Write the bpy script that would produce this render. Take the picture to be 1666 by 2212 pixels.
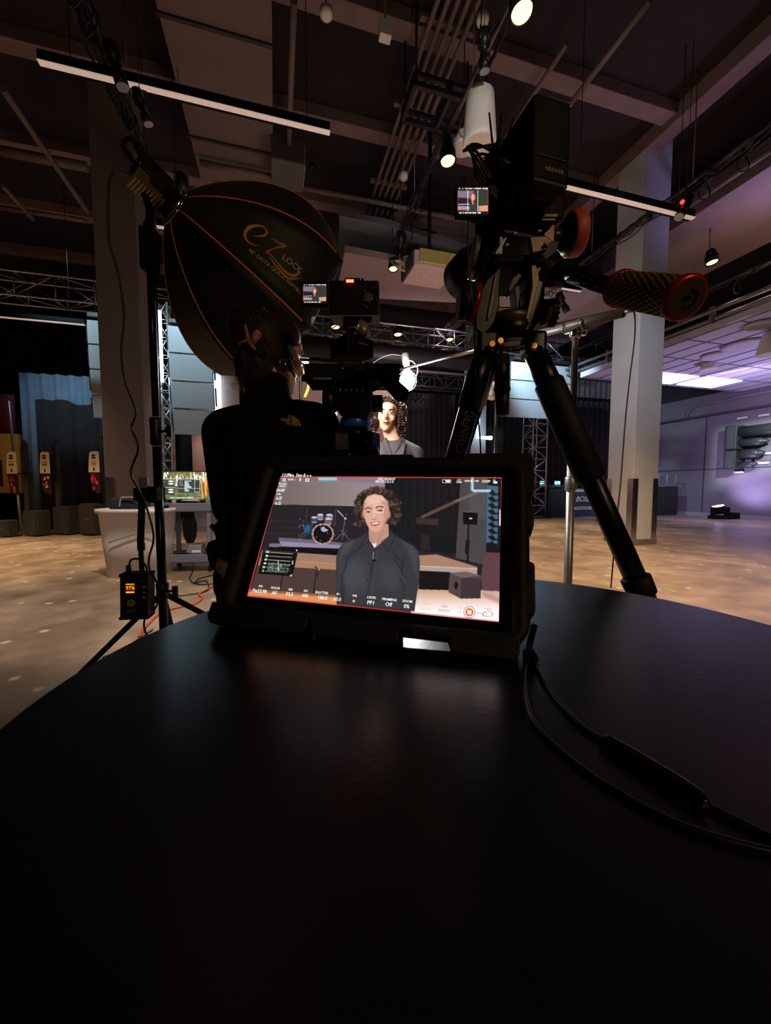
import bpy, bmesh, math, random
import numpy as np
from mathutils import Vector, Matrix, Quaternion, noise

for o in list(bpy.data.objects):
    bpy.data.objects.remove(o)
C = bpy.context.scene.collection
SC = bpy.context.scene
R = math.radians
random.seed(7)

# ------------------------------------------------------------------ camera
F = 840.0; PITCH = R(3.75); CAMH = 1.235
cam_d = bpy.data.cameras.new('camera'); cam = bpy.data.objects.new('camera', cam_d); C.objects.link(cam)
cam.location = (0, 0, CAMH); cam.rotation_euler = (R(90) - PITCH, 0, 0)
cam_d.sensor_fit = 'HORIZONTAL'; cam_d.sensor_width = 36.0; cam_d.lens = F / 1666 * 36.0
cam_d.clip_start = 0.01; cam_d.clip_end = 200
SC.camera = cam
# ------------------------------------------------------------------ exposure, world
SC.view_settings.view_transform = 'Standard'; SC.view_settings.look = 'None'
SC.view_settings.gamma = 1.0; SC.view_settings.use_curve_mapping = False
SC.view_settings.exposure = 0.0
W = bpy.data.worlds.new('world'); SC.world = W; W.use_nodes = True
W.node_tree.nodes['Background'].inputs[0].default_value = (0.75, 0.72, 0.85, 1)
W.node_tree.nodes['Background'].inputs[1].default_value = 0.004
SC.cycles.max_bounces = 6; SC.cycles.diffuse_bounces = 3; SC.cycles.glossy_bounces = 3
SC.cycles.sample_clamp_indirect = 3.0; SC.cycles.use_denoising = True
SC.cycles.caustics_reflective = False; SC.cycles.caustics_refractive = False

# ------------------------------------------------------------------ geometry of the place
# room axes: u runs to the right along the beams, v runs away along the light battens
RA = R(15.6)
RM = Matrix.Rotation(RA, 4, 'Z')
def rw(u, v, z): return RM @ Vector((u, v, z))
def uv_of(p): return (math.cos(RA)*p[0] + math.sin(RA)*p[1], -math.sin(RA)*p[0] + math.cos(RA)*p[1], p[2])
_c, _s = math.cos(PITCH), math.sin(PITCH)
def ray(px, py):
    dx = (px - 833)/F; dy = -(py - 1106)/F
    return Vector((dx, _c + dy*_s, -_s + dy*_c))
def at(px, py, Y):
    r = ray(px, py); return Vector((0, 0, CAMH)) + r*(Y/r.y)
def onz(px, py, z):
    r = ray(px, py); return Vector((0, 0, CAMH)) + r*((z - CAMH)/r.z)
def onv(px, py, v):
    r = ray(px, py); q = -math.sin(RA)*r.x + math.cos(RA)*r.y
    return Vector((0, 0, CAMH)) + r*(v/q)
def onu(px, py, u):
    r = ray(px, py); q = math.cos(RA)*r.x + math.sin(RA)*r.y
    return Vector((0, 0, CAMH)) + r*(u/q)
def V2(p): return Vector(uv_of(p))      # world -> room
def proj(p):
    q = Vector(p) - Vector((0, 0, CAMH)); d = q.y*_c - q.z*_s
    return (833 + F*q.x/d, 1106 - F*(q.y*_s + q.z*_c)/d)

# ------------------------------------------------------------------ lights
onz_ = onz
def add_light(kind, name, loc, power, color, target=None, size=0.3, spot=60, blend=0.6, size_y=None):
    l = bpy.data.lights.new(name, kind); l.energy = power; l.color = color
    o = bpy.data.objects.new(name, l); C.objects.link(o); o.location = loc
    if kind == 'SPOT': l.spot_size = R(spot); l.spot_blend = blend; l.shadow_soft_size = size
    elif kind == 'AREA':
        l.size = size
        if size_y: l.shape = 'RECTANGLE'; l.size_y = size_y
    else: l.shadow_soft_size = size
    if target is not None:
        o.rotation_euler = (Vector(target) - Vector(loc)).to_track_quat('-Z', 'Y').to_euler()
    return o
WARM = (1.0, 0.70, 0.42); WARMW = (1.0, 0.80, 0.62); VIOL = (0.55, 0.42, 1.0); ICE = (0.60, 0.86, 1.0)
# house spots hung from the battens, thrown down onto the floor
for (u, v, tu, tv, p, sp) in [(5.0, 3.6, 5.2, 4.6, 2300, 74), (7.0, 10.0, 7.4, 9.6, 2000, 76), (10.5, 5.5, 10.6, 6.4, 2600, 78), (11.0, 9.5, 11.0, 9.6, 700, 50),
                              (-5.2, 7.6, -5.2, 8.4, 2500, 74), (-8.0, 8.5, -8.0, 9.2, 2000, 66), (2.5, 9.0, 2.2, 11.0, 750, 62)]:
    add_light('SPOT', 'house_spot_light', rw(u, v, 6.2), p, WARM, rw(tu, tv, 0), 0.12, sp, 0.9)
# added unseen fills, then violet wash over the display wall, uplight and lower ceiling on the right
for (u, v, tu, tv, p, sp) in [(-0.8, 3.0, -1.5, 5.4, 1400, 50), (-0.4, 9.0, -1.4, 9.6, 600, 60)]:
    add_light('SPOT', 'pale_fill_light', rw(u, v, 6.2), p, (1.0, 0.82, 0.68), rw(tu, tv, 0), 0.12, sp, 0.9)  # added pale fills that brighten the bin and nearby floor
add_light('SPOT', 'truss_fill', rw(4.0, 9.5, 2.4), 420, (1.0, 0.84, 0.82), rw(4.2, 12.8, 6.0), 0.3, 80, 1.0)  # added fill that brightens the far truss
add_light('SPOT', 'column_light', rw(3.0, 2.6, 6.2), 620, (0.88, 0.93, 1.0), rw(7.2, 6.9, 3.6), 0.15, 34, 1.0)  # added cool fill for the right column's left face
add_light('SPOT', 'pendant_fill', rw(1.2, -1.0, 4.2), 420, (1.0, 0.93, 0.88), onz_(1036, 290, 5.6), 0.1, 22, 0.9)  # added fill from behind the camera, brightens the white pendant
add_light('AREA', 'violet_wash', rw(13.5, 9.0, 4.2), 120, (0.72, 0.62, 1.0), rw(17.6, 10.0, 1.4), 1.2)
add_light('SPOT', 'violet_uplight', rw(15.2, 7.0, 0.5), 900, (0.64, 0.54, 1.0), rw(14.0, 8.4, 4.9), 0.3, 110, 1.0)  # added violet spot near the floor, no fixture, colours the tiles
add_light('SPOT', 'violet_batten_light', rw(9.6, 5.2, 5.6), 110, VIOL, rw(8.2, 5.6, 8.2), 0.3, 130, 1.0)
add_light('SPOT', 'violet_floor_light', rw(13.0, 9.5, 4.6), 220, (0.7, 0.62, 1.0), rw(15.4, 10.8, 0), 0.3, 70, 1.0)
# low warm house light, off the frame behind the phone
add_light('AREA', 'rear_house_light', (1.9, -2.6, 3.2), 26, (1.0, 0.70, 0.40), (0.3, 1.2, 1.9), 0.4)
# added spots near the floor, standing in for its bounce toward the beams
for (u, v, p) in ((3.0, 6.5, 150), (5.5, 9.5, 110), (-4.5, 6.0, 30)):
    add_light('SPOT', 'floor_bounce_fill', rw(u, v, 0.3), p, (1.0, 0.80, 0.76), rw(u, v, 8), 0.8, 150, 1.0)

# ------------------------------------------------------------------ materials
MATS = {}
def srgb(r, g, b):
    f = lambda c: (c/255/12.92) if c/255 <= 0.04045 else ((c/255 + 0.055)/1.055)**2.4
    return (f(r), f(g), f(b))
def mat(name, col, rough=0.5, metal=0.0, emit=0.0, ecol=None, var=0.12, scale=14.0, bump=0.0, spec=None, bscale=None, alpha=None, trans=0.0, coat=0.0):
    if name in MATS: return MATS[name]
    m = bpy.data.materials.new(name); m.use_nodes = True; nt = m.node_tree
    b = nt.nodes['Principled BSDF']
    b.inputs['Roughness'].default_value = rough; b.inputs['Metallic'].default_value = metal
    if spec is not None: b.inputs['Specular IOR Level'].default_value = spec
    if coat: b.inputs['Coat Weight'].default_value = coat
    if trans: b.inputs['Transmission Weight'].default_value = trans
    col = tuple(col)
    tc = nt.nodes.new('ShaderNodeTexCoord'); nz = nt.nodes.new('ShaderNodeTexNoise')
    nz.inputs['Scale'].default_value = scale; nz.inputs['Detail'].default_value = 4
    nt.links.new(tc.outputs['Object'], nz.inputs['Vector'])
    rp = nt.nodes.new('ShaderNodeValToRGB')
    rp.color_ramp.elements[0].position = 0.3; rp.color_ramp.elements[1].position = 0.7
    rp.color_ramp.elements[0].color = (*[c*(1 - var) for c in col], 1)
    rp.color_ramp.elements[1].color = (*[min(1, c*(1 + var)) for c in col], 1)
    nt.links.new(nz.outputs['Fac'], rp.inputs['Fac']); nt.links.new(rp.outputs['Color'], b.inputs['Base Color'])
    if bump:
        bp = nt.nodes.new('ShaderNodeBump'); bp.inputs['Strength'].default_value = bump; bp.inputs['Distance'].default_value = 0.002
        n2 = nt.nodes.new('ShaderNodeTexNoise'); n2.inputs['Scale'].default_value = bscale or scale*12; n2.inputs['Detail'].default_value = 3
        nt.links.new(tc.outputs['Object'], n2.inputs['Vector'])
        nt.links.new(n2.outputs['Fac'], bp.inputs['Height']); nt.links.new(bp.outputs['Normal'], b.inputs['Normal'])
    if emit:
        b.inputs['Emission Color'].default_value = (*(ecol or col), 1); b.inputs['Emission Strength'].default_value = emit
    MATS[name] = m; return m
def painted(name, strength=1.0, sampled=False):
    if name in MATS: return MATS[name]
    m = bpy.data.materials.new(name); m.use_nodes = True; nt = m.node_tree
    b = nt.nodes['Principled BSDF']; b.inputs['Base Color'].default_value = (0.01, 0.01, 0.01, 1); b.inputs['Roughness'].default_value = 0.25
    a = nt.nodes.new('ShaderNodeAttribute'); a.attribute_name = 'Col'
    if strength:
        nt.links.new(a.outputs['Color'], b.inputs['Emission Color']); b.inputs['Emission Strength'].default_value = strength
    else:
        nt.links.new(a.outputs['Color'], b.inputs['Base Color']); b.inputs['Roughness'].default_value = 0.5
    try: m.cycles.emission_sampling = 'NONE'
    except Exception: pass
    MATS[name] = m; return m

BLK = mat('black plastic', srgb(20, 19, 19), 0.42, spec=0.4, bump=0.08, scale=30)
BLKM = mat('matte black', srgb(13, 12, 12), 0.75, spec=0.2)
RUB = mat('black rubber', srgb(17, 16, 16), 0.62, bump=0.3, scale=40, spec=0.3)
CHR = mat('chrome', (0.62, 0.62, 0.62), 0.18, 1.0, var=0.04)
STEEL = mat('brushed steel', (0.5, 0.49, 0.48), 0.38, 0.75, var=0.08)
ALU = mat('aluminium truss', (0.50, 0.46, 0.47), 0.38, 0.85, var=0.1)
DKM = mat('dark painted metal', srgb(36, 33, 34), 0.45, 0.3)
WHT = mat('white plastic', srgb(222, 216, 210), 0.45, var=0.04)
GREY = mat('grey plastic', srgb(120, 118, 120), 0.5, var=0.06)
RED = mat('red anodised', srgb(170, 16, 34), 0.3, 0.4)
BRASS = mat('brass', srgb(190, 140, 70), 0.3, 0.9)
CABLE = mat('black cable', srgb(16, 15, 15), 0.4, spec=0.5)
BEAM = mat('painted beam', srgb(128, 104, 102), 0.8, var=0.12, scale=3)
PIPE = mat('painted conduit', srgb(112, 94, 90), 0.6, var=0.1, scale=5)
SKIN = mat('skin', srgb(226, 168, 140), 0.5, var=0.06, scale=20)
ORNG = mat('orange piping', srgb(244, 134, 20), 0.4)
LAMP = mat('warm lamp lens', (1, 0.85, 0.6), 0.3, emit=2.6, ecol=(1.0, 0.66, 0.27))
WLAMP = mat('white bulb', (1, 1, 1), 0.3, emit=60.0, ecol=(0.95, 1.0, 0.93))
TUBEM = mat('cool light tube', (1, 1, 1), 0.3, emit=4.0, ecol=(0.55, 0.85, 1.0))

# ------------------------------------------------------------------ builders
def frame(o, x, y, z):
    M = Matrix.Identity(4)
    for i, a in enumerate((x, y, z)):
        for j in range(3): M[j][i] = a[j]
    for j in range(3): M[j][3] = o[j]
    return M
def look(o, fwd, up=(0, 0, 1)):
    """frame whose local y points along fwd, z near up"""
    y = Vector(fwd).normalized(); x = y.cross(Vector(up)).normalized(); z = x.cross(y)
    return frame(o, x, y, z)
ID = Matrix.Identity(4)
class MB:
    def __init__(s, M=ID): s.v = []; s.f = []; s.m = []; s.sm = []; s.M = M
    def _p(s, p): s.v.append(s.M @ Vector(p)); return len(s.v) - 1
    def _f(s, idx, mi, sm=False): s.f.append(tuple(idx)); s.m.append(mi); s.sm.append(sm)
    def box(s, c, d, mi=0, Rm=None):
        b = []
        for x in (-1, 1):
            for y in (-1, 1):
                for z in (-1, 1):
                    q = Vector((x*d[0]/2, y*d[1]/2, z*d[2]/2))
                    if Rm is not None: q = Rm @ q
                    b.append(s._p(Vector(c) + q))
        for f in ((0, 1, 3, 2), (4, 6, 7, 5), (0, 4, 5, 1), (2, 3, 7, 6), (0, 2, 6, 4), (1, 5, 7, 3)):
            s._f([b[i] for i in f], mi)
        return s
    def box2(s, a, b, mi=0):
        return s.box([(a[i] + b[i])/2 for i in range(3)], [abs(b[i] - a[i]) for i in range(3)], mi)
    def hexa(s, P, mi=0):
        """8 points: bottom 4 ccw, top 4 ccw"""
        b = [s._p(p) for p in P]
        for f in ((3, 2, 1, 0), (4, 5, 6, 7), (0, 1, 5, 4), (1, 2, 6, 5), (2, 3, 7, 6), (3, 0, 4, 7)): s._f([b[i] for i in f], mi)
        return s
    def prism(s, poly, z0, z1, mi=0, ax='z'):
        def t(p, z): return (p[0], p[1], z) if ax == 'z' else ((p[0], z, p[1]) if ax == 'y' else (z, p[0], p[1]))
        a = [s._p(t(p, z0)) for p in poly]; b = [s._p(t(p, z1)) for p in poly]; n = len(poly)
        s._f(a[::-1], mi); s._f(b, mi)
        for i in range(n): s._f((a[i], a[(i+1) % n], b[(i+1) % n], b[i]), mi)
        return s
    def quad(s, *P, mi=0): s._f([s._p(p) for p in P], mi); return s
    def ring(s, c, x, y, r, seg):
        return [s._p(Vector(c) + x*(r*math.cos(2*math.pi*i/seg)) + y*(r*math.sin(2*math.pi*i/seg))) for i in range(seg)]
    def cyl(s, p0, p1, r0, r1=None, seg=16, mi=0, caps=True, capmi=None):
        r1 = r0 if r1 is None else r1; p0 = Vector(p0); p1 = Vector(p1); d = (p1 - p0).normalized()
        x = d.orthogonal().normalized(); y = d.cross(x)
        a = s.ring(p0, x, y, r0, seg); b = s.ring(p1, x, y, r1, seg)
        for i in range(seg): s._f((a[i], a[(i+1) % seg], b[(i+1) % seg], b[i]), mi, True)
        if caps: s._f(a[::-1], mi if capmi is None else capmi); s._f(b, mi if capmi is None else capmi)
        return s
    def lathe(s, o, d, prof, seg=24, mi=0, caps=True):
        """prof: list of (dist along d, radius)"""
        o = Vector(o); d = Vector(d).normalized(); x = d.orthogonal().normalized(); y = d.cross(x)
        rr = [s.ring(o + d*t, x, y, max(r, 1e-5), seg) for t, r in prof]
        for a, b in zip(rr, rr[1:]):
            for i in range(seg): s._f((a[i], a[(i+1) % seg], b[(i+1) % seg], b[i]), mi, True)
        if caps: s._f(rr[0][::-1], mi); s._f(rr[-1], mi)
        return s
    def ball(s, c, r, seg=16, mi=0, Rm=None):
        r = (r, r, r) if not hasattr(r, '__len__') else r; n = max(6, seg//2); rows = []
        for j in range(n + 1):
            th = math.pi*j/n; row = []
            for i in range(seg):
                ph = 2*math.pi*i/seg
                q = Vector((r[0]*math.sin(th)*math.cos(ph), r[1]*math.sin(th)*math.sin(ph), r[2]*math.cos(th)))
                if Rm is not None: q = Rm @ q
                row.append(Vector(c) + q)
            rows.append(row)
        top = s._p(rows[0][0]); bot = s._p(rows[n][0]); idx = [[s._p(q) for q in row] for row in rows[1:n]]
        for i in range(seg):
            s._f((top, idx[0][i], idx[0][(i+1) % seg]), mi, True); s._f((bot, idx[-1][(i+1) % seg], idx[-1][i]), mi, True)
            for j in range(n - 2): s._f((idx[j][i], idx[j+1][i], idx[j+1][(i+1) % seg], idx[j][(i+1) % seg]), mi, True)
        return s
    def tube(s, pts, r, seg=8, mi=0, smooth=0, caps=True):
        pts = [Vector(p) for p in pts]
        if smooth: pts = spline(pts, smooth)
        rs = r if hasattr(r, '__len__') else [r]*len(pts)
        if len(rs) != len(pts): rs = list(np.interp(np.linspace(0, 1, len(pts)), np.linspace(0, 1, len(rs)), rs))
        t0 = (pts[1] - pts[0]).normalized(); x = t0.orthogonal().normalized(); prev = None
        for i, p in enumerate(pts):
            t = (pts[min(i+1, len(pts)-1)] - pts[max(i-1, 0)])
            t = t.normalized() if t.length > 1e-9 else t0
            x = (x - t*x.dot(t)); x = x.normalized() if x.length > 1e-6 else t.orthogonal().normalized()
            y = t.cross(x); a = s.ring(p, x, y, rs[i], seg)
            if prev:
                for k in range(seg): s._f((prev[k], prev[(k+1) % seg], a[(k+1) % seg], a[k]), mi, True)
            elif caps: s._f(a[::-1], mi)
            prev = a
        if caps: s._f(prev, mi)
        return s
    def mesh(s, me, M=ID, mi=0, smooth=True):
        n = len(s.v)
        for v in me.vertices: s.v.append(s.M @ (M @ v.co))
        for p in me.polygons: s._f([n + i for i in p.vertices], mi, smooth)
        return s
    def text(s, body, size, M=ID, mi=0, align='CENTER', ext=0.0, shear=0.0, bold=0.0, sx=1.0):
        cu = bpy.data.curves.new('t', 'FONT'); cu.body = body; cu.size = size; cu.align_x = align; cu.align_y = 'CENTER'
        cu.extrude = ext; cu.shear = shear; cu.offset = bold; cu.resolution_u = 3
        ob = bpy.data.objects.new('t', cu); C.objects.link(ob); bpy.context.view_layer.update()
        me = ob.to_mesh(); s.mesh(me, M @ Matrix.Diagonal((sx, 1, 1, 1)), mi, False); ob.to_mesh_clear()
        bpy.data.objects.remove(ob); bpy.data.curves.remove(cu); return s
    def build(s, name, mats, parent=None, bevel=0.0, label=None, kind=None, seg=2):
        me = bpy.data.meshes.new(name)
        org = Vector((0, 0, 0))
        if parent is None and s.v:
            lo = Vector([min(v[i] for v in s.v) for i in range(3)]); hi = Vector([max(v[i] for v in s.v) for i in range(3)])
            org = (lo + hi)/2; org.z = lo.z
        me.from_pydata([v - org for v in s.v], [], s.f)
        mats = mats if isinstance(mats, (list, tuple)) else [mats]
        for m in mats: me.materials.append(m)
        me.polygons.foreach_set('material_index', s.m); me.polygons.foreach_set('use_smooth', s.sm); me.update()
        o = bpy.data.objects.new(name, me); C.objects.link(o); o.location = org
        if parent is not None: put(o, parent)
        if bevel:
            b = o.modifiers.new('bevel', 'BEVEL'); b.width = bevel; b.segments = seg; b.limit_method = 'ANGLE'; b.angle_limit = R(40)
        if label: o['label'] = label
        if kind: o['kind'] = kind
        return o
def wmat(o):
    M = Matrix.Identity(4)
    while o is not None:
        M = (o.matrix_parent_inverse @ o.matrix_basis) @ M if o.parent else o.matrix_basis @ M
        o = o.parent
    return M
def put(o, parent):
    o.parent = parent; o.matrix_parent_inverse = wmat(parent).inverted()
def spline(P, n):
    out = []
    for i in range(len(P) - 1):
        a = P[max(i-1, 0)]; b = P[i]; c = P[i+1]; d = P[min(i+2, len(P)-1)]
        for k in range(n):
            t = k/n
            out.append(0.5*((2*b) + (c - a)*t + (2*a - 5*b + 4*c - d)*t*t + (3*b - a - 3*c + d)*t**3))
    out.append(P[-1]); return out
def thing(name, label, cat, loc, group=None, rz=0.0):
    o = bpy.data.objects.new(name, None); C.objects.link(o); o.location = loc; o.rotation_euler = (0, 0, rz)
    o.empty_display_size = 0.1; o['label'] = label; o['category'] = cat
    if group: o['group'] = group
    return o
def tag(o, label, cat, group=None, kind=None):
    o['label'] = label; o['category'] = cat
    if group: o['group'] = group
    if kind: o['kind'] = kind
    return o
def struct(o): o['kind'] = 'structure'; return o
def copy_tree(o, parent=None):
    c = o.copy(); C.objects.link(c); c.parent = parent
    for ch in [x for x in bpy.data.objects if x.parent == o]: copy_tree(ch, c)
    return c
def truss(name, p0, p1, w, bays, r, material, parent=None, up=(0, 0, 1)):
    p0 = Vector(p0); p1 = Vector(p1); M = look(p0, p1 - p0, up); L = (p1 - p0).length; mb = MB(M); h = w/2
    cs = [(-h, -h), (h, -h), (h, h), (-h, h)]
    for x, z in cs: mb.cyl((x, 0, z), (x, L, z), r, seg=8)
    for k in range(4):
        a = cs[k]; b = cs[(k+1) % 4]
        for i in range(bays):
            y0 = L*i/bays; y1 = L*(i+1)/bays
            q, w2 = (a, b) if (i + k) % 2 else (b, a)
            mb.cyl((q[0], y0, q[1]), (w2[0], y1, w2[1]), r*0.55, seg=6)
            mb.cyl((a[0], y0, a[1]), (b[0], y0, b[1]), r*0.5, seg=6)
    return mb.build(name, material, parent)

# voxel-merged organic bodies
def merged(specs, voxel=0.008, smooth=4):
    mb = MB()
    for sp in specs:
        if sp[0] == 'c':
            _, a, b, r0, r1 = sp; mb.cyl(a, b, r0, r1, 14); mb.ball(a, r0, 14); mb.ball(b, r1, 14)
        else:
            mb.ball(sp[1], sp[2], 20, Rm=sp[3] if len(sp) > 3 else None)
    me = bpy.data.meshes.new('tmp'); me.from_pydata(mb.v, [], mb.f); ob = bpy.data.objects.new('tmp', me); C.objects.link(ob)
    r = ob.modifiers.new('r', 'REMESH'); r.mode = 'VOXEL'; r.voxel_size = voxel
    if smooth: s = ob.modifiers.new('s', 'SMOOTH'); s.iterations = smooth; s.factor = 0.5
    dg = bpy.context.evaluated_depsgraph_get(); dg.update()
    out = bpy.data.meshes.new_from_object(ob.evaluated_get(dg)); bpy.data.objects.remove(ob); return out
def organic(name, specs, M, material, parent=None, voxel=0.008, smooth=4):
    me = merged(specs, voxel, smooth); mb = MB(M); mb.mesh(me); return mb.build(name, material, parent)

# ================================================================== THE SETTING
CEIL = 8.2
# polished concrete: brown, patchy, with pale flecks that paint small patches of light
fm = bpy.data.materials.new('polished concrete'); fm.use_nodes = True; nt = fm.node_tree; bs = nt.nodes['Principled BSDF']
tc = nt.nodes.new('ShaderNodeTexCoord')
def nz_(scale, det=5, dist=0.0, vec=None):
    n = nt.nodes.new('ShaderNodeTexNoise'); n.inputs['Scale'].default_value = scale; n.inputs['Detail'].default_value = det
    n.inputs['Distortion'].default_value = dist; nt.links.new(vec or tc.outputs['Object'], n.inputs['Vector']); return n
n1 = nz_(0.7, 6, 0.6); n2 = nz_(3.2, 6, 0.3); n3 = nz_(30, 4)
r1 = nt.nodes.new('ShaderNodeValToRGB'); e = r1.color_ramp.elements
e[0].position = 0.32; e[0].color = (*srgb(132, 112, 94), 1); e[1].position = 0.70; e[1].color = (*srgb(186, 164, 140), 1)
nt.links.new(n1.outputs['Fac'], r1.inputs['Fac'])
r2 = nt.nodes.new('ShaderNodeValToRGB'); e = r2.color_ramp.elements
e[0].position = 0.3; e[0].color = (0.66, 0.64, 0.62, 1); e[1].position = 0.68; e[1].color = (1.12, 1.12, 1.12, 1)
nt.links.new(n2.outputs['Fac'], r2.inputs['Fac'])
mx = nt.nodes.new('ShaderNodeMix'); mx.data_type = 'RGBA'; mx.blend_type = 'MULTIPLY'; mx.inputs[0].default_value = 1
nt.links.new(r1.outputs['Color'], mx.inputs[6]); nt.links.new(r2.outputs['Color'], mx.inputs[7])
vo = nt.nodes.new('ShaderNodeTexVoronoi'); vo.inputs['Scale'].default_value = 3.4; nt.links.new(tc.outputs['Object'], vo.inputs['Vector'])
r3 = nt.nodes.new('ShaderNodeValToRGB'); e = r3.color_ramp.elements
e[0].position = 0.07; e[0].color = (1, 1, 1, 1); e[1].position = 0.15; e[1].color = (0, 0, 0, 1)
nt.links.new(vo.outputs['Distance'], r3.inputs['Fac'])
mx2 = nt.nodes.new('ShaderNodeMix'); mx2.data_type = 'RGBA'; mx2.blend_type = 'MIX'
mm = nt.nodes.new('ShaderNodeMath'); mm.operation = 'MULTIPLY'; mm.inputs[1].default_value = 0.8
nt.links.new(r3.outputs['Color'], mm.inputs[0]); nt.links.new(mm.outputs[0], mx2.inputs[0])
nt.links.new(mx.outputs[2], mx2.inputs[6]); mx2.inputs[7].default_value = (*srgb(238, 222, 204), 1)
nt.links.new(mx2.outputs[2], bs.inputs['Base Color'])
rr = nt.nodes.new('ShaderNodeMapRange'); rr.inputs['To Min'].default_value = 0.22; rr.inputs['To Max'].default_value = 0.42
nt.links.new(n2.outputs['Fac'], rr.inputs['Value']); nt.links.new(rr.outputs[0], bs.inputs['Roughness'])
bp = nt.nodes.new('ShaderNodeBump'); bp.inputs['Strength'].default_value = 0.12; bp.inputs['Distance'].default_value = 0.01
nt.links.new(n3.outputs['Fac'], bp.inputs['Height']); nt.links.new(bp.outputs['Normal'], bs.inputs['Normal'])
struct(MB(RM).box2((-15, -4, -0.12), (17.9, 17.2, 0.0)).build('floor', fm))

CEILM = mat('dark ceiling deck', srgb(34, 22, 25), 0.9, var=0.15, scale=1.2)
WALLM = mat('dark wall', srgb(52, 48, 52), 0.85, var=0.1, scale=2)
WALLR = mat('display wall panel', srgb(118, 110, 122), 0.7, var=0.06, scale=1.5)
CURT = mat('black curtain', srgb(34, 31, 33), 0.95, var=0.15, scale=6)
struct(MB(RM).box2((-15, -4, CEIL), (17.9, 17.2, CEIL + 0.2)).build('ceiling', CEILM))
struct(MB(RM).box2((-15, 17.0, 0), (17.9, 17.2, CEIL)).build('wall_back', WALLM))
struct(MB(RM).box2((-15.2, -4, 0), (-15, 17.2, CEIL)).build('wall_left', WALLM))
mb = MB(RM).box2((17.6, -4, 0), (17.9, 17.0, 5.10), 0)
mb.box2((17.9, -4, 5.1), (18.1, 17.2, CEIL), 1)
wr = struct(mb.build('wall_right', [WALLR, WALLM]))
# horizontal ledge and panel joints on the display wall
struct(MB(RM).box2((17.44, -4, 4.18), (17.6, 17, 4.26)).build('trim_1', mat('wall ledge', srgb(70, 64, 74), 0.6)))
struct(MB(RM).box2((17.54, -4, 0.0), (17.6, 17, 0.12)).build('baseboard_right', mat('wall base', srgb(150, 142, 160), 0.6)))
mb = MB(RM)
for v in (2, 4.6, 7.2, 9.8, 12.4, 15): mb.box2((17.585, v, 0.12), (17.603, v + 0.03, 4.18))
mb.box2((17.585, -4, 1.95), (17.603, 17, 1.975))
struct(mb.build('trim_2', mat('panel joint', srgb(40, 36, 42), 0.8)))

# beams in the ceiling: across (u) and along (v)
k = 0
for v in (3.2, 5.94, 7.75, 9.9, 12.0, 14.2):
    k += 1
    struct(MB(RM).box2((-15, v - 0.14, 7.98), (7.1, v + 0.14, CEIL)).build('trim_%d' % (k + 2), BEAM, bevel=0.01))
for u in (7.3, 12.4):
    k += 1
    struct(MB(RM).box2((u - 0.16, -4, 7.9), (u + 0.16, 17, CEIL)).build('trim_%d' % (k + 2), BEAM, bevel=0.01))
# broad lowered soffit running away on the right, and the wide box duct over the left
SOFF = mat('soffit plaster', srgb(116, 98, 98), 0.85, var=0.05, scale=1)
k += 1
struct(MB(RM).box2((8.65, 2.0, 6.98), (11.3, 17.0, 7.5)).build('trim_%d' % (k + 2), SOFF))
DUCT = mat('duct paint', srgb(112, 92, 88), 0.75, var=0.06, scale=1)
def rp(a, z): return (uv_of(onz(a[0], a[1], z))[0], uv_of(onz(a[0], a[1], z))[1])
dl = MB(RM).prism([(-1.40, 1.5), (0.06, 1.5), (0.04, 8.66), (-1.36, 8.95)], 7.4, 7.85)
dt = thing('ceiling_duct', 'wide flat box duct running away overhead, above the black softbox', 'duct', rw(-0.7, 5, 7.4))
dl.build('duct_body', DUCT, dt)
for vv in (3.9, 6.05, 7.9): MB(RM).box2((-1.40, vv, 7.37), (0.05, vv + 0.05, 7.40)).build('duct_seam', mat('duct seam', srgb(52, 42, 42), 0.7), dt)
# low tiled ceiling over the display bay
TILE = mat('acoustic tile', srgb(190, 182, 200), 0.85, var=0.04)
mb = MB(RM).box2((10.0, 3.0, 4.92), (17.6, 11.2, 5.10))
struct(mb.build('ceiling_display_bay', TILE))
mb = MB(RM)
for i in range(13): mb.box2((10.0 + i*0.62, 3.0, 4.905), (10.03 + i*0.62, 11.2, 4.925))
for j in range(8): mb.box2((10.0, 3.0 + j*1.15, 4.905), (17.6, 3.03 + j*1.15, 4.925))
k += 1
struct(mb.build('trim_%d' % (k + 2), mat('ceiling grid', srgb(110, 100, 125), 0.6)))
TROF = mat('violet troffer', (0.9, 0.85, 1), 0.5, emit=1.7, ecol=(0.62, 0.50, 1.0))
for i, (u0, u1, v0) in enumerate([(11.9, 13.6, 9.9), (13.9, 15.6, 9.9)]):
    tag(MB(RM).box2((u0, v0, 4.87), (u1, v0 + 1.0, 4.915)).build('ceiling_light_panel', TROF),
        ['glowing violet ceiling panel in the low tiled ceiling, nearer the square column', 'glowing violet ceiling panel in the low tiled ceiling, farther from the square column'][i], 'ceiling light', 'violet ceiling panels')
mb = MB(RM)
for z, y in ((5.16, 9.96), (5.34, 9.9)): mb.cyl((y, 3.0, z), (y, 12.5, z), 0.05, seg=10)
for v in (4, 5.5, 7, 8.5, 10, 11.5): mb.box((9.93, v, 5.25), (0.12, 0.08, 0.36))
tag(mb.build('rail_pipe', mat('grey steel pipe', srgb(120, 116, 122), 0.4, 0.5)), 'grey double pipe rail along the edge of the low tiled ceiling', 'pipe')
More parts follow.
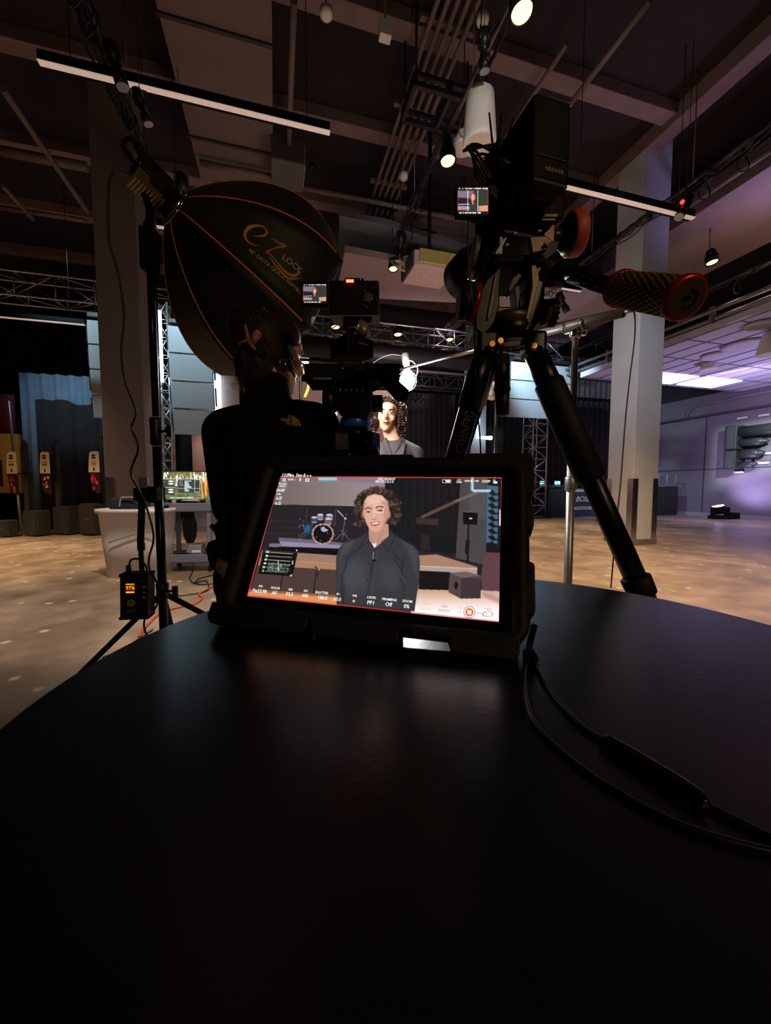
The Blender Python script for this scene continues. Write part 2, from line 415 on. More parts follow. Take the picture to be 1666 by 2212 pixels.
for (px, py, r, wh_) in ((1610, 745, 0.5, 'largest of the three'), (1545, 767, 0.32, 'nearest the square column'), (1645, 700, 0.3, 'highest in the picture')):
    q = uv_of(onz(px, py, 4.9))
    tag(MB(RM).lathe((q[0], q[1], 4.9), (0, 0, -1), [(0, r), (0.04, r*0.97), (0.05, r*0.8)], 28).build('ceiling_speaker', TILE),
        'round flush ceiling loudspeaker in the low tiled ceiling, ' + wh_, 'ceiling speaker', 'round ceiling loudspeakers')

# columns with steel corner guards
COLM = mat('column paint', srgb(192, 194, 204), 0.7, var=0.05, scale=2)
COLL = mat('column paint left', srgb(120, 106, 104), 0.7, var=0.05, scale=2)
def column(n, u, v, w, m, guards=True):
    o = MB(RM).box2((u, v, 0), (u + w, v + w, CEIL)).build('column_%d' % n, m, bevel=0.012); struct(o)
    struct(MB(RM).box2((u - 0.02, v - 0.02, 0), (u + w + 0.02, v + w + 0.02, 0.12)).build('baseboard_column_%d' % n, mat('column base', srgb(112, 108, 104), 0.5)))
    if guards:
        q = 0
        for (cu, cv, su, sv) in ((u, v, 1, 1), (u + w, v, -1, 1), (u, v + w, 1, -1), (u + w, v + w, -1, -1)):
            q += 1
            g = MB(RM).box2((cu - 0.008*su, cv - 0.008*sv, 0.12), (cu + 0.13*su, cv + 0.004*sv, 1.40))
            g.box2((cu - 0.008*su, cv - 0.008*sv, 0.12), (cu + 0.004*su, cv + 0.13*sv, 1.40))
            struct(g.build('trim_column_%d_%d' % (n, q), mat('polished guard', (0.78, 0.76, 0.74), 0.24, 1.0, var=0.05)))
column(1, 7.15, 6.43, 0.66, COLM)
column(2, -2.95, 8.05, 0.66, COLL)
cu3 = uv_of(onv(1017, 1000, 13.2))[0]
column(3, cu3, 13.2, 0.62, COLM, False)

# ---------------------------------------------------------------- far wall: curtains, screen, blue drape
def curtain(name, u0, u1, v, z0, z1, m, waves, amp, label=None, cat='curtain', wavy=0.0, group=None):
    mb = MB(RM); n = int(waves*10); a = []; b = []
    rnd = random.Random(int(u0*100) + waves)
    ph = [rnd.uniform(0.7, 1.3) for _ in range(waves + 2)]
    for i in range(n + 1):
        t = i/n; s = math.sin(t*waves*2*math.pi)*amp*ph[int(t*waves)]
        zt = z1 + wavy*(math.sin(t*9) + 0.5*math.sin(t*23 + 1))
        a.append(mb._p((u0 + (u1 - u0)*t, v + s, z0))); b.append(mb._p((u0 + (u1 - u0)*t, v + s*0.7, zt)))
    for i in range(n): mb._f((a[i], a[i+1], b[i+1], b[i]), 0, True)
    o = mb.build(name, m); s = o.modifiers.new('thick', 'SOLIDIFY'); s.thickness = 0.02
    return tag(o, label, cat, group)
curtain('stage_curtain', -14, -6.2, 15.6, 0.05, 7.0, CURT, 26, 0.10, 'long black curtain across the far wall at the far left')
curtain('stage_curtain', 4.35, 7.0, 14.6, 0.05, 4.9, mat('charcoal curtain', srgb(60, 56, 60), 0.9), 12, 0.09, 'charcoal pleated curtain behind the person facing the lens')
curtain('stage_curtain', 7.9, 17.3, 14.9, 0.05, 5.4, CURT, 32, 0.09, 'wide black curtain behind the truss tower on the right')
curtain('stage_curtain', -2.7, 2.0, 15.9, 0.05, 6.0, CURT, 16, 0.09, 'black curtain at the back, left of the projection screen')
BLUEC = mat('blue lit drape', srgb(120, 138, 155), 0.85, var=0.08, scale=4)
q0 = uv_of(onv(50, 960, 14.2))[0]; q1 = uv_of(onv(215, 960, 14.2))[0]
curtain('blue_drape', q0, q1 + 1.2, 14.2, 0.3, 4.6, BLUEC, 9, 0.08, 'pale blue lit drape on the left behind the dark cloth', 'drape')
curtain('dark_cloth_cover', uv_of(onv(84, 1000, 13.4))[0], uv_of(onv(222, 1000, 13.4))[0] + 0.8, 13.4, 0.0, 3.66, CURT, 8, 0.06, 'black cloth hung over tall gear in front of the blue drape', 'cloth', wavy=0.06)
curtain('red_curtain', -13, uv_of(onv(34, 900, 14.0))[0], 14.0, 2.75, 3.9, mat('red curtain', srgb(96, 10, 18), 0.8), 9, 0.06, 'short red curtain at the far left edge')
YEL = mat('yellow wall', srgb(190, 140, 50), 0.8)
kx = uv_of(onv(47, 1000, 13.9))[0]
yw = thing('yellow_booth_wall', 'mustard yellow booth wall with a dark window at the far left', 'booth', rw(kx - 1.5, 13.9, 0))
MB(RM).box2((kx - 3.5, 13.8, 1.05), (kx, 13.95, 2.75)).build('wall_board', YEL, yw)
MB(RM).box2((kx - 1.7, 13.77, 1.25), (kx - 0.42, 13.8, 2.0)).build('window_frame', mat('dark frame', srgb(30, 24, 18), 0.5), yw)
MB(RM).box2((kx - 1.6, 13.755, 1.33), (kx - 0.52, 13.775, 1.92)).build('window_pane', mat('dull pane', srgb(120, 96, 60), 0.3), yw)
# beige-pink wall returns and the big projection screen
PINK = mat('beige pink wall', srgb(176, 140, 132), 0.8, var=0.04, scale=1)
pl = uv_of(onv(428, 900, 13.6))[0]; pr = uv_of(onv(482, 900, 13.6))[0]
struct(MB(RM).box2((pl - 0.2, 13.6, 0), (pr + 0.5, 13.9, 6.2)).build('wall_pier', PINK))
sl = uv_of(onv(650, 900, 13.5))[0]; sr = uv_of(onv(868, 900, 13.5))[0]; stp = uv_of(onv(760, 832, 13.5))[2]
ps = thing('projection_screen', 'large pale pink projection screen behind the person facing the lens', 'screen', rw((sl + sr)/2, 13.5, 1.2))
MB(RM).box2((sl - 1.5, 13.5, 1.2), (sr, 13.54, stp)).build('screen_surface', mat('screen surface', srgb(214, 186, 184), 0.8, emit=0.13, ecol=srgb(225, 170, 165), var=0.03), ps)  # faint glow put in for light falling on the screen
MB(RM).box2((sl - 1.55, 13.48, stp), (sr + 0.05, 13.56, stp + 0.1)).build('screen_casing', BLKM, ps)
# grey cloud panels hung under the far ceiling
CLG = mat('grey ceiling cloud', srgb(92, 94, 100), 0.85, var=0.04, scale=1)
def slab(name, pxs, z, th, m, label, cat='ceiling panel'):
    return tag(MB(RM).prism([rp(p, z) for p in pxs], z, z + th).build(name, m), label, cat)
slab('ceiling_cloud_panel', [(726, 640), (1002, 655), (1190, 700), (1330, 668), (1345, 625), (1000, 592), (745, 545)], 6.3, 0.15, mat('pale ceiling cloud', srgb(150, 126, 128), 0.85, var=0.03),
     'broad pale panel hung under the far ceiling, beneath the projector')
slab('ceiling_cloud_panel', [(733, 556), (1003, 604), (1012, 540), (830, 484), (733, 466)], 6.9, 0.12, CLG, 'dark grey panel hung under the far ceiling, beyond the bundle of conduits')
HOOD = thing('air_duct_hood', 'small metal air outlet on the end of the overhead duct', 'air vent', onz(622, 400, 7.0))
q = V2(onz(622, 395, 7.0))
MB(RM).box2((q.x - 0.3, q.y - 0.5, 7.0), (q.x + 0.28, q.y + 0.2, 7.45)).build('hood_body', mat('grey duct metal', srgb(96, 90, 90), 0.5, 0.4), HOOD, bevel=0.02)
MB(RM).box2((q.x + 0.27, q.y - 0.42, 7.05), (q.x + 0.30, q.y + 0.12, 7.4)).build('grille', mat('pale grille', srgb(150, 140, 138), 0.5), HOOD)
# thin pipes along the far edge of the duct (across)
def upipe(pa, pb, z, r, label, m=PIPE, group='pipes across the ceiling'):
    a = V2(onz(pa[0], pa[1], z)); b = V2(onz(pb[0], pb[1], z)); v = (a.y + b.y)/2
    return tag(MB(RM).cyl((a.x, v, z), (b.x, v, z), r, seg=12).build('ceiling_pipe', m), label, 'pipe', group)
def vpipe(pa, pb, z, r, label, m=PIPE, group='pipes running away along the ceiling'):
    a = V2(onz(pa[0], pa[1], z)); b = V2(onz(pb[0], pb[1], z)); u = (a.x + b.x)/2
    return tag(MB(RM).cyl((u, a.y, z), (u, b.y, z), r, seg=12).build('ceiling_pipe', m), label, 'pipe', group)
upipe((430, 345), (600, 392), 7.25, 0.06, 'thick pipe across the end of the overhead duct')
upipe((650, 395), (1010, 485), 7.4, 0.05, 'pipe across the ceiling just beyond the air outlet')
upipe((735, 460), (1030, 535), 7.3, 0.09, 'stout pipe across the ceiling above the hanging projector')
upipe((0, 325), (190, 362), 7.6, 0.09, 'stout pipe across the ceiling left of the left column')
upipe((0, 445), (190, 480), 7.4, 0.05, 'faint pipe low across the dark ceiling at far left')
vpipe((0, 190), (192, 458), 7.2, 0.05, 'thin pipe running away at the far left of the ceiling')
vpipe((0, 400), (75, 475), 7.2, 0.04, 'thinner pipe running away below the pipe at far left')
vpipe((630, 0), (627, 330), 7.3, 0.045, 'thin pipe running away beside the overhead duct')
vpipe((1405, 0), (1232, 225), 7.7, 0.045, 'pipe running away above the tall battery on the camera rig')
vpipe((1215, 90), (1080, 330), 7.7, 0.04, 'pipe running away behind the white pendant speaker')
vpipe((1480, 470), (1666, 300), 7.0, 0.05, 'pipe beneath the soffit at the right edge')
# bundle of five parallel conduits
for i in range(5):
    ua = 2.13 + 0.13*i
    tag(MB(RM).cyl((ua, 2.0, 7.55), (ua, 10.9, 7.55), 0.034, seg=10).build('conduit', PIPE),
        'grey conduit, %s in the bundle of five running straight away overhead' % ('leftmost', 'second from left', 'middle one', 'second from right', 'rightmost')[i], 'conduit', 'bundle of five conduits')
for si, vv in enumerate((5.35, 6.6, 8.3, 10.0)):
    tag(MB(RM).box2((2.0, vv, 7.6), (2.8, vv + 0.07, 7.66)).build('conduit_strap', PIPE), 'cross strap over the bundle of five conduits, %s' % ('nearest the top of the picture', 'second from the top', 'third from the top', 'farthest and lowest in the picture')[si], 'strap', 'conduit straps')
# suspended black frame around the conduits
mb = MB(RM); fv = 5.75
for vv in (5.5, 6.05):
    mb.box2((1.95, vv, 6.85), (3.1, vv + 0.06, 6.92)); mb.box2((1.95, vv, 7.0), (3.1, vv + 0.06, 7.05))
for uu in (1.95, 2.5, 3.05): mb.box2((uu, 5.5, 6.85), (uu + 0.05, 6.11, 7.05))
for uu, vv in ((2.0, 5.55), (3.05, 5.55), (2.0, 6.05), (3.05, 6.05)): mb.cyl((uu, vv, 7.0), (uu, vv, 8.2), 0.018, seg=6)
tag(mb.build('strut_frame', DKM), 'black suspended strut frame crossing beneath the conduit bundle', 'frame')

# ---------------------------------------------------------------- linear ceiling lights (unlit, paleness put in as a faint glow)
def linear(px0, px1, z, label):
    a = V2(onz(*px0, z)); b = V2(onz(*px1, z)); v = (a.y + b.y)/2
    t = thing('linear_ceiling_light', label, 'ceiling light', rw((a.x + b.x)/2, v, z), 'long pale linear lights')
    MB(RM).box2((a.x, v - 0.05, z + 0.01), (b.x, v + 0.06, z + 0.13)).build('housing', BLKM, t)
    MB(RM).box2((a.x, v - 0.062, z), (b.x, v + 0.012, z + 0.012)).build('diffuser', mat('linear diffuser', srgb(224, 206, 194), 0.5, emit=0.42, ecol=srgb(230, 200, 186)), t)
    for uu in (a.x + 0.3, b.x - 0.3): MB(RM).cyl((uu, v, z + 0.13), (uu, v, CEIL), 0.006, seg=5).build('hanger', DKM, t)
linear((85, 139), (712, 293), 6.0, 'long pale linear light at the upper left, crossing over the duct')
linear((1214, 408), (1497, 474), 5.6, 'pale linear light crossing in front of the right column')
linear((975, 595), (1023, 602), 6.0, 'short pale linear light seen beside the projector')
linear((1185, 620), (1252, 632), 6.0, 'short pale linear light seen above the fluid head handle')
linear((340, 493), (362, 496), 5.5, 'end of a pale linear light peeking out behind the softbox ring')
linear((640, 771), (668, 776), 5.6, 'far pale linear light beside the head of the person in the black jacket')
linear((-40, 686), (180, 700), 5.0, 'thin pale linear light low on the far left')

# ================================================================== CEILING GEAR
def par_can(px, py, z, r, label, lit=True, group='theatre par lamps', tilt=(0.05, -0.15, -1), power=0, clampz=None):
    p = onz(px, py, z); d = Vector(tilt).normalized(); t = thing('par_can', label, 'stage light', p, group)
    L = r*2.6
    MB().lathe(p - d*L, d, [(0, r*0.45), (r*0.3, r*0.75), (L*0.45, r*0.85), (L*0.5, r*1.02), (L, r*1.06), (L, r*0.94), (L - r*0.3, r*0.9)], 24).build('can', BLKM, t)
    mb = MB().lathe(p - d*(r*0.32), d, [(0, r*0.9), (0.02, r*0.86)], 24)
    for k in range(3): mb.box(p + Vector(((k - 1)*r*0.5, 0, 0)) - d*(r*0.28), (r*0.12, r*1.2, 0.02))
    mb.build('lens', LAMP if lit else DKM, t)
    c = p - d*(L*0.5); x = d.orthogonal().normalized()
    MB().tube([c + x*r*1.1, c + x*r*1.15 - d*L*0.5, c - d*(L*1.0), c - x*r*1.15 - d*L*0.5, c - x*r*1.1], r*0.07, 6).build('yoke', DKM, t)
    top = c - d*L; e = Vector((top.x, top.y, clampz or (top.z + 0.25)))
    MB().cyl(top, e, r*0.12, seg=8).build('clamp', DKM, t)
    if power: add_light('SPOT', 'par_light', p + d*0.03, power, WARM, p + d*5, r*0.5, 60, 0.6)
    return t
par_can(1128, 30, 6.0, 0.115, 'lit theatre lamp at the top centre of the picture, largest of them', power=100, clampz=6.42)
par_can(968, 350, 6.0, 0.115, 'lit theatre lamp on the near batten, left of the white pendant speaker', power=100, clampz=6.42)
par_can(850, 582, 6.0, 0.10, 'lit theatre lamp hanging at the far end of the near batten, left of the projector', power=80, clampz=7.5)
par_can(1539, 568, 6.2, 0.12, 'lit theatre lamp alone under the dark ceiling right of the square column', power=60, clampz=8.2)
for i, (x, y) in enumerate(((725, 708), (860, 724), (971, 735))):
    q = onv(x, y, 12.6)
    par_can(x, y, q.z, 0.15, ['lit lamp under the far truss, nearest the softbox', 'lit lamp under the middle of the far truss', 'lit lamp under the far truss, nearest the tripod leg'][i], clampz=q.z + 0.5)

# battens: pipes running away with clamps and looped black cable
def batten(u, v0, v1, z, n, label, seed, dress=1.0):
    rnd = random.Random(seed); t = thing('lighting_batten', label, 'lighting pipe', rw(u, (v0 + v1)/2, z), 'lighting battens with cable')
    MB(RM).cyl((u, v0, z), (u, v1, z), 0.032, seg=12).build('pipe', mat('batten pipe', srgb(84, 76, 76), 0.4, 0.5), t)
    mb = MB(RM)
    for k in range(n):
        pts = []; v = v0; ph = rnd.uniform(0, 6)
        while v < v1:
            sag = 0.05 + 0.10*abs(math.sin(v*1.7 + ph))*dress
            pts.append(Vector((u + 0.09*math.sin(v*2.3 + ph), v, z + 0.03 - sag*rnd.uniform(0.2, 1.0)))); v += 0.22
        mb.tube(pts, 0.011, 5)
    for k in range(int(7*dress)):
        v = rnd.uniform(v0, v1); rr_ = rnd.uniform(0.10, 0.2)
        mb.tube([Vector((u + 0.05 + rr_*0.5*math.sin(a), v + rr_*0.5*math.sin(a*2)*0.4, z - rr_ + rr_*math.cos(a))) for a in np.linspace(0.3, 5.9, 14)], 0.010, 5)
    mb.build('cable_bundle', CABLE, t)
    for k in range(int((v1 - v0)/2.2) + 1):
        v = v0 + 0.6 + 2.2*k
        if v < v1: MB(RM).cyl((u, v, z), (u, v, CEIL), 0.010, seg=6).build('drop_rod', PIPE, t)
    for k in range(int((v1 - v0)/1.1)):
        v = v0 + 1.1*k + 0.3
        MB(RM).box((u, v, z - 0.02), (0.09, 0.06, 0.13)).build('pipe_clamp', DKM, t)
    return t
batten(2.50, 2.0, 8.3, 6.4, 6, 'lighting batten with looped cable running away left of the white pendant speaker', 3)
batten(6.90, 2.5, 11.5, 6.4, 8, 'lighting batten draped with cable crossing in front of the right column', 5, 1.6)
batten(-1.9, 1.5, 8.6, 6.4, 16, 'lighting batten thick with cable running down to the softbox lamp', 9, 2.0)
batten(10.6, 3.0, 12.0, 6.2, 5, 'lighting batten with cable beneath the soffit at the right edge', 11)
# fixtures riding the battens: profile spots, unlit
def profile_spot(p, d, s, label, red=False):
    p = Vector(p); d = Vector(d).normalized(); t = thing('profile_spotlight', label, 'stage light', p, 'unlit profile spotlights')
    MB().lathe(p, d, [(0, 0.05*s), (0.04*s, 0.10*s), (0.25*s, 0.11*s), (0.27*s, 0.07*s), (0.42*s, 0.075*s), (0.44*s, 0.095*s), (0.60*s, 0.095*s)], 20).build('barrel', mat('worn black metal', srgb(38, 36, 36), 0.35, 0.6), t)
    MB().cyl(p + d*0.602*s, p + d*0.61*s, 0.088*s, seg=20).build('front_lens', mat('clear lens', srgb(150, 150, 160), 0.1, 0.2), t)
    x = d.orthogonal().normalized(); c = p + d*0.2*s
    MB().tube([c + x*0.12*s, c + x*0.13*s + Vector((0, 0, 0.2*s)), c - x*0.13*s + Vector((0, 0, 0.2*s)), c - x*0.12*s], 0.012*s, 6).build('yoke', DKM, t)
    MB().cyl(c + Vector((0, 0, 0.2*s)), (c.x, c.y, CEIL), 0.005, seg=8).build('drop_rod', DKM, t)
    if red: MB().ball(p + d*0.2*s + Vector((0, 0, -0.0)) + x*0.0 + Vector((-0.11*s, -0.03, 0)), 0.045*s, 12).build('indicator', mat('red indicator', (1, .1, .05), 0.4, emit=2.0, ecol=(1, 0.05, 0.03)), t)
for a in [((235, 90), 5.9, (0.25, 0.1, -1), 0.7, 'unlit profile spotlight on the left batten, highest of them'),
          ((292, 190), 5.9, (0.3, 0.2, -1), 0.6, 'unlit profile spotlight over the left linear light'),
          ((392, 372), 5.9, (-0.2, 0.3, -1), 0.8, 'unlit profile spotlight behind the softbox mounting ring'),
          ((868, 500), 5.9, (-0.1, 0.2, -1), 0.8, 'unlit profile spotlight just above the lit lamp left of the projector'),
          ((1045, 60), 6.0, (0.1, 0.2, -1), 0.6, 'unlit profile spotlight on the near batten beside the top lit lamp')]:
    profile_spot(onz(*a[0], a[1]), a[2], a[3], a[4])
profile_spot(onz(1490, 425, 5.9), (-0.45, -0.2, -0.75), 0.75, 'unlit profile spotlight with a red indicator in front of the right column', True)
profile_spot(onz(1205, 632, 5.6), (0.5, 0.1, -0.8), 0.8, 'grey profile spotlight seen behind the fluid head handle')
# pendants: tall white pendant loudspeaker and its neighbours
def pendant(px, pb, ptop, z, r0, r1, label, m=WHT, group='white pendant loudspeakers'):
    p = onz(px, pb, z); zt = at(px, ptop, p.y).z
    t = thing('pendant_speaker', label, 'pendant speaker', p, group); h = zt - z
    MB().lathe(p, (0, 0, 1), [(0, r0*0.93), (0.01, r0), (h*0.12, r0*1.0), (h*0.6, r0*0.9), (h*0.9, r1*1.05), (h, r1*0.7)], 32).build('shell', m, t)
    MB().lathe(p + Vector((0, 0, -0.004)), (0, 0, 1), [(0, r0*0.90), (0.01, r0*0.92)], 32).build('grille', mat('pendant grille', srgb(214, 196, 184), 0.7), t)
    MB().cyl((p.x, p.y, zt), (p.x, p.y, CEIL), 0.008, seg=6).build('hanger_cable', DKM, t)
pendant(1036, 314, 196, 5.2, 0.19, 0.15, 'tall white pendant speaker hanging beside the tall battery of the camera rig')
pendant(1001, 322, 285, 6.2, 0.17, 0.10, 'smaller pale pendant partly hidden behind the tall white pendant speaker')
def pend_b(px, pb, pt, u, r, label):
    p = onu(px, pb, u); zt = at(px, pt, p.y).z
    t = thing('pendant_speaker', label, 'pendant speaker', p, 'white pendant loudspeakers'); h = zt - p.z
    MB().lathe(p, (0, 0, 1), [(0, r*0.95), (0.02, r), (h*0.5, r*0.82), (h*0.9, r*0.6), (h, r*0.45)], 28).build('shell', WHT, t)
    MB().cyl((p.x, p.y, zt), (p.x, p.y, 4.92), 0.015, seg=6).build('hanger_cable', DKM, t)
pend_b(1531, 799, 772, 12.5, 0.22, 'small white pendant speaker in front of the glowing violet panels')
pend_b(1664, 766, 716, 11.2, 0.26, 'small white pendant speaker cut by the right edge')
# little ceiling sensors
for (x, y, z, label) in ((705, 38, 7.3, 'round white sensor on the ceiling at top centre'), (832, 76, 7.2, 'small white box sensor on the ceiling beside the conduits'), (872, 388, 7.0, 'small white camera dome on a rod under the conduits'), (675, 368, 7.9, 'small dark sensor on the ceiling right of the air outlet'), (1043, 52, 7.4, 'white round siren on the ceiling by the top lit lamp')):
    p = onz(x, y, z); t = thing('ceiling_sensor', label, 'ceiling sensor', p)
    dk = 'dark' in label
    if 'box' in label: MB(Matrix.Translation(p) @ RM).box((0, 0, 0.05), (0.16, 0.12, 0.2)).build('sensor_body', WHT, t, bevel=0.01)
    else: MB().lathe(p, (0, 0, 1), [(0, 0.04), (0.02, 0.08), (0.09, 0.085), (0.1, 0.05)], 18).build('sensor_body', DKM if dk else WHT, t)
    MB().cyl(p + Vector((0, 0, 0.1)), (p.x, p.y, CEIL), 0.012, seg=6).build('stem', PIPE, t)

# projector on its pole
pp = onz(925, 600, 5.3); t = thing('ceiling_projector', 'white projector hanging on a black pole below the conduits, warm light painted on one side', 'projector', pp)
PM = look(pp, rw(0, 1, 0) - rw(0, 0, 0)); PJ = mat('projector shell', srgb(196, 168, 160), 0.5)
MB(PM).box((0, 0.0, 0.14), (0.82, 0.72, 0.28)).build('shell', PJ, t, bevel=0.02)
MB(PM).box((0.04, -0.38, 0.17), (0.72, 0.05, 0.24)).build('rear_panel', mat('warm lit panel', srgb(190, 170, 104), 0.45, 0.2), t, bevel=0.01)  # warm light on the near side put into a brass colour
MB(PM).box((-0.43, 0.0, 0.14), (0.05, 0.62, 0.26)).build('connector_panel', mat('navy side panel', srgb(36, 40, 54), 0.5), t)
MB(PM).box((-0.46, 0.1, 0.2), (0.02, 0.06, 0.14)).build('yellow_tag', mat('yellow tag', srgb(240, 190, 20), 0.5), t)
MB(PM).box((0.02, -0.05, -0.002), (0.13, 0.035, 0.004)).build('badge', mat('rosy badge', srgb(235, 150, 135), 0.4), t)
MB(PM).box((0.0, 0, 0.36), (0.5, 0.3, 0.03)).build('mount_plate', DKM, t)
MB(PM).cyl((0.02, 0, 0.36), (0.02, 0, CEIL - pp.z), 0.035, seg=14).build('pole', mat('black pole', srgb(28, 26, 26), 0.35, 0.6), t)
mb = MB(PM)
for k in range(4): mb.tube([Vector((-0.3, 0.1*k, 0.36)), Vector((-0.55 - 0.05*k, 0.05*k, 0.3)), Vector((-0.6, 0.02*k, 0.12)), Vector((-0.46, 0.0, 0.05))], 0.012, 6, smooth=6)
mb.build('cable_loop', mat('pale cable', srgb(170, 160, 140), 0.4), t)

# far trusses
p0 = onv(640, 706, 13.0); tz = 6.25
t = tag(truss('roof_truss', rw(0.0, 12.8, tz), rw(10.4, 12.8, tz), 0.55, 14, 0.035, ALU), 'silver box truss spanning behind the second camera, carrying small lit lamps', 'truss', 'box trusses')
tag(truss('roof_truss', rw(-14, 13.2, 6.6), rw(-2.9, 13.2, 6.6), 0.62, 12, 0.03, ALU), 'dim box truss across the far left, behind the left column', 'truss', 'box trusses')
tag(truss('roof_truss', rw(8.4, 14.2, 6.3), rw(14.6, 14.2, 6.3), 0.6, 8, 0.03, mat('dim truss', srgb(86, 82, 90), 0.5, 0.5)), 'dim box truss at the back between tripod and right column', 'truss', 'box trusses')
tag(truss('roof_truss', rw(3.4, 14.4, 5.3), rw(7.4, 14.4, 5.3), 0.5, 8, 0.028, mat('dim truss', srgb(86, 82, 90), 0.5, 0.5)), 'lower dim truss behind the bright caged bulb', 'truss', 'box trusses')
tag(MB(RM).cyl((-0.6, 12.2, 5.45), (8.0, 12.2, 5.45), 0.3, seg=20).build('air_duct', mat('black round duct', srgb(40, 37, 42), 0.5, 0.3)), 'fat round black duct below the far silver truss', 'duct')
tag(MB(RM).cyl((-0.6, 12.0, 4.95), (8.0, 12.0, 4.95), 0.035, seg=10).build('ceiling_pipe', PIPE), 'thin pipe just below the fat round duct', 'pipe')
# truss towers with cool light tubes
def tower(pxl, pxr, v, z1, label, tubes):
    a = uv_of(onv(pxl, 1000, v))[0]; b = uv_of(onv(pxr, 1000, v))[0]; w = b - a; u = (a + b)/2
    t = thing('truss_tower', label, 'truss tower', rw(u, v, 0), 'truss towers with cool light tubes')
    truss('tower_frame', rw(u, v, 0.05), rw(u, v, z1), w*0.62, 13, 0.03, ALU, t, up=rw(0, 1, 0) - rw(0, 0, 0))
    MB(RM).box2((u - w*0.5, v - w*0.5, 0), (u + w*0.5, v + w*0.5, 0.05)).build('base_plate', DKM, t)
    for (du, dv, z0, z2) in tubes:
        MB(RM).cyl((u + du, v + dv, z0), (u + du, v + dv, z2), 0.045, seg=12).build('light_tube', TUBEM, t)
    return t
tower(345, 382, 12.4, 6.3, 'black truss tower behind the left column, blue-white tube on it', [(-0.02, -0.25, 4.1, 6.0)])
tower(1130, 1178, 13.3, 5.9, 'silver truss tower standing between the big tripod legs', [(-0.15, -0.25, 4.0, 5.7), (0.12, -0.25, 4.3, 5.6)])
tt = tag(MB(RM).cyl((pr - 0.12, 13.45, 2.9), (pr - 0.12, 13.45, 4.75), 0.10, seg=12).build('light_tube', TUBEM), 'thick vertical pale blue light tube beside the beige wall, left of the black jacket', 'light tube')
MB(RM)
q = V2(onv(1032, 945, 12.9)); q2 = V2(onv(1062, 945, 12.9)); q3 = V2(onv(1032, 890, 12.9))
tag(MB(RM).tube([(q.x, 12.9, q3.z), (q.x, 12.9, q.z), (q2.x, 12.9, q.z)], 0.075, 10).build('light_tube', TUBEM), 'L shaped pale blue light tube on the grey pillar beside the big tripod', 'light tube')
q = V2(onv(428, 908, 12.9)); q2 = V2(onv(462, 908, 12.9))
tag(MB(RM).cyl((q.x, 13.45, q.z), (q2.x, 13.45, q.z), 0.035, seg=10).build('light_tube', TUBEM), 'short horizontal pale tube on the beige wall left of the black jacket', 'light tube')

# hanging line arrays: stacked pale cabinets, curving toward the audience at the bottom
CABM = mat('pale cabinet', srgb(150, 152, 156), 0.55, var=0.04)
GRL = mat('perforated grille', srgb(150, 156, 162), 0.6, bump=0.4, scale=60)
def line_array(uc, v, ztop, w, hs, n, label, yaw=0.0, dep=0.55, tiltstep=5):
    t = thing('line_array_speaker', label, 'loudspeaker', rw(uc, v, ztop), 'hanging line arrays')
    M = Matrix.Translation(rw(uc, v, ztop)) @ RM @ Matrix.Rotation(yaw, 4, 'Z'); ang = 0.0
    for k in range(n):
        D = M @ Matrix.Rotation(R(-ang), 4, 'X')
        MB(D).hexa([(-w/2, 0, -hs*0.97), (w/2, 0, -hs*0.97), (w*0.42, dep, -hs*0.88), (-w*0.42, dep, -hs*0.88), (-w/2, 0, 0), (w/2, 0, 0), (w*0.42, dep, -hs*0.1), (-w*0.42, dep, -hs*0.1)]).build('cabinet', CABM, t, bevel=0.01)
        MB(D).box((0, -0.012, -hs/2), (w*0.95, 0.02, hs*0.90)).build('grille', GRL, t)
        MB(D).box((-w/2 - 0.02, 0.1, -hs/2), (0.03, 0.12, hs*0.7)).build('rigging_bracket', DKM, t)
        MB(D).box((w/2 + 0.02, 0.1, -hs/2), (0.03, 0.12, hs*0.7)).build('rigging_bracket', DKM, t)
        M = M @ Matrix.Rotation(R(-ang), 4, 'X') @ Matrix.Translation((0, 0, -hs)); ang = -tiltstep*0 + tiltstep*(-1) if k else -tiltstep
        ang = -abs(tiltstep)
    MB(Matrix.Translation(rw(uc, v, ztop)) @ RM).box((0, 0.2, 0.12), (w*0.9, 0.5, 0.1)).build('top_frame', DKM, t)
    for s in (-1, 1): MB(RM).cyl((uc + s*w*0.3, v + 0.2, ztop + 0.1), (uc + s*w*0.3, v + 0.2, CEIL), 0.012, seg=6).build('chain', DKM, t)
    return t
a = V2(onv(356, 702, 11.8)); b = V2(onv(446, 702, 11.8))
line_array((a.x + b.x)/2 + 0.1, 11.8, a.z - 0.0, (b.x - a.x)*1.08, 0.72, 4, 'hanging stack of pale loudspeaker cabinets behind the softbox, lit blue-white')
a = V2(onv(187, 690, 11.9)); b = V2(onv(250, 690, 11.9))
line_array((a.x + b.x)/2, 11.9, a.z, (b.x - a.x)*1.0, 0.62, 4, 'hanging pale loudspeaker stack half hidden behind the left column', tiltstep=2)
a = V2(onv(1102, 780, 11.8)); b = V2(onv(1240, 780, 11.8))
line_array((a.x + b.x)/2, 11.8, a.z, (b.x - a.x)*0.96, 0.62, 3, 'hanging stack of pale loudspeaker cabinets seen between the big tripod legs')
for (px, py, pw) in ((400, 760, 120), (200, 760, 70), (1170, 840, 330)):
    q = onv(px, py, 11.8); add_light('SPOT', 'array_light', q + Vector((-1.7 if px > 900 else 0.3, -2.2, 1.6 if px > 900 else 2.2)), pw*6, ICE, q + Vector((0, 0, 0.5)), 0.15, 66, 0.8)
q = onv(130, 930, 14.2); add_light('SPOT', 'drape_light', q + Vector((0, -0.5, 3.5)) + Vector((0.6, -1.5, 0)), 110, (0.5, 0.72, 1.0), q - Vector((0, 0, 0.6)), 0.1, 70, 0.8)
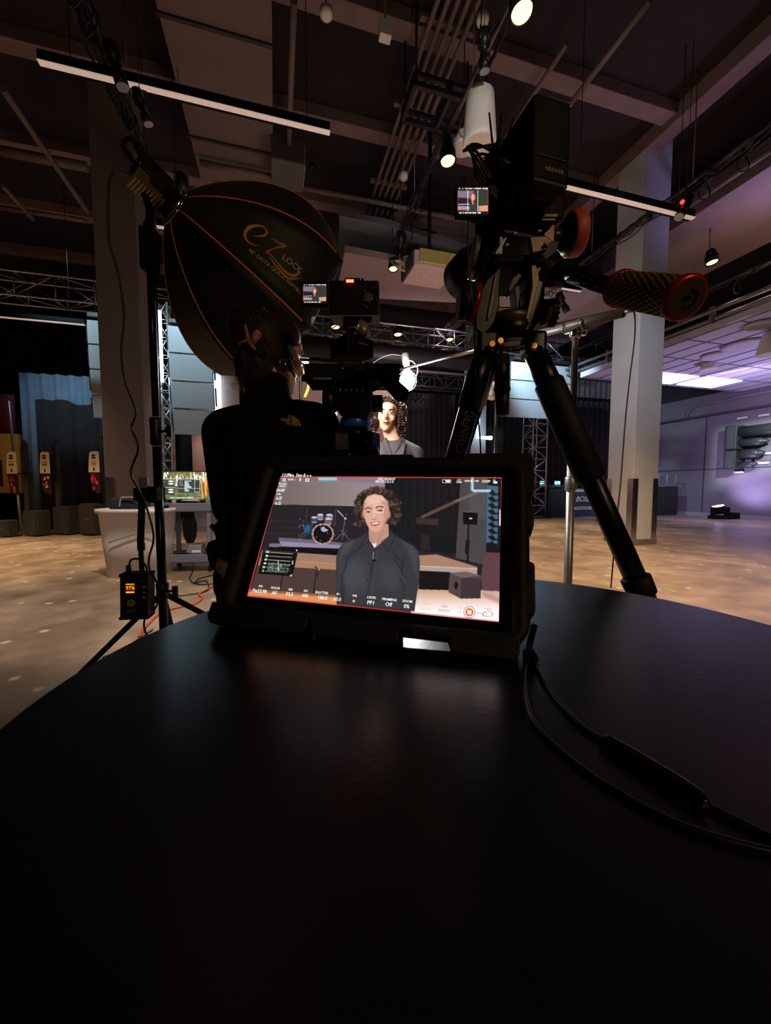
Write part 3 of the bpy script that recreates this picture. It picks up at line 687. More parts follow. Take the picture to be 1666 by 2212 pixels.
q = onv(450, 1000, 13.6); add_light('SPOT', 'wall_light', q + Vector((0.9, -1.0, 1.6)), 90, (1.0, 0.74, 0.64), q, 0.1, 60, 0.9)
q = onv(930, 900, 14.6); add_light('SPOT', 'curtain_light', q + Vector((0.4, -2.6, 3.2)), 220, (0.8, 0.74, 0.95), q, 0.1, 60, 0.9)

# ================================================================== GEAR ON THE FLOOR, FAR TO NEAR
CAB = mat('speaker cabinet', srgb(52, 46, 44), 0.6, bump=0.2, scale=30)
CABG = mat('speaker grille', srgb(40, 35, 33), 0.7, bump=0.5, scale=80)
def up_at(base, px, py):            # height of a pixel above a known ground point
    return at(px, py, base.y).z
def sub(px0, px1, yb, yt, label, logo=True):
    a = onz(px0, yb, 0); b = onz(px1, yb, 0); c = (a + b)/2; w = (b - a).length*0.74; h = up_at(c, (px0 + px1)/2, yt)
    t = thing('subwoofer', label, 'subwoofer', c, 'subwoofers on the floor'); M = Matrix.Translation(c) @ Matrix.Rotation(R(-12), 4, 'Z')
    MB(M).box((0, w*0.4, h/2 + 0.01), (w, w*0.8, h - 0.02)).build('cabinet', CAB, t, bevel=0.02)
    MB(M).box((0, -0.012, h/2 + 0.01), (w*0.94, 0.02, h*0.9)).build('grille', CABG, t, bevel=0.006)
    if logo: MB(M).text('BOSE', 0.06, Matrix.Translation((0, -0.026, h*0.52)) @ Matrix.Rotation(R(90), 4, 'X'), shear=0.3).build('badge', mat('silver badge', srgb(160, 150, 140), 0.3, 0.7), t)
    return c, w, h
sub(42, 92, 1159, 1103, 'dark subwoofer under the leftmost column speaker', False)
sub(106, 158, 1156, 1094, 'dark subwoofer under the middle column speaker', False)
sub(163, 216, 1157, 1088, 'tall dark subwoofer standing free beside the left column, badge on its front')
sub(-14, 25, 1161, 1124, 'small grey speaker box on the floor cut by the left edge')
def pole_unit(px_top, yt, px_bot, yb, yfloor, label, n):
    base = onz(px_bot, yfloor, 0); base.z = 0
    top = at(px_top, yt, base.y); bot = at(px_bot, yb, base.y); bot.x = top.x = (bot.x + top.x)/2
    t = thing('column_speaker', label, 'column loudspeaker', bot, 'slim column loudspeakers')
    MB().box(((bot.x), bot.y + 0.15, (top.z + bot.z)/2), (0.10, 0.11, top.z - bot.z)).build('column', CAB, t, bevel=0.015)
    MB().box(((bot.x), bot.y + 0.08, (top.z + bot.z)/2 + 0.3), (0.085, 0.02, (top.z - bot.z)*0.5)).build('grille', CABG, t)
    MB().cyl((bot.x, bot.y + 0.15, top.z), (bot.x, bot.y + 0.15, top.z + 0.06), 0.03, seg=10).build('top_pin', DKM, t)
    return t
pole_unit(40, 955, 50, 1103, 1158, 'slim dark column speaker, leftmost of the three', 0)
pole_unit(109, 955, 118, 1094, 1156, 'slim dark column speaker, middle of the three', 1)
t3 = pole_unit(213, 945, 222, 1140, 1148, 'slim dark column speaker on a round foot, nearest the left column', 2)
q = onz(222, 1152, 0); MB().lathe((q.x, q.y + 0.15, 0), (0, 0, 1), [(0, 0.26), (0.04, 0.25), (0.06, 0.06)], 24).build('round_foot', mat('grey foot', srgb(120, 110, 100), 0.5), t3)
def poster(px0, px1, yt, yb, yfloor, label, cols, seed):
    b = onz((px0 + px1)/2, yfloor, 0); Y = b.y + 0.02; a = at(px0, (yt + yb)/2, Y); c = at(px1, (yt + yb)/2, Y); w = c.x - a.x; zt = at(px0, yt, Y).z; zb = at(px0, yb, Y).z; x0 = a.x
    t = thing('information_sign', label, 'sign', (x0 + w/2, Y, zb), 'white and picture signs on the column speakers'); h = zt - zb; sp = zb + h*0.50
    MB().box((x0 + w + 0.06, Y + 0.10, sp), (0.26, 0.20, 0.03)).build('mounting_bar', DKM, t)
    pts = [(x0, sp), (x0 + w, sp), (x0 + w*0.98, zt - 0.02), (x0 + w*0.8, zt), (x0 + w*0.28, zt), (x0 + w*0.14, zt - 0.05), (x0 + w*0.04, sp + h*0.2)]
    mb = MB(); mb.prism([(p[0], p[1]) for p in pts], Y - 0.01, Y, 0, 'y'); mb.build('upper_panel', mat('cream sign', srgb(236, 222, 192), 0.6, var=0.02), t)
    mb = MB(); mb.box((x0 + w*0.5, Y - 0.012, zt - 0.13), (w*0.34, 0.004, 0.10))
    mb.text('BOSE', 0.05, Matrix.Translation((x0 + w*0.5, Y - 0.016, zt - 0.13)) @ Matrix.Rotation(R(90), 4, 'X'), 1)
    for k in range(4): mb.box((x0 + w*0.5, Y - 0.012, zt - 0.24 - 0.035*k), (w*(0.5 - 0.05*(k % 2)), 0.003, 0.008))
    mb.box((x0 + w*0.5, Y - 0.012, sp + h*0.07), (w*0.12, 0.003, 0.09)); mb.box((x0 + w*0.5, Y - 0.012, sp + h*0.20), (w*0.44, 0.003, 0.012))
    mb.build('printing', [BLKM, mat('cream sign', srgb(236, 222, 192), 0.6)], t)
    pts = [(x0 + w*0.05, sp), (x0 + w, sp), (x0 + w*1.02, zb), (x0 + w*0.75, zb), (x0 + w*0.25, zb + h*0.08)]
    MB().prism(pts, Y - 0.009, Y, 0, 'y').build('lower_panel', mat('dark picture', srgb(46, 22, 26), 0.5), t)
    rnd = random.Random(seed); mb = MB()
    for k in range(9):
        cx = x0 + w*rnd.uniform(0.28, 0.8); cz = zb + h*rnd.uniform(0.10, 0.42); r = w*rnd.uniform(0.08, 0.17)
        mb.prism([(cx + r*math.cos(i*math.pi/5)*(1 if i % 2 else 0.8), cz + r*1.3*math.sin(i*math.pi/5)) for i in range(10)], Y - 0.0115 - 0.0008*k, Y - 0.0105 - 0.0008*k, k % len(cols), 'y')
    mb.build('picture', [mat('print %d' % (hash_ % 997), (c_[0], c_[1], c_[2]), 0.5, var=0.02) for c_, hash_ in [(c2, int(sum(c2)*1000)) for c2 in cols]], t)
poster(15, 38, 976, 1070, 1158, 'cream information sign with a red and green picture, leftmost of the three', [srgb(220, 30, 70), srgb(200, 40, 60), srgb(90, 120, 60), srgb(150, 10, 40)], 1)
poster(87, 109, 976, 1069, 1157, 'cream information sign with a skin-toned crowd picture, middle of the three', [srgb(220, 140, 110), srgb(150, 70, 60), srgb(240, 170, 140)], 2)
poster(192, 216, 975, 1065, 1158, 'cream information sign with a crimson picture, nearest the left column', [srgb(210, 20, 60), srgb(230, 60, 80), srgb(150, 20, 120)], 3)
q = onz(45, 1112, 0); a = at(19, 866, 9.9); b = at(45, 1110, 9.9)
tag(MB().cyl((b.x, 9.9, 0.0), (a.x, 9.9, a.z), 0.03, seg=12).build('slender_pole', STEEL), 'slender bright metal pole leaning behind the leftmost column speaker', 'pole')

# ---- right: case, tables, clear box, moving head, sculpture of loudspeakers on the wall
c = onz(1262, 1117, 0); h = at(1250, 1055, c.y).z; M = Matrix.Translation(c) @ RM
t = thing('equipment_case', 'navy flight case with a white framed logo panel beside the tripod leg', 'case', c)
MB(M).box((0, 0.6, h/2), (1.30, 1.0, h)).build('case_body', mat('navy case', srgb(46, 48, 66), 0.5), t, bevel=0.02)
mb = MB(M)
for (x0, z0, x1, z1) in ((-0.60, 0.30, 0.54, 0.42), (-0.60, h - 0.14, 0.54, h - 0.04), (-0.60, 0.30, -0.52, h - 0.04), (0.46, 0.30, 0.54, h - 0.04)): mb.box2((x0, 0.085, z0), (x1, 0.10, z1))
mb.text('BOSE', 0.30, Matrix.Translation((-0.02, 0.08, h*0.62)) @ Matrix.Rotation(R(90), 4, 'X'), shear=0.35, bold=0.01)
mb.text('PROFESSIONAL', 0.09, Matrix.Translation((0, 0.07, 0.36)) @ Matrix.Rotation(R(90), 4, 'X'), mi=1)
mb.build('logo_panel', [mat('white paint', srgb(190, 180, 176), 0.5), BLKM], t)
def draped_table(px0, px1, yb, yt, label, dep=0.9):
    a = onz(px0, yb, 0); b = onz(px1, yb, 0); c = (a + b)/2; w = (b - a).length; h = at(px0, yt, c.y).z; M = Matrix.Translation(c) @ RM
    t = thing('draped_table', label, 'table', c, 'black draped tables'); mb = MB(M); n = 48
    P = [(-w/2, 0), (w/2, 0), (w/2, dep), (-w/2, dep)]; lo = []; hi = []
    for k in range(4):
        p, q = Vector(P[k]), Vector(P[(k+1) % 4]); nn = Vector((q.y - p.y, p.x - q.x)).normalized()
        for i in range(n):
            s = i/n; r = p.lerp(q, s) + nn*0.025*math.sin(s*40); lo.append(mb._p((r.x, r.y, 0.01))); r2 = p.lerp(q, s); hi.append(mb._p((r2.x, r2.y, h)))
    for i in range(4*n): mb._f((lo[i], lo[(i+1) % (4*n)], hi[(i+1) % (4*n)], hi[i]), 0, True)
    mb._f(hi, 0); mb.build('cloth', mat('black table cloth', srgb(24, 22, 26), 0.95), t); return c, w, h, M
c, w, h, M = draped_table(1408, 1470, 1113, 1051, 'black draped table against the wall behind the right column')
t = thing('clear_display_box', 'clear box with a pale frame standing on the draped table behind the right column', 'display box', M @ Vector((0.1, 0.3, h)))
mb = MB(M); bw, bh, bd = 0.95, 0.52, 0.4
for x in (-bw/2, 0.0, bw/2):
    for y in (0.1, 0.1 + bd): mb.cyl((0.1 + x, y, h), (0.1 + x, y, h + bh), 0.014, seg=6)
for z in (h + 0.014, h + bh):
    for y in (0.1, 0.1 + bd): mb.cyl((0.1 - bw/2, y, z), (0.1 + bw/2, y, z), 0.014, seg=6)
    for x in (-bw/2, bw/2): mb.cyl((0.1 + x, 0.1, z), (0.1 + x, 0.1 + bd, z), 0.014, seg=6)
mb.build('box_frame', mat('pale edge', srgb(150, 150, 168), 0.4), t)
c, w, h, M = draped_table(1186, 1228, 1118, 1056, 'black draped desk with small glowing equipment beside the truss tower', 0.8)
for i, (dx, lbl) in enumerate(((-0.35, 'low mixer with a small cyan display on the draped desk'), (0.35, 'second low mixer with a cyan display on the draped desk, nearer the case'))):
    t = thing('mixing_console', lbl, 'mixer', M @ Vector((dx, 0.35, h)))
    MB(M).hexa([(dx - .3, .1, h), (dx + .3, .1, h), (dx + .3, .6, h), (dx - .3, .6, h), (dx - .3, .1, h + .06), (dx + .3, .1, h + .06), (dx + .3, .6, h + .2), (dx - .3, .6, h + .2)]).build('console_body', DKM, t)
    MB(M @ Matrix.Translation((dx, 0.55, h + 0.25))).box((0, 0, 0), (0.26, 0.02, 0.13)).build('display', mat('cyan display', (0.2, 0.8, 0.9), 0.3, emit=1.2, ecol=(0.35, 0.85, 1.0)), t)
    mb = MB(M)
    for k in range(8): mb.cyl((dx - .26 + .07*k, .25, h + .09), (dx - .26 + .07*k, .25, h + .12), 0.014, seg=8)
    mb.build('knobs', GREY, t)
tag(MB().box(at(1302, 1045, 15.2), (0.12, 0.08, 0.1)).build('indicator_light', mat('blue indicator', (0.02, 0.3, 1), 0.4, emit=3.5, ecol=(0.02, 0.35, 1.0))), 'small bright blue indicator light on the desk gear beside the tripod leg', 'light')
p = onz(1565, 1122, 0); t = thing('moving_head_light', 'lit moving head lamp on the floor throwing violet light up the display wall', 'stage light', p)
M = Matrix.Translation(p)
MB(M).box((0, 0.2, 0.07), (0.62, 0.4, 0.14)).build('base', BLKM, t, bevel=0.02)
for s in (-1, 1): MB(M).box((0.26*s, 0.2, 0.28), (0.07, 0.22, 0.34)).build('yoke_arm', BLKM, t, bevel=0.02)
MB(M).lathe((0, 0.2, 0.20), (-0.25, 0.1, 1), [(0, 0.12), (0.08, 0.2), (0.25, 0.215), (0.28, 0.2)], 24).build('head', BLKM, t)
MB(M).lathe((-0.069, 0.229, 0.478), (-0.25, 0.1, 1), [(0, 0.19), (0.03, 0.17)], 24).build('lens', mat('violet lens', (1, 1, 1), 0.2, emit=9, ecol=(0.72, 0.66, 1.0)), t)
add_light('SPOT', 'moving_head_beam', p + Vector((0.05, 0.15, 0.62)), 240, (0.62, 0.5, 1.0), (p + Vector((2.2, 0.2, 2.2))), 0.12, 110, 0.9)
tag(MB().box(p + Vector((0.55, 0.25, 0.12)), (0.3, 0.3, 0.24)).build('power_box', BLKM, bevel=0.03), 'small black box on the floor beside the lit moving head lamp', 'box')
# wall sculpture: two upright boxes and four horizontal cylinders
WS = mat('display speaker grey', srgb(42, 46, 46), 0.45, var=0.08)
t0 = V2(onu(1579, 922, 17.35)); tb = V2(onu(1579, 1014, 17.35))
vE = V2(onu(1602, 960, 17.35)).y; vF = t0.y
for i, (za, zb_) in enumerate(((t0.z, (t0.z*0.45 + tb.z*0.55)), ((t0.z*0.45 + tb.z*0.55) - 0.03, tb.z))):
    t = thing('wall_speaker_box', ['upright grey speaker box on the display wall, upper of the two', 'upright grey speaker box on the display wall, lower of the two'][i], 'loudspeaker', rw(17.3, (vE + vF)/2, zb_), 'upright boxes on the display wall')
    MB(RM).box2((17.05, vE, zb_), (17.6, vF, za)).build('cabinet', WS, t, bevel=0.03)
    MB(RM).box2((17.035, vE + 0.06, zb_ + 0.04), (17.06, vF - 0.06, za - 0.04)).build('grille', mat('sculpture grille', srgb(52, 58, 56), 0.6, bump=0.4, scale=50), t)
for i, (ya, yb_, xe) in enumerate(((921, 946, 1720), (948, 966, 1662), (971, 992, 1652), (997, 1011, 1637))):
    a = V2(onu(1600, ya, 17.3)); b = V2(onu(1600, yb_, 17.3)); e_ = V2(onu(xe, (ya + yb_)/2, 17.3)); r = (a.z - b.z)/2*0.92; zc = (a.z + b.z)/2
    t = thing('wall_cylinder_speaker', ['topmost and longest grey horizontal cylinder on the display wall', 'second grey horizontal cylinder from the top on the display wall', 'third grey horizontal cylinder on the display wall, nozzle ended', 'lowest and shortest grey horizontal cylinder on the display wall'][i], 'loudspeaker', rw(17.3, (e_.y + vE)/2, zc), 'horizontal cylinders on the display wall')
    L = vE - e_.y
    MB(RM).lathe((17.3, vE, zc), (0, -1, 0), [(0, r), (L*0.72, r), (L*0.82, r*0.72), (L*0.83, r*0.55), (L*0.93, r*0.5), (L*0.94, r*0.3), (L, r*0.28)], 28).build('barrel', WS, t)
    MB(RM).box2((17.3, vE - L*0.5, zc - r*0.3), (17.6, vE - L*0.35, zc + r*0.3)).build('bracket', DKM, t)
for (x, y, wb_) in ((1604, 903, 'above them at left'), (1651, 897, 'above them at right'), (1662, 979, 'right of the third cylinder'), (1650, 1000, 'right of the lowest cylinder'), (1596, 1020, 'below them')):
    p = V2(onu(x, y, 17.55)); tag(MB(RM).box((17.55, p.y, p.z), (0.06, 0.34, 0.08)).build('wall_bracket', WHT, bevel=0.01), 'small white bracket on the display wall by the grey speakers, ' + wb_, 'bracket', 'white brackets on the display wall')
q = onu(1632, 965, 17.4); add_light('SPOT', 'display_spot', q + Vector((-3.2, -5.0, 1.72)), 2600, (0.74, 0.95, 0.88), q + Vector((0, 0, 0.02)), 0.008, 40, 0.1)
fp = q + Vector((-3.2, -5.0, 1.72)); fd = (q - fp).normalized(); FM = look(fp, fd); t = thing('added_shutter_box', 'black box added unseen to shape the spot on the display wall', 'stage light', fp)  # unseen box added so its blades cut the spot into a rectangle
mb = MB(FM)
for (x, z, w_, h_) in ((-0.125, 0, 0.18, 0.5), (0.125, 0, 0.18, 0.5), (0, 0.125, 0.5, 0.17), (0, -0.125, 0.5, 0.17)): mb.box((x, 0.25, z), (w_, 0.004, h_))
mb.build('shutter_blades', BLKM, t); mb = MB(FM)
for x in (-0.2, 0.2): mb.box((x, 0.08, 0), (0.01, 0.36, 0.4))
for z in (-0.2, 0.2): mb.box((0, 0.08, z), (0.4, 0.36, 0.01))
mb.box((0, -0.10, 0), (0.4, 0.01, 0.4)); mb.build('housing', BLKM, t); MB().cyl(fp + Vector((0, 0, 0.2)), (fp.x, fp.y, 4.95), 0.015, seg=8).build('hanger', DKM, t)
# conduit with a bend on the display wall
z1 = V2(onu(1666, 850, 17.5)).z; a = V2(onu(1500, 890, 17.5)); b = V2(onu(1494, 905, 17.5))
tag(MB(RM).tube([(17.5, 0, 4.72), (17.5, a.y - 1, 4.72), (17.5, a.y, 4.70), (17.5, a.y + 0.25, 4.55), (17.5, a.y + 0.3, 4.2)], 0.05, 10).build('wall_conduit', mat('violet grey conduit', srgb(120, 114, 128), 0.5)), 'pale conduit along the top of the display wall bending down at its end', 'conduit')
curtain('grey_pleated_valance', 11.5, 17.4, 14.6, 5.2, 6.8, mat('grey valance', srgb(78, 72, 76), 0.9), 20, 0.06, 'grey pleated valance high above the display wall')
mbm = mat('stone wall', srgb(60, 56, 60), 0.9, bump=0.6, scale=5)

# ---- tape marks and cords on the floor
for i, ((x0, y0), (x1, y1)) in enumerate((((1436, 1271), (1464, 1279)), ((1648, 1247), (1690, 1254)))):
    a = onz(x0, y0, 0.002); b = onz(x1, y1, 0.002); d = (b - a); n = Vector((-d.y, d.x, 0)).normalized()*0.014
    mb = MB(); mb.prism([(a - n)[:2], (b - n)[:2], (b + n)[:2], (a + n)[:2]], 0.001, 0.003)
    tag(mb.build('tape_mark', mat('green tape', srgb(150, 210, 40), 0.5)), ['short green tape mark on the floor beside the big tripod leg', 'short green tape mark on the floor at the right edge'][i], 'tape', 'green tape marks')
def cord(name, pts, r, m, label, z=0.012, seg=6, group=None):
    P = [onz(x, y, z) for x, y in pts]
    return tag(MB().tube(P, r, seg, smooth=8).build(name, m), label, 'cord', group)
cord('extension_cord', [(300, 1375), (318, 1350), (350, 1322), (392, 1310), (425, 1302), (437, 1290), (430, 1283), (450, 1272), (480, 1256)], 0.010, mat('orange cord', srgb(214, 84, 60), 0.5), 'orange extension cord snaking across the floor under the cart')
cord('floor_cable', [(417, 1200), (417, 1230), (410, 1248), (420, 1260), (450, 1262), (485, 1256)], 0.008, CABLE, 'black cable running from the cart along the floor')
cord('floor_cable', [(421, 1258), (430, 1250), (460, 1243), (500, 1238)], 0.007, CABLE, 'black cable looping on the floor just behind the first')
cord('floor_cable', [(424, 1258), (446, 1255), (448, 1275), (410, 1284), (372, 1288)], 0.007, CABLE, 'black cable turning a square corner across the orange cord')
cord('floor_cable', [(452, 1214), (470, 1205), (490, 1196)], 0.010, CABLE, 'black cable rising from behind the cart toward the black jacket')
cord('floor_cable', [(222, 1420), (260, 1405), (300, 1380), (330, 1360)], 0.006, CABLE, 'black cable lying near the light stand foot')

# ---- grey rolling bin
c = onz(300, 1252, 0); Y0 = c.y; a = at(222, 1105, Y0 + 0.25); b = at(362, 1105, Y0 + 0.25)
zt = at(290, 1098, Y0 + 0.25).z; wt = b.x - a.x; cx = (a.x + b.x)/2
t = thing('rolling_bin', 'large pale grey rubbish bin with a rolled rim, in front of the left column', 'bin', (cx, Y0 + 0.3, 0))
BIN = mat('pale grey bin', srgb(206, 198, 196), 0.55, var=0.04, scale=3)
mb = MB(); n = 40
def sup(a_, w, d, e=0.42):
    cs, sn = math.cos(a_), math.sin(a_); return (math.copysign(abs(cs)**e, cs)*w/2, math.copysign(abs(sn)**e, sn)*d/2)
prof = [(0.0, 0.80), (zt*0.5, 0.89), (zt*0.93, 0.955), (zt*0.935, 1.03), (zt, 1.04), (zt, 0.97), (zt*0.9, 0.93), (0.06, 0.78)]
rows = []
for z, k in prof: rows.append([mb._p((cx + sup(2*math.pi*i/n, wt*k, 0)[0], Y0 + 0.32 + sup(2*math.pi*i/n, 0, 0.62*k)[1], z)) for i in range(n)])
for r0, r1_ in zip(rows, rows[1:]):
    for i in range(n): mb._f((r0[i], r0[(i+1) % n], r1_[(i+1) % n], r1_[i]), 0, True)
mb._f(rows[-1], 0); mb._f(rows[0][::-1], 0); mb.build('bin_body', BIN, t)
A_ = [at(236 + 8*i, 1172 - 26*math.sin(math.pi*0.5*i/14), Y0 + 0.005) for i in range(15)]
MB().tube([p + Vector((0, 0.0 + 0.0, 0)) for p in A_], 0.008, 6).build('moulded_rib', mat('rib shade', srgb(140, 124, 116), 0.6), t)  # shade of the rib put into a darker copy of the bin colour
bag = thing('dark_bag', 'dark navy bag with a pale handle sitting in the grey bin', 'bag', (cx, Y0 + 0.3, zt - 0.1))
p0 = at(238, 1090, Y0 + 0.3); p1 = at(294, 1075, Y0 + 0.3)
MB().box(((p0.x + p1.x)/2, Y0 + 0.35, zt + 0.02), (p1.x - p0.x, 0.2, 0.26)).build('bag_body', mat('navy fabric', srgb(34, 34, 46), 0.9), bag, bevel=0.05, seg=3)
h0 = at(258, 1096, Y0 + 0.22); h1 = at(262, 1076, Y0 + 0.22); h2 = at(290, 1074, Y0 + 0.22)
MB().tube([h0, h1, (h1 + h2)/2, h2], 0.010, 8, smooth=5).build('handle', mat('pale handle', srgb(180, 160, 150), 0.5), bag)

# ---- utility cart with monitor
c = onz(440, 1236, 0); Yc = c.y; CART = mat('blue grey cart plastic', srgb(104, 104, 118), 0.55, var=0.05)
xl = at(352, 1150, Yc).x; xr = at(455, 1150, Yc).x; zt = at(400, 1104, Yc).z; zb = at(400, 1215, Yc).z; w = xr - xl; dep = 0.5
t = thing('utility_cart', 'blue-grey two shelf utility cart carrying a wide monitor', 'cart', ((xl + xr)/2, Yc + 0.25, 0)); M = Matrix.Translation(((xl + xr)/2, Yc, 0)) @ Matrix.Rotation(R(6), 4, 'Z')
def tray(z, nm):
    mb = MB(M); mb.box((0, dep/2, z), (w, dep, 0.03))
    for y in (0.015, dep - 0.015): mb.box((0, y, z + 0.05), (w, 0.03, 0.13))
    for x in (-w/2 + 0.015, w/2 - 0.015): mb.box((x, dep/2, z + 0.05), (0.03, dep - 0.06, 0.13))
    mb.build(nm, CART, t, bevel=0.008)
tray(zt, 'upper_tray'); tray(zb, 'lower_tray')
for x in (-w/2 + 0.04, w/2 - 0.04):
    for y in (0.04, dep - 0.04):
        MB(M).box((x, y, (zt + zb)/2), (0.06, 0.06, zt - zb)).build('upright', CART, t, bevel=0.008)
        wl = MB(M).cyl((x - 0.02, y, 0.055), (x + 0.02, y, 0.055), 0.055, seg=18).build('caster_wheel', BLKM, t)
        MB(M).box((x, y, 0.12), (0.05, 0.04, 0.13)).build('caster_fork', STEEL, wl)
MB(M).tube([(w/2, 0.05, zt + 0.1), (w/2 + 0.10, 0.05, zt + 0.12), (w/2 + 0.10, dep - 0.05, zt + 0.12), (w/2, dep - 0.05, zt + 0.1)], 0.018, 8, smooth=5).build('push_handle', CART, t)
cart_M = M; cart_z = zt; cart_zb = zb; cart_w = w
MB(M).box((-w/2 + 0.07, -0.012, zt + 0.05), (0.09, 0.02, 0.07)).build('power_outlet', BLKM, t, bevel=0.005)
# things on the cart
tag(MB(M).tube([(0.02 + 0.12*math.cos(a_), 0.12 + 0.07*math.sin(a_), zt + 0.13 + 0.012*a_/3) for a_ in np.linspace(0, 15, 50)], 0.009, 6).build('cable_coil', mat('white cable', srgb(196, 190, 196), 0.4)), 'coil of white cable on the top shelf of the cart', 'cable')
for i, (x, y, sx, sy, sz, m_, lb) in enumerate([(0.12, 0.3, 0.2, 0.16, 0.12, DKM, 'dark device on the top shelf of the cart under the monitor'), (0.26, 0.2, 0.10, 0.10, 0.14, GREY, 'small grey device on the top shelf of the cart, right end'), (-0.22, 0.15, 0.05, 0.05, 0.14, mat('pink bottle', srgb(200, 150, 140), 0.4), 'small pink bottle on the top shelf of the cart beside the stand pole')]):
    o = MB(M).box((x, y, zt + 0.015 + sz/2), (sx, sy, sz)).build('device', m_, bevel=0.015); tag(o, lb, 'device')
t = thing('laptop_power_pack', 'grey charger box with a paper label on the lower cart shelf', 'charger', M @ Vector((0.0, 0.25, zb)))
MB(M).hexa([(-0.12, .15, zb + .015), (.14, .15, zb + .015), (.14, .4, zb + .015), (-.12, .4, zb + .015), (-0.06, .2, zb + .22), (.12, .2, zb + .22), (.12, .38, zb + .22), (-.06, .38, zb + .22)]).build('charger_body', mat('mid grey', srgb(110, 108, 112), 0.5), t, bevel=0.01)
MB(M).box((0.06, 0.165, zb + 0.13), (0.12, 0.01, 0.035)).build('paper_label', WHT, t)
mb = MB(M); rnd = random.Random(4)
for k in range(9): mb.tube([(rnd.uniform(-.3, .25), rnd.uniform(.08, .4), zb + rnd.uniform(.03, .10)) for _ in range(5)], 0.012, 6, smooth=5)
tag(mb.build('cable_tangle', CABLE), 'tangle of black cable on the lower cart shelf', 'cable', kind='stuff')
t = thing('black_garment', 'black cloth bag hanging below the top shelf of the cart', 'bag', M @ Vector((-0.06, 0.3, zb + 0.02)))
MB(M).lathe((-0.08, 0.33, zb + 0.24), (0, 0, 1), [(0, 0.05), (0.1, 0.09), (0.3, 0.10), (0.42, 0.06)], 14).build('cloth_body', mat('black cloth', srgb(20, 19, 21), 0.95), t)

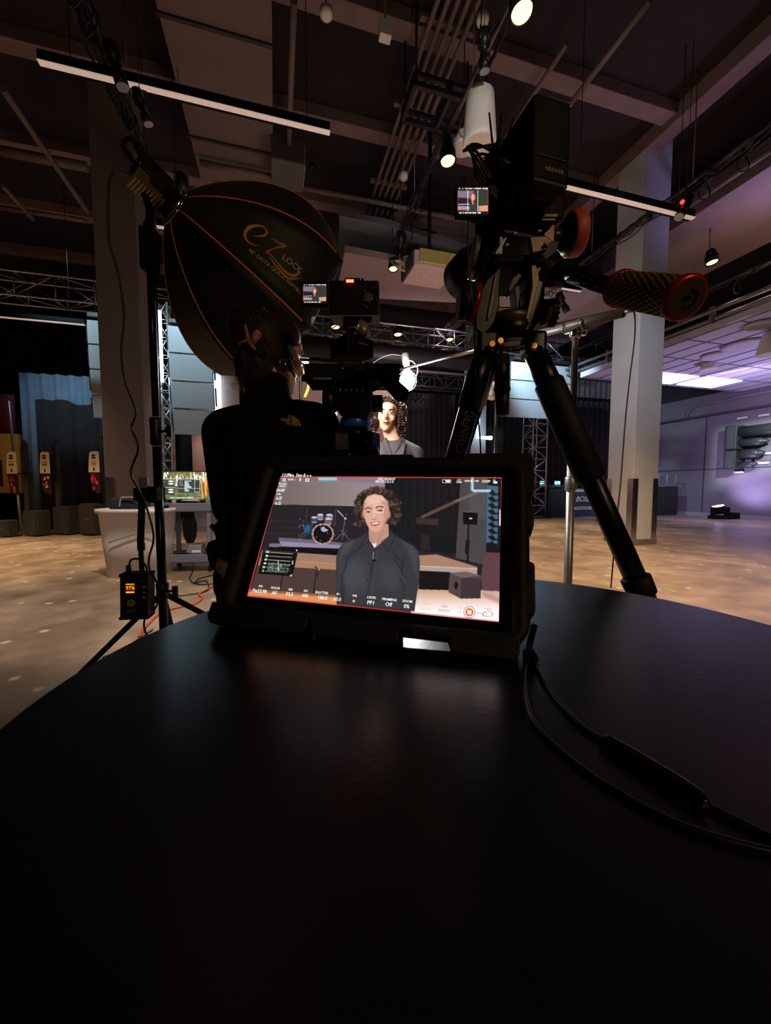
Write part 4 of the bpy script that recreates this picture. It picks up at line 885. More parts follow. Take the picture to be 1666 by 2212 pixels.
# ================================================================== PAINTED SCREENS (pictures shown by displays)
class Canvas:
    """a fine grid of points over a flat display; colours are laid on in the display picture's own units"""
    def __init__(s, nu, nv, X, Y): s.nu, s.nv, s.X, s.Y = nu, nv, X, Y; s.c = np.zeros((nv, nu, 3))
    def _put(s, d, col, soft, a=1.0):
        m = np.clip(0.5 - d/soft, 0, 1)[..., None]*a; return m
    def poly(s, P, col, soft=1.5, a=1.0):
        P = np.array(P, float); lo = P.min(0) - soft*2; hi = P.max(0) + soft*2
        k = (s.X >= lo[0]) & (s.X <= hi[0]) & (s.Y >= lo[1]) & (s.Y <= hi[1]); x = s.X[k]; y = s.Y[k]
        if not len(x): return
        d = np.full(x.shape, 1e9); ins = np.zeros(x.shape, bool)
        for i in range(len(P)):
            x0, y0 = P[i]; x1, y1 = P[(i+1) % len(P)]; ex, ey = x1 - x0, y1 - y0; L = ex*ex + ey*ey + 1e-9
            t = np.clip(((x - x0)*ex + (y - y0)*ey)/L, 0, 1); d = np.minimum(d, np.hypot(x - x0 - t*ex, y - y0 - t*ey))
            c = ((y0 > y) != (y1 > y)) & (x < (x1 - x0)*(y - y0)/((y1 - y0) if y1 != y0 else 1e-9) + x0); ins ^= c
        d = np.where(ins, -d, d); m = np.clip(0.5 - d/soft, 0, 1)[:, None]*a
        s.c[k] = s.c[k]*(1 - m) + np.array(col)/255.0*m
    def ell(s, cx, cy, rx, ry, col, rot=0.0, soft=1.5, a=1.0, ring=0):
        m0 = max(rx, ry) + soft*2 + ring; k = (abs(s.X - cx) < m0) & (abs(s.Y - cy) < m0); x = s.X[k] - cx; y = s.Y[k] - cy
        if not len(x): return
        c_, s_ = math.cos(rot), math.sin(rot); u = x*c_ + y*s_; v = -x*s_ + y*c_
        d = (np.sqrt((u/rx)**2 + (v/ry)**2) - 1)*min(rx, ry)
        if ring: d = abs(d) - ring/2
        m = np.clip(0.5 - d/soft, 0, 1)[:, None]*a; s.c[k] = s.c[k]*(1 - m) + np.array(col)/255.0*m
    def line(s, P, w, col, soft=1.2, a=1.0):
        for (x0, y0), (x1, y1) in zip(P, P[1:]):
            lo = (min(x0, x1) - w - soft, min(y0, y1) - w - soft); hi = (max(x0, x1) + w + soft, max(y0, y1) + w + soft)
            k = (s.X >= lo[0]) & (s.X <= hi[0]) & (s.Y >= lo[1]) & (s.Y <= hi[1]); x = s.X[k]; y = s.Y[k]
            if not len(x): continue
            ex, ey = x1 - x0, y1 - y0; L = ex*ex + ey*ey + 1e-9; t = np.clip(((x - x0)*ex + (y - y0)*ey)/L, 0, 1)
            d = np.hypot(x - x0 - t*ex, y - y0 - t*ey) - w/2; m = np.clip(0.5 - d/soft, 0, 1)[:, None]*a
            s.c[k] = s.c[k]*(1 - m) + np.array(col)/255.0*m
    def grid(s, name, TL, Rv, Dv, m, parent):
        TL = np.array(TL); Rv = np.array(Rv); Dv = np.array(Dv); u = np.linspace(0, 1, s.nu); v = np.linspace(0, 1, s.nv); U, V_ = np.meshgrid(u, v)
        P = TL + U[..., None]*Rv + V_[..., None]*Dv; P = P.reshape(-1, 3)
        i = np.arange(s.nu*s.nv).reshape(s.nv, s.nu); q = np.stack([i[:-1, :-1], i[1:, :-1], i[1:, 1:], i[:-1, 1:]], -1).reshape(-1, 4)
        me = bpy.data.meshes.new(name); me.vertices.add(len(P)); me.vertices.foreach_set('co', P.ravel())
        me.loops.add(q.size); me.loops.foreach_set('vertex_index', q.ravel().astype(np.int32)); me.polygons.add(len(q))
        me.polygons.foreach_set('loop_start', (np.arange(len(q))*4).astype(np.int32)); me.update(calc_edges=True)
        ca = me.color_attributes.new('Col', 'FLOAT_COLOR', 'POINT'); c = np.clip(s.c.reshape(-1, 3), 0, 1)
        lin = np.where(c <= 0.04045, c/12.92, ((c + 0.055)/1.055)**2.4); ca.data.foreach_set('color', np.c_[lin, np.ones(len(lin))].ravel())
        me.materials.append(m); o = bpy.data.objects.new(name, me); C.objects.link(o); put(o, parent); return o
def flat_canvas(nu, nv, w, h):
    X, Y = np.meshgrid(np.linspace(0, w, nu), np.linspace(0, h, nv)); return Canvas(nu, nv, X, Y)

# monitor on the cart: busy multi-window picture over an autumn forest wallpaper
mon = thing('wide_monitor', 'wide monitor on the cart showing dark windows over a bright forest picture', 'monitor', cart_M @ Vector((-0.05, 0.2, cart_z + 0.02)))
Ym = Yc + 0.18; m0 = at(336, 1019, Ym); m1 = at(455, 1019, Ym); m2 = at(455, 1079, Ym); m1.z = m0.z = at(400, 1019, Ym).z
mw = m1.x - m0.x; mh = m0.z - m2.z; tl = Vector((m0.x, Ym - 0.02, m0.z)); rv = Vector((mw, 0.06, 0)); dv = Vector((0.0, -0.03, -mh))
MB().hexa([tl + dv + Vector((-.012, .004, -.015)), tl + rv + dv + Vector((.012, .004, -.015)), tl + rv + dv + Vector((.012, .04, -.015)), tl + dv + Vector((-.012, .04, -.015)),
           tl + Vector((-.012, .004, .012)), tl + rv + Vector((.012, .004, .012)), tl + rv + Vector((.012, .04, .012)), tl + Vector((-.012, .04, .012))]).build('monitor_case', BLKM, mon)
cv = flat_canvas(190, 90, 190, 90); rnd = random.Random(2)
cv.c[:] = np.array((96, 92, 60))/255
for k in range(150):
    x = rnd.uniform(0, 190); y = rnd.uniform(0, 36); cv.poly([(x, y), (x + rnd.uniform(1, 5), y), (x + rnd.uniform(1, 5), y + rnd.uniform(5, 20)), (x, y + 10)], rnd.choice([(250, 250, 220), (220, 170, 90), (120, 150, 110), (255, 255, 255), (90, 70, 40), (190, 210, 150)]))
for k in range(90):
    x = rnd.uniform(0, 190); y = rnd.uniform(60, 90); cv.ell(x, y, rnd.uniform(2, 8), rnd.uniform(1, 4), rnd.choice([(60, 120, 60), (90, 130, 80), (40, 70, 45), (110, 110, 70)]))
for k in range(30): x = 165 + rnd.uniform(-10, 10); cv.line([(x, rnd.uniform(20, 50)), (x + 2, rnd.uniform(55, 88))], 2, rnd.choice([(200, 120, 50), (120, 60, 30), (240, 170, 90)]))
for (x0, y0, x1, y1) in ((10, 24, 66, 48), (10, 51, 66, 74), (78, 24, 152, 68)):
    cv.poly([(x0, y0), (x1, y0), (x1, y1), (x0, y1)], (52, 54, 50)); cv.line([(x0, y0), (x1, y0)], 1.5, (190, 190, 190))
    for k in range(5): cv.line([(x0 + 4, y0 + 4 + k*4), (x0 + rnd.uniform(10, 30), y0 + 4 + k*4)], 1, (170, 180, 180))
for (x, y) in ((54, 31), (54, 39), (54, 58), (54, 66)): cv.ell(x, y, 9, 2.6, (250, 252, 250))
for k in range(10): cv.line([(100, 30 + k*3.6), (100 + rnd.uniform(5, 22), 30 + k*3.6)], 2, (215, 240, 240))
cv.line([(133, 26), (133, 66), (150, 66), (150, 26), (133, 26)], 1.2, (230, 230, 230)); cv.line([(78, 54), (152, 54)], 1, (220, 220, 220))
for k in range(24): cv.ell(52 + k*3.2, 84, 1.3, 1.6, rnd.choice([(255, 255, 255), (120, 200, 255), (255, 230, 150)]))
cv.grid('display', tl, rv, dv, painted('monitor picture', 1.5), mon)
mc = tl + rv*0.5 + dv; MB().box((mc.x, mc.y + 0.06, (mc.z + cart_z)/2 + 0.03), (0.06, 0.03, max(0.06, mc.z - cart_z + 0.06))).build('monitor_stand', BLKM, mon)
MB().box((mc.x, mc.y + 0.06, cart_z + 0.03), (0.26, 0.18, 0.02)).build('stand_foot', BLKM, mon)

# ================================================================== TABLE AND TABLET
TZ = 1.097
TBL = mat('black laminate', srgb(14, 15, 17), 0.27, spec=0.7, var=0.15, scale=6, bump=0.05, bscale=220)
t = thing('cocktail_table', 'round high black cocktail table in the foreground carrying the tablet', 'table', (0.0844, 0.288, 0))
MB().lathe((0.0844, 0.288, TZ - 0.028), (0, 0, 1), [(0, 0.300), (0.004, 0.314), (0.024, 0.316), (0.028, 0.313)], 128).build('table_top', TBL, t)
MB().cyl((0.0844, 0.288, 0.03), (0.0844, 0.288, TZ - 0.03), 0.04, seg=24).build('pedestal', DKM, t)
MB().lathe((0.0844, 0.288, 0), (0, 0, 1), [(0, 0.26), (0.012, 0.26), (0.03, 0.05)], 48).build('base', DKM, t)

TLp = Vector((-0.117, 0.437, 1.248)); Rv = (Vector((0.112, 0.376, 1.244)) + Vector((0.094, 0.312, 1.124)) - TLp - Vector((-0.135, 0.373, 1.128)))*0.5
Dv = (Vector((-0.135, 0.373, 1.128)) + Vector((0.094, 0.312, 1.124)) - TLp - Vector((0.112, 0.376, 1.244)))*0.5
xh = Rv.normalized(); nh = Rv.cross(Dv).normalized(); nh = nh if nh.y < 0 else -nh; dh = nh.cross(xh); dh = dh if dh.z < 0 else -dh
SW, SH = Rv.length, Dv.length
def on_screen(px, py):            # point of the display seen along a ray: used to copy the picture it shows
    r = ray(px, py); k = (TLp - Vector((0, 0, CAMH))).dot(nh)/r.dot(nh); return Vector((0, 0, CAMH)) + r*k
TM = frame(TLp, xh, dh, nh)       # tablet frame: x right, y down the display, z toward the viewer
TMi = TM.inverted()
tab = thing('tablet_in_rugged_case', 'tablet in a rugged black case on the round table, showing a live camera picture', 'tablet', (TLp + xh*SW/2 + dh*(SH + 0.04)))
def rrect(x0, y0, x1, y1, r, n=6):
    P = []
    for cx, cy, a0 in ((x1 - r, y1 - r, 0), (x0 + r, y1 - r, 90), (x0 + r, y0 + r, 180), (x1 - r, y0 + r, 270)):
        for i in range(n + 1): a_ = R(a0 + 90*i/n); P.append((cx + r*math.cos(a_), cy + r*math.sin(a_)))
    return P
def pxs(px, py): q = TMi @ on_screen(px, py); return (q.x, q.y)
MX0, MY0, MX1, MY1 = -0.028, -0.020, SW + 0.024, SH + 0.019
# case: outer shell ring + back
mb = MB(TM); out = rrect(MX0, MY0, MX1, MY1, 0.020); inn = rrect(-0.010, -0.007, SW + 0.010, SH + 0.009, 0.006); n = len(out)
def ringz(P, z): return [mb._p((p[0], p[1], z)) for p in P]
o0 = ringz(out, -0.016); o1 = ringz(out, 0.004); mid = ringz([(p[0]*0.5 + q[0]*0.5, p[1]*0.5 + q[1]*0.5) for p, q in zip(out, inn)], 0.0075); i1 = ringz(inn, 0.0025); i0 = ringz(inn, -0.001)
for a, b in ((o0, o1), (o1, mid), (mid, i1), (i1, i0)):
    for k in range(n): mb._f((a[k], a[(k+1) % n], b[(k+1) % n], b[k]), 0, True)
mb._f(o0[::-1], 0); mb.build('case_shell', RUB, tab)
# moulded bumpers: corners, edge ridges, side grips and bottom feet
mb = MB(TM)
for (x0, y0, x1, y1) in ((MX0 - .004, MY0 - .004, MX0 + .045, MY0 + .012), (MX1 - .06, MY0 - .004, MX1 + .004, MY0 + .010), (MX1 - .010, MY0, MX1 + .005, MY0 + .04),
                         (0.07, MY0 - .003, 0.15, MY0 + .006), (MX0 - .004, MY0, MX0 + .010, MY0 + .035), (MX1 - .008, 0.03, MX1 + .004, 0.055), (MX1 - .008, 0.085, MX1 + .004, 0.13),
                         (MX0 - .004, 0.05, MX0 + .008, 0.09)):
    MB(TM).prism(rrect(x0, y0, x1, y1, 0.004, 3), -0.018, 0.006).build('case_bumper', RUB, tab, bevel=0.0015)
for (x0, x1) in ((MX0 - .004, 0.072), (0.075, 0.156), (0.198, MX1 - .008)):
    MB(TM).prism([(x0, MY1 - .010), (x0, MY1 + .005), (x0 + .005, MY1 + .010), (x1 - .005, MY1 + .010), (x1, MY1 + .005), (x1, MY1 - .010)], -0.020, 0.006).build('case_foot', RUB, tab, bevel=0.0015)
# kickstand leaning back to the table
k0 = TM @ Vector((0.03, 0.04, -0.018)); k1 = TM @ Vector((SW - 0.03, 0.04, -0.018))
b0 = Vector((k0.x + 0.01, k0.y + 0.11, TZ + 0.004)); b1 = Vector((k1.x + 0.01, k1.y + 0.11, TZ + 0.004))
MB().tube([k0, b0, b1, k1], 0.004, 8).build('kickstand', DKM, tab)
MB(TM).prism(rrect(-0.009, -0.006, SW + 0.009, SH + 0.008, 0.005), -0.003, -0.0004).build('glass', mat('dark glass', srgb(10, 11, 13), 0.12, spec=0.6), tab)

# ---- the picture the tablet shows
NU, NV = 560, 330
U, V_ = np.meshgrid(np.linspace(0, 1, NU), np.linspace(0, 1, NV))
P3 = np.array(TLp) + U[..., None]*np.array(xh*SW) + V_[..., None]*np.array(dh*SH); q = P3 - np.array([0, 0, CAMH]); dd = q[..., 1]*_c - q[..., 2]*_s
PX = 833 + F*q[..., 0]/dd; PY = 1106 - F*(q[..., 1]*_s + q[..., 2]*_c)/dd
cv = Canvas(NU, NV, (PX - 480)*2.45, (PY - 960)*2.45); rnd = random.Random(5)
cv.c[:] = np.array((10, 10, 12))/255
cv.poly([(307, 172), (1480, 177), (1472, 940), (135, 800)], (40, 36, 40))
g = np.clip((cv.X - 230)/640, 0, 1); wall = np.stack([112 + 50*g, 98 + 48*g, 97 + 50*g], -1)/255
k = (cv.X > 225) & (cv.X < 862) & (cv.Y > 172) & (cv.Y < 317 + (cv.X - 250)*0.022); cv.c[k] = wall[k]
cv.poly([(600, 172), (860, 176), (862, 215), (640, 190)], (120, 96, 140), 30, 0.5)
cv.poly([(862, 175), (1480, 177), (1476, 600), (1020, 560), (862, 420)], (27, 26, 30))
for k in range(9): cv.line([(890 + k*42, 180), (885 + k*42, 480)], 8, (36, 34, 38), 14, 0.7)
cv.poly([(505, 172), (609, 174), (606, 190), (512, 190)], (150, 212, 214)); cv.poly([(512, 190), (600, 192), (594, 200), (516, 198)], (110, 150, 155))
for x, y in ((250, 405), (330, 440), (240, 470)): cv.line([(x, y), (x + 250, y + 8)], 3, (58, 50, 54), 3)
# risers and stage at the left
cv.poly([(300, 500), (640, 528), (640, 552), (312, 540)], (150, 138, 168), 3); cv.poly([(300, 492), (560, 510), (640, 522), (640, 534), (300, 512)], (112, 98, 118), 4)
cv.poly([(250, 524), (312, 524), (310, 548), (248, 540)], (120, 112, 130)); cv.poly([(312, 541), (640, 554), (640, 590), (240, 570), (244, 548)], (20, 17, 22), 3)
cv.poly([(212, 560), (620, 588), (615, 640), (200, 606)], (158, 124, 104), 4); cv.poly([(200, 600), (615, 632), (612, 672), (190, 640)], (176, 128, 98), 5)
cv.line([(205, 603), (615, 634)], 3, (210, 150, 112)); cv.poly([(190, 640), (612, 664), (608, 812), (150, 770)], (78, 60, 58), 3)
for (x, y0, y1) in ((320, 690, 780), (500, 665, 790)): cv.line([(x, y0), (x - 16, y1)], 6, (38, 28, 30)); 
cv.line([(490, 645), (512, 662), (505, 700)], 5, (30, 24, 26)); cv.ell(512, 662, 5, 4, (200, 170, 150))
cv.poly([(144, 770), (608, 805), (606, 852), (133, 804)], (226, 150, 98), 4); cv.poly([(144, 764), (608, 798), (608, 810), (144, 778)], (150, 98, 70), 5)
# drum kit
cv.poly([(425, 430), (460, 418), (482, 430), (478, 470), (440, 478)], (30, 62, 84), 3); cv.ell(453, 446, 14, 20, (38, 92, 122)); 
for (x, y, r, col) in ((488, 398, 17, (66, 74, 96)), (520, 384, 17, (120, 124, 148)), (568, 385, 18, (126, 128, 152)), (562, 408, 19, (120, 92, 88))):
    cv.ell(x, y, r, r*1.05, col, soft=3); cv.ell(x, y - r*0.7, r*0.95, 5, (205, 205, 225), soft=2); cv.ell(x, y + r*0.8, r*0.9, 3, (168, 165, 185), soft=2)
cv.ell(533, 474, 58, 55, (198, 148, 122)); cv.ell(533, 474, 50, 48, (22, 20, 26)); cv.ell(533, 474, 54, 51.5, (150, 104, 84), ring=2)
cv.poly([(522, 440), (540, 434), (547, 446), (562, 450), (556, 460), (536, 464), (524, 456)], (170, 172, 205), 3)
for k in range(14): a_ = k*math.pi/7; cv.ell(533 + 56*math.cos(a_), 474 + 53*math.sin(a_), 3, 3, (225, 200, 190))
for P_, w_ in ((((405, 498), (440, 460), (428, 420)), 3), (((440, 480), (420, 500)), 3), (((612, 350), (652, 392)), 5), (((650, 392), (640, 465), (598, 508)), 4), (((640, 465), (672, 503)), 4), (((640, 465), (636, 505)), 3), (((478, 500), (455, 512)), 3), (((450, 345), (444, 400)), 2), (((602, 345), (596, 420)), 2)):
    cv.line(P_, w_, (98, 94, 104))
cv.line([(612, 350), (640, 380)], 4, (200, 205, 200)); cv.ell(652, 392, 7, 6, (180, 184, 190))
for k in range(46): cv.ell(rnd.uniform(400, 665), rnd.uniform(370, 510), 2.2, 2.2, rnd.choice([(210, 210, 230), (150, 150, 180), (90, 86, 96)]), a=0.8)
# right side of the picture
cv.poly([(1262, 178), (1404, 178), (1396, 640), (1236, 600)], (74, 70, 74), 4); cv.poly([(1310, 178), (1404, 178), (1396, 400), (1306, 380)], (88, 84, 86), 12, 0.7)
cv.line([(1060, 384), (1240, 300)], 17, (98, 72, 62), 3); cv.line([(1240, 300), (1342, 258)], 15, (120, 96, 84), 3)
cv.poly([(1028, 388), (1146, 396), (1146, 428), (1028, 420)], (62, 48, 46), 4); cv.line([(1055, 480), (1055, 590)], 3, (52, 46, 46)); cv.poly([(1055, 478), (1100, 482), (1100, 560), (1052, 556)], (44, 38, 40), 4)
cv.poly([(1402, 215), (1462, 222), (1458, 560), (1398, 548)], (78, 104, 128), 4)
for k in range(9): cv.poly([(1405, 250 + k*34), (1430, 240 + k*34), (1450, 262 + k*34), (1462, 256 + k*34), (1462, 268 + k*34), (1430, 272 + k*34)], (26, 30, 38), 4)
cv.poly([(1398, 520), (1470, 530), (1470, 600), (1398, 590)], (28, 24, 30), 8)
cv.line([(1325, 178), (1324, 238), (1334, 246), (1416, 246)], 15, (152, 190, 216), 4); cv.line([(1325, 178), (1324, 238), (1334, 244), (1414, 244)], 5, (200, 225, 240), 4)
cv.poly([(1274, 356), (1354, 360), (1350, 426), (1276, 422)], (20, 18, 22)); cv.line([(1276, 357), (1354, 361)], 2, (130, 100, 92)); cv.ell(1316, 392, 8, 4, (255, 235, 230), soft=4)
cv.line([(1304, 426), (1298, 690)], 10, (28, 25, 28)); cv.line([(1300, 515), (1296, 570)], 22, (26, 24, 27), 3)
cv.poly([(1040, 588), (1136, 582), (1350, 648), (1350, 664), (1040, 642)], (172, 130, 104), 5); cv.poly([(1040, 640), (1350, 656), (1350, 690), (1040, 668)], (176, 158, 150), 3); cv.line([(1040, 644), (1350, 658)], 3, (225, 205, 195))
cv.poly([(1040, 668), (1208, 676), (1204, 780), (1036, 760)], (26, 22, 24), 3); cv.line([(1040, 690), (1034, 790)], 9, (120, 112, 124))
cv.poly([(1392, 570), (1472, 574), (1472, 850), (1380, 800), (1370, 700)], (98, 66, 74), 6)
fl = (cv.Y > 768 + (cv.X - 1040)*0.02) & (cv.X > 1000) & (cv.X < 1472 + 4)
gg = np.clip((cv.Y - 770)/110, 0, 1); cv.c[fl] = (np.stack([206 + 60*gg, 162 + 90*gg, 132 + 120*gg], -1)/255)[fl]
cv.poly([(1378, 770), (1472, 812), (1472, 845), (1380, 806)], (190, 130, 130), 14, 0.7)
cv.poly([(1204, 684), (1370, 694), (1368, 815), (1262, 816), (1198, 782)], (86, 68, 70)); cv.poly([(1268, 704), (1370, 708), (1368, 815), (1262, 816)], (66, 52, 56), 2); cv.poly([(1204, 680), (1290, 672), (1370, 694), (1270, 706)], (118, 96, 92), 3)
cv.ell(1238, 746, 8, 20, (18, 14, 16)); cv.ell(1240, 742, 11, 9, (24, 18, 20)); cv.poly([(1372, 770), (1424, 784), (1420, 792), (1372, 782)], (190, 176, 180), 3)
# person in the picture: hair, face, shirt
HAIR = [(50, 38, 34), (84, 66, 58), (34, 26, 24), (120, 100, 90), (44, 33, 30)]
cv.ell(822, 318, 98, 84, (52, 40, 36), soft=6); cv.ell(736, 366, 36, 66, (46, 35, 32), soft=6); cv.ell(908, 352, 36, 78, (44, 34, 31), soft=6)
for k in range(520):
    a_ = rnd.uniform(-math.pi*1.05, math.pi*0.05); rr_ = rnd.uniform(0.86, 1.12); x = 822 + 108*rr_*math.cos(a_); y = 330 + 92*rr_*math.sin(a_)
    if k % 2: 
        sx = rnd.choice((-1, 1)); x = (738 if sx < 0 else 908) + rnd.uniform(-36, 34); y = rnd.uniform(300, 428) if sx < 0 else rnd.uniform(290, 420)
    cv.ell(x, y, rnd.uniform(4, 9), rnd.uniform(4, 9), rnd.choice(HAIR), ring=rnd.uniform(1.6, 3.4), soft=2, a=0.9)
cv.poly([(776, 430), (880, 420), (884, 500), (806, 552), (776, 505)], (196, 146, 128), 4)
cv.poly([(752, 300), (770, 274), (806, 262), (846, 270), (876, 300), (884, 350), (872, 400), (846, 448), (820, 464), (796, 460), (770, 432), (754, 392), (748, 345)], (224, 172, 150), 6)
cv.poly([(766, 285), (806, 266), (850, 276), (860, 312), (770, 320)], (240, 196, 174), 14, 0.8)
cv.ell(882, 372, 9, 20, (200, 140, 124), soft=4); cv.ell(748, 366, 6, 18, (205, 150, 132), soft=4)
cv.poly([(840, 300), (880, 300), (884, 380), (862, 430), (838, 452), (856, 390)], (196, 140, 122), 14, 0.7)
cv.line([(756, 342), (772, 334), (790, 340)], 6, (96, 66, 58), 3); cv.line([(814, 334), (834, 326), (854, 332)], 6, (92, 64, 56), 3)
cv.ell(774, 357, 12, 4, (120, 80, 72), soft=3); cv.ell(836, 350, 13, 4, (116, 78, 70), soft=3); cv.ell(775, 357, 4, 3.4, (40, 28, 28), soft=2); cv.ell(837, 350, 4, 3.4, (40, 28, 28), soft=2)
cv.line([(804, 350), (806, 380), (800, 392)], 5, (246, 202, 182), 5, 0.9); cv.line([(792, 394), (806, 398), (820, 392)], 4, (184, 124, 108), 3)
cv.poly([(784, 414), (812, 408), (838, 408), (832, 426), (808, 434), (790, 428)], (190, 96, 92), 3); cv.poly([(792, 417), (814, 412), (832, 412), (826, 420), (800, 424)], (246, 232, 226), 2)
cv.line([(776, 470), (800, 520)], 5, (170, 118, 104), 6, 0.7); cv.line([(852, 460), (820, 530)], 5, (172, 122, 106), 6, 0.7)
cv.poly([(794, 524), (818, 524), (806, 552)], (245, 240, 236), 3)
SH_ = [(770, 462), (740, 486), (700, 504), (640, 524), (618, 548), (604, 600), (602, 690), (606, 844), (1018, 884), (1030, 800), (1046, 700), (1047, 620), (1036, 560), (1010, 536), (950, 506), (904, 474), (890, 450), (884, 486), (806, 550), (778, 508)]
cv.poly(SH_, (58, 57, 62), 3)
cv.poly([(640, 640), (700, 600), (760, 640), (770, 760), (680, 790), (630, 740)], (84, 84, 92), 70, 0.55); cv.poly([(830, 620), (920, 640), (960, 720), (900, 770), (830, 740)], (78, 76, 84), 60, 0.5)
cv.poly([(640, 524), (700, 504), (690, 540), (640, 590), (615, 640)], (86, 86, 90), 24, 0.6); cv.poly([(950, 506), (1010, 536), (1040, 580), (1030, 700), (1010, 640), (980, 560)], (84, 76, 86), 24, 0.6)
for P_ in (((660, 640), (636, 690), (630, 760), (640, 840)), ((700, 560), (660, 610), (645, 660)), ((960, 600), (950, 680), (975, 700)), ((900, 560), (960, 640)), ((905, 600), (955, 670)), ((940, 700), (965, 760), (955, 880)), ((730, 540), (690, 600)), ((640, 840), (646, 780), (634, 700))):
    cv.line(P_, 4, (30, 29, 33), 7, 0.7)
cv.line([(806, 550), (800, 600), (786, 690), (772, 780), (762, 850)], 3.5, (26, 25, 29)); cv.line([(820, 560), (812, 640), (800, 740), (790, 850)], 2, (82, 82, 90), 3)
cv.line([(770, 462), (778, 508), (806, 550)], 3, (28, 27, 30)); cv.line([(770, 470), (724, 552), (778, 512)], 3, (34, 33, 37)); cv.line([(890, 452), (886, 486), (842, 514), (880, 566), (912, 490)], 3, (30, 29, 33))
for x, y in ((783, 636), (768, 716), (762, 800)): cv.ell(x, y, 5, 5, (20, 19, 22)); cv.ell(x, y, 5, 5, (90, 88, 92), ring=1)
cv.line([(802, 572), (798, 606)], 4, (160, 160, 160)); cv.ell(808, 614, 10, 5, (12, 12, 14))
cv.line([(808, 322), (858, 322), (853, 362), (806, 357), (808, 322)], 2.4, (245, 245, 245))
# waveform box
cv.poly([(216, 562), (400, 574), (372, 698), (192, 684)], (20, 18, 20), 3)
for k in range(6): y = 571 + 20*k - (k*0.2); x = 256 - k*6; cv.line([(x, y), (x + 118, y + 8)], 2.2, (210, 222, 205) if k < 3 else (150, 180, 150))
for k in range(260):
    x = rnd.uniform(238, 354); y = 650 + (x - 238)*0.07 + rnd.uniform(-26, 18); cv.line([(x, y), (x + rnd.uniform(2, 9), y + rnd.uniform(-2, 2))], 1.4, rnd.choice([(120, 170, 130), (190, 215, 190), (80, 120, 90), (225, 235, 225)]), a=0.8)
cv.line([(296, 618), (300, 668)], 6, (200, 225, 200), 2, 0.8); cv.poly([(390, 556), (400, 558), (396, 568)], (240, 240, 240)); cv.poly([(372, 686), (368, 698), (356, 696)], (240, 240, 240)); cv.line([(374, 618), (372, 632)], 7, (180, 180, 200))
# red recording border, home bar, button and toggle
cv.line([(306, 171), (1480, 177), (1472, 939), (135, 799), (306, 171)], 4.5, (236, 26, 34), 4); cv.line([(306, 171), (1480, 177), (1472, 939), (135, 799), (306, 171)], 1.5, (255, 110, 100), 2)
cv.line([(616, 874), (853, 898)], 4.5, (226, 240, 238)); cv.poly([(1467, 344), (1474, 344), (1474, 430), (1466, 430)], (235, 215, 220))
cv.ell(1309, 888, 31, 31, (255, 252, 250)); cv.ell(1309, 888, 30, 30, (120, 60, 50), ring=2.5); cv.ell(1309, 888, 22, 22, (232, 122, 60)); cv.poly([(1299, 878), (1320, 878), (1320, 899), (1299, 899)], (255, 252, 250))
cv.line([(1346, 893), (1372, 895)], 5, (160, 120, 118)); cv.line([(1346, 893), (1372, 895)], 3, (255, 250, 250)); cv.ell(1406, 898, 27, 14, (255, 250, 250)); cv.ell(1406, 898, 27, 14, (150, 110, 110), ring=2); cv.ell(1392, 898, 10, 10, (150, 110, 110), ring=1.6)
cv.ell(831, 183, 5.5, 5.5, (235, 40, 40)); cv.ell(697, 829, 7, 7, (235, 205, 130)); cv.poly([(694, 826), (702, 828), (699, 835)], (120, 160, 230), 2)
cv.line([(1166, 187), (1210, 187), (1210, 203), (1166, 203), (1166, 187)], 2.4, (240, 240, 240)); cv.poly([(1185, 190), (1206, 190), (1206, 200), (1185, 200)], (220, 220, 220))
cv.poly([(1315, 190), (1322, 186), (1322, 204), (1315, 200)], (240, 240, 240)); cv.line([(1436, 196), (1438, 188), (1444, 188), (1446, 196)], 3, (245, 245, 245)); cv.poly([(1436, 196), (1457, 196), (1456, 207), (1436, 207)], (245, 245, 245))
for (x, y, w_, h_) in ((328, 187, 9, 8), (451, 189, 10, 9)): cv.poly([(x - w_, y - h_), (x + w_, y - h_), (x + w_, y + h_), (x - w_, y + h_)], (230, 235, 225), 3); cv.ell(x, y, w_*0.4, h_*0.4, (80, 80, 76))
cv.line([(302, 202), (342, 202), (338, 226), (300, 226), (302, 202)], 2, (210, 215, 205)); cv.poly([(288, 280), (296, 278), (296, 292), (286, 292)], (225, 225, 225), 2); cv.poly([(282, 306), (290, 306), (290, 319), (280, 319)], (225, 225, 225), 2)
cv.poly([(380, 186), (388, 186), (384, 192)], (230, 230, 230)); cv.ell(1400, 168, 5, 5, (235, 235, 235)); cv.poly([(1411, 165), (1424, 165), (1417, 173)], (235, 235, 235)); cv.ell(1443, 167, 13, 6.5, (235, 235, 235)); cv.ell(434, 165, 6, 6, (230, 230, 230)); cv.ell(452, 165, 5, 5, (230, 230, 230)); cv.ell(468, 165, 5, 5, (230, 230, 230))
for x, y, s_ in ((1080, 841, 14), (1178, 858, 16), (1176, 880, 28), (1076, 870, 24), (1260, 866, 8), (1256, 886, 12)): cv.line([(x - s_, y - 4), (x + s_, y - 3), (x + s_, y + 5), (x - s_, y + 4), (x - s_, y - 4)], 1.6, (205, 186, 178), 2)
scr = cv.grid('display', TLp, xh*SW, dh*SH, painted('tablet picture', 1.0), tab)
UIW = mat('interface white', (0.9, 0.9, 0.9), 0.5, emit=0.95, ecol=(0.95, 1, 0.97), var=0.0); UIO = mat('interface outline', (0.5, 0.4, 0.4), 0.5, emit=0.5, ecol=(0.7, 0.55, 0.55), var=0)
mb = MB()
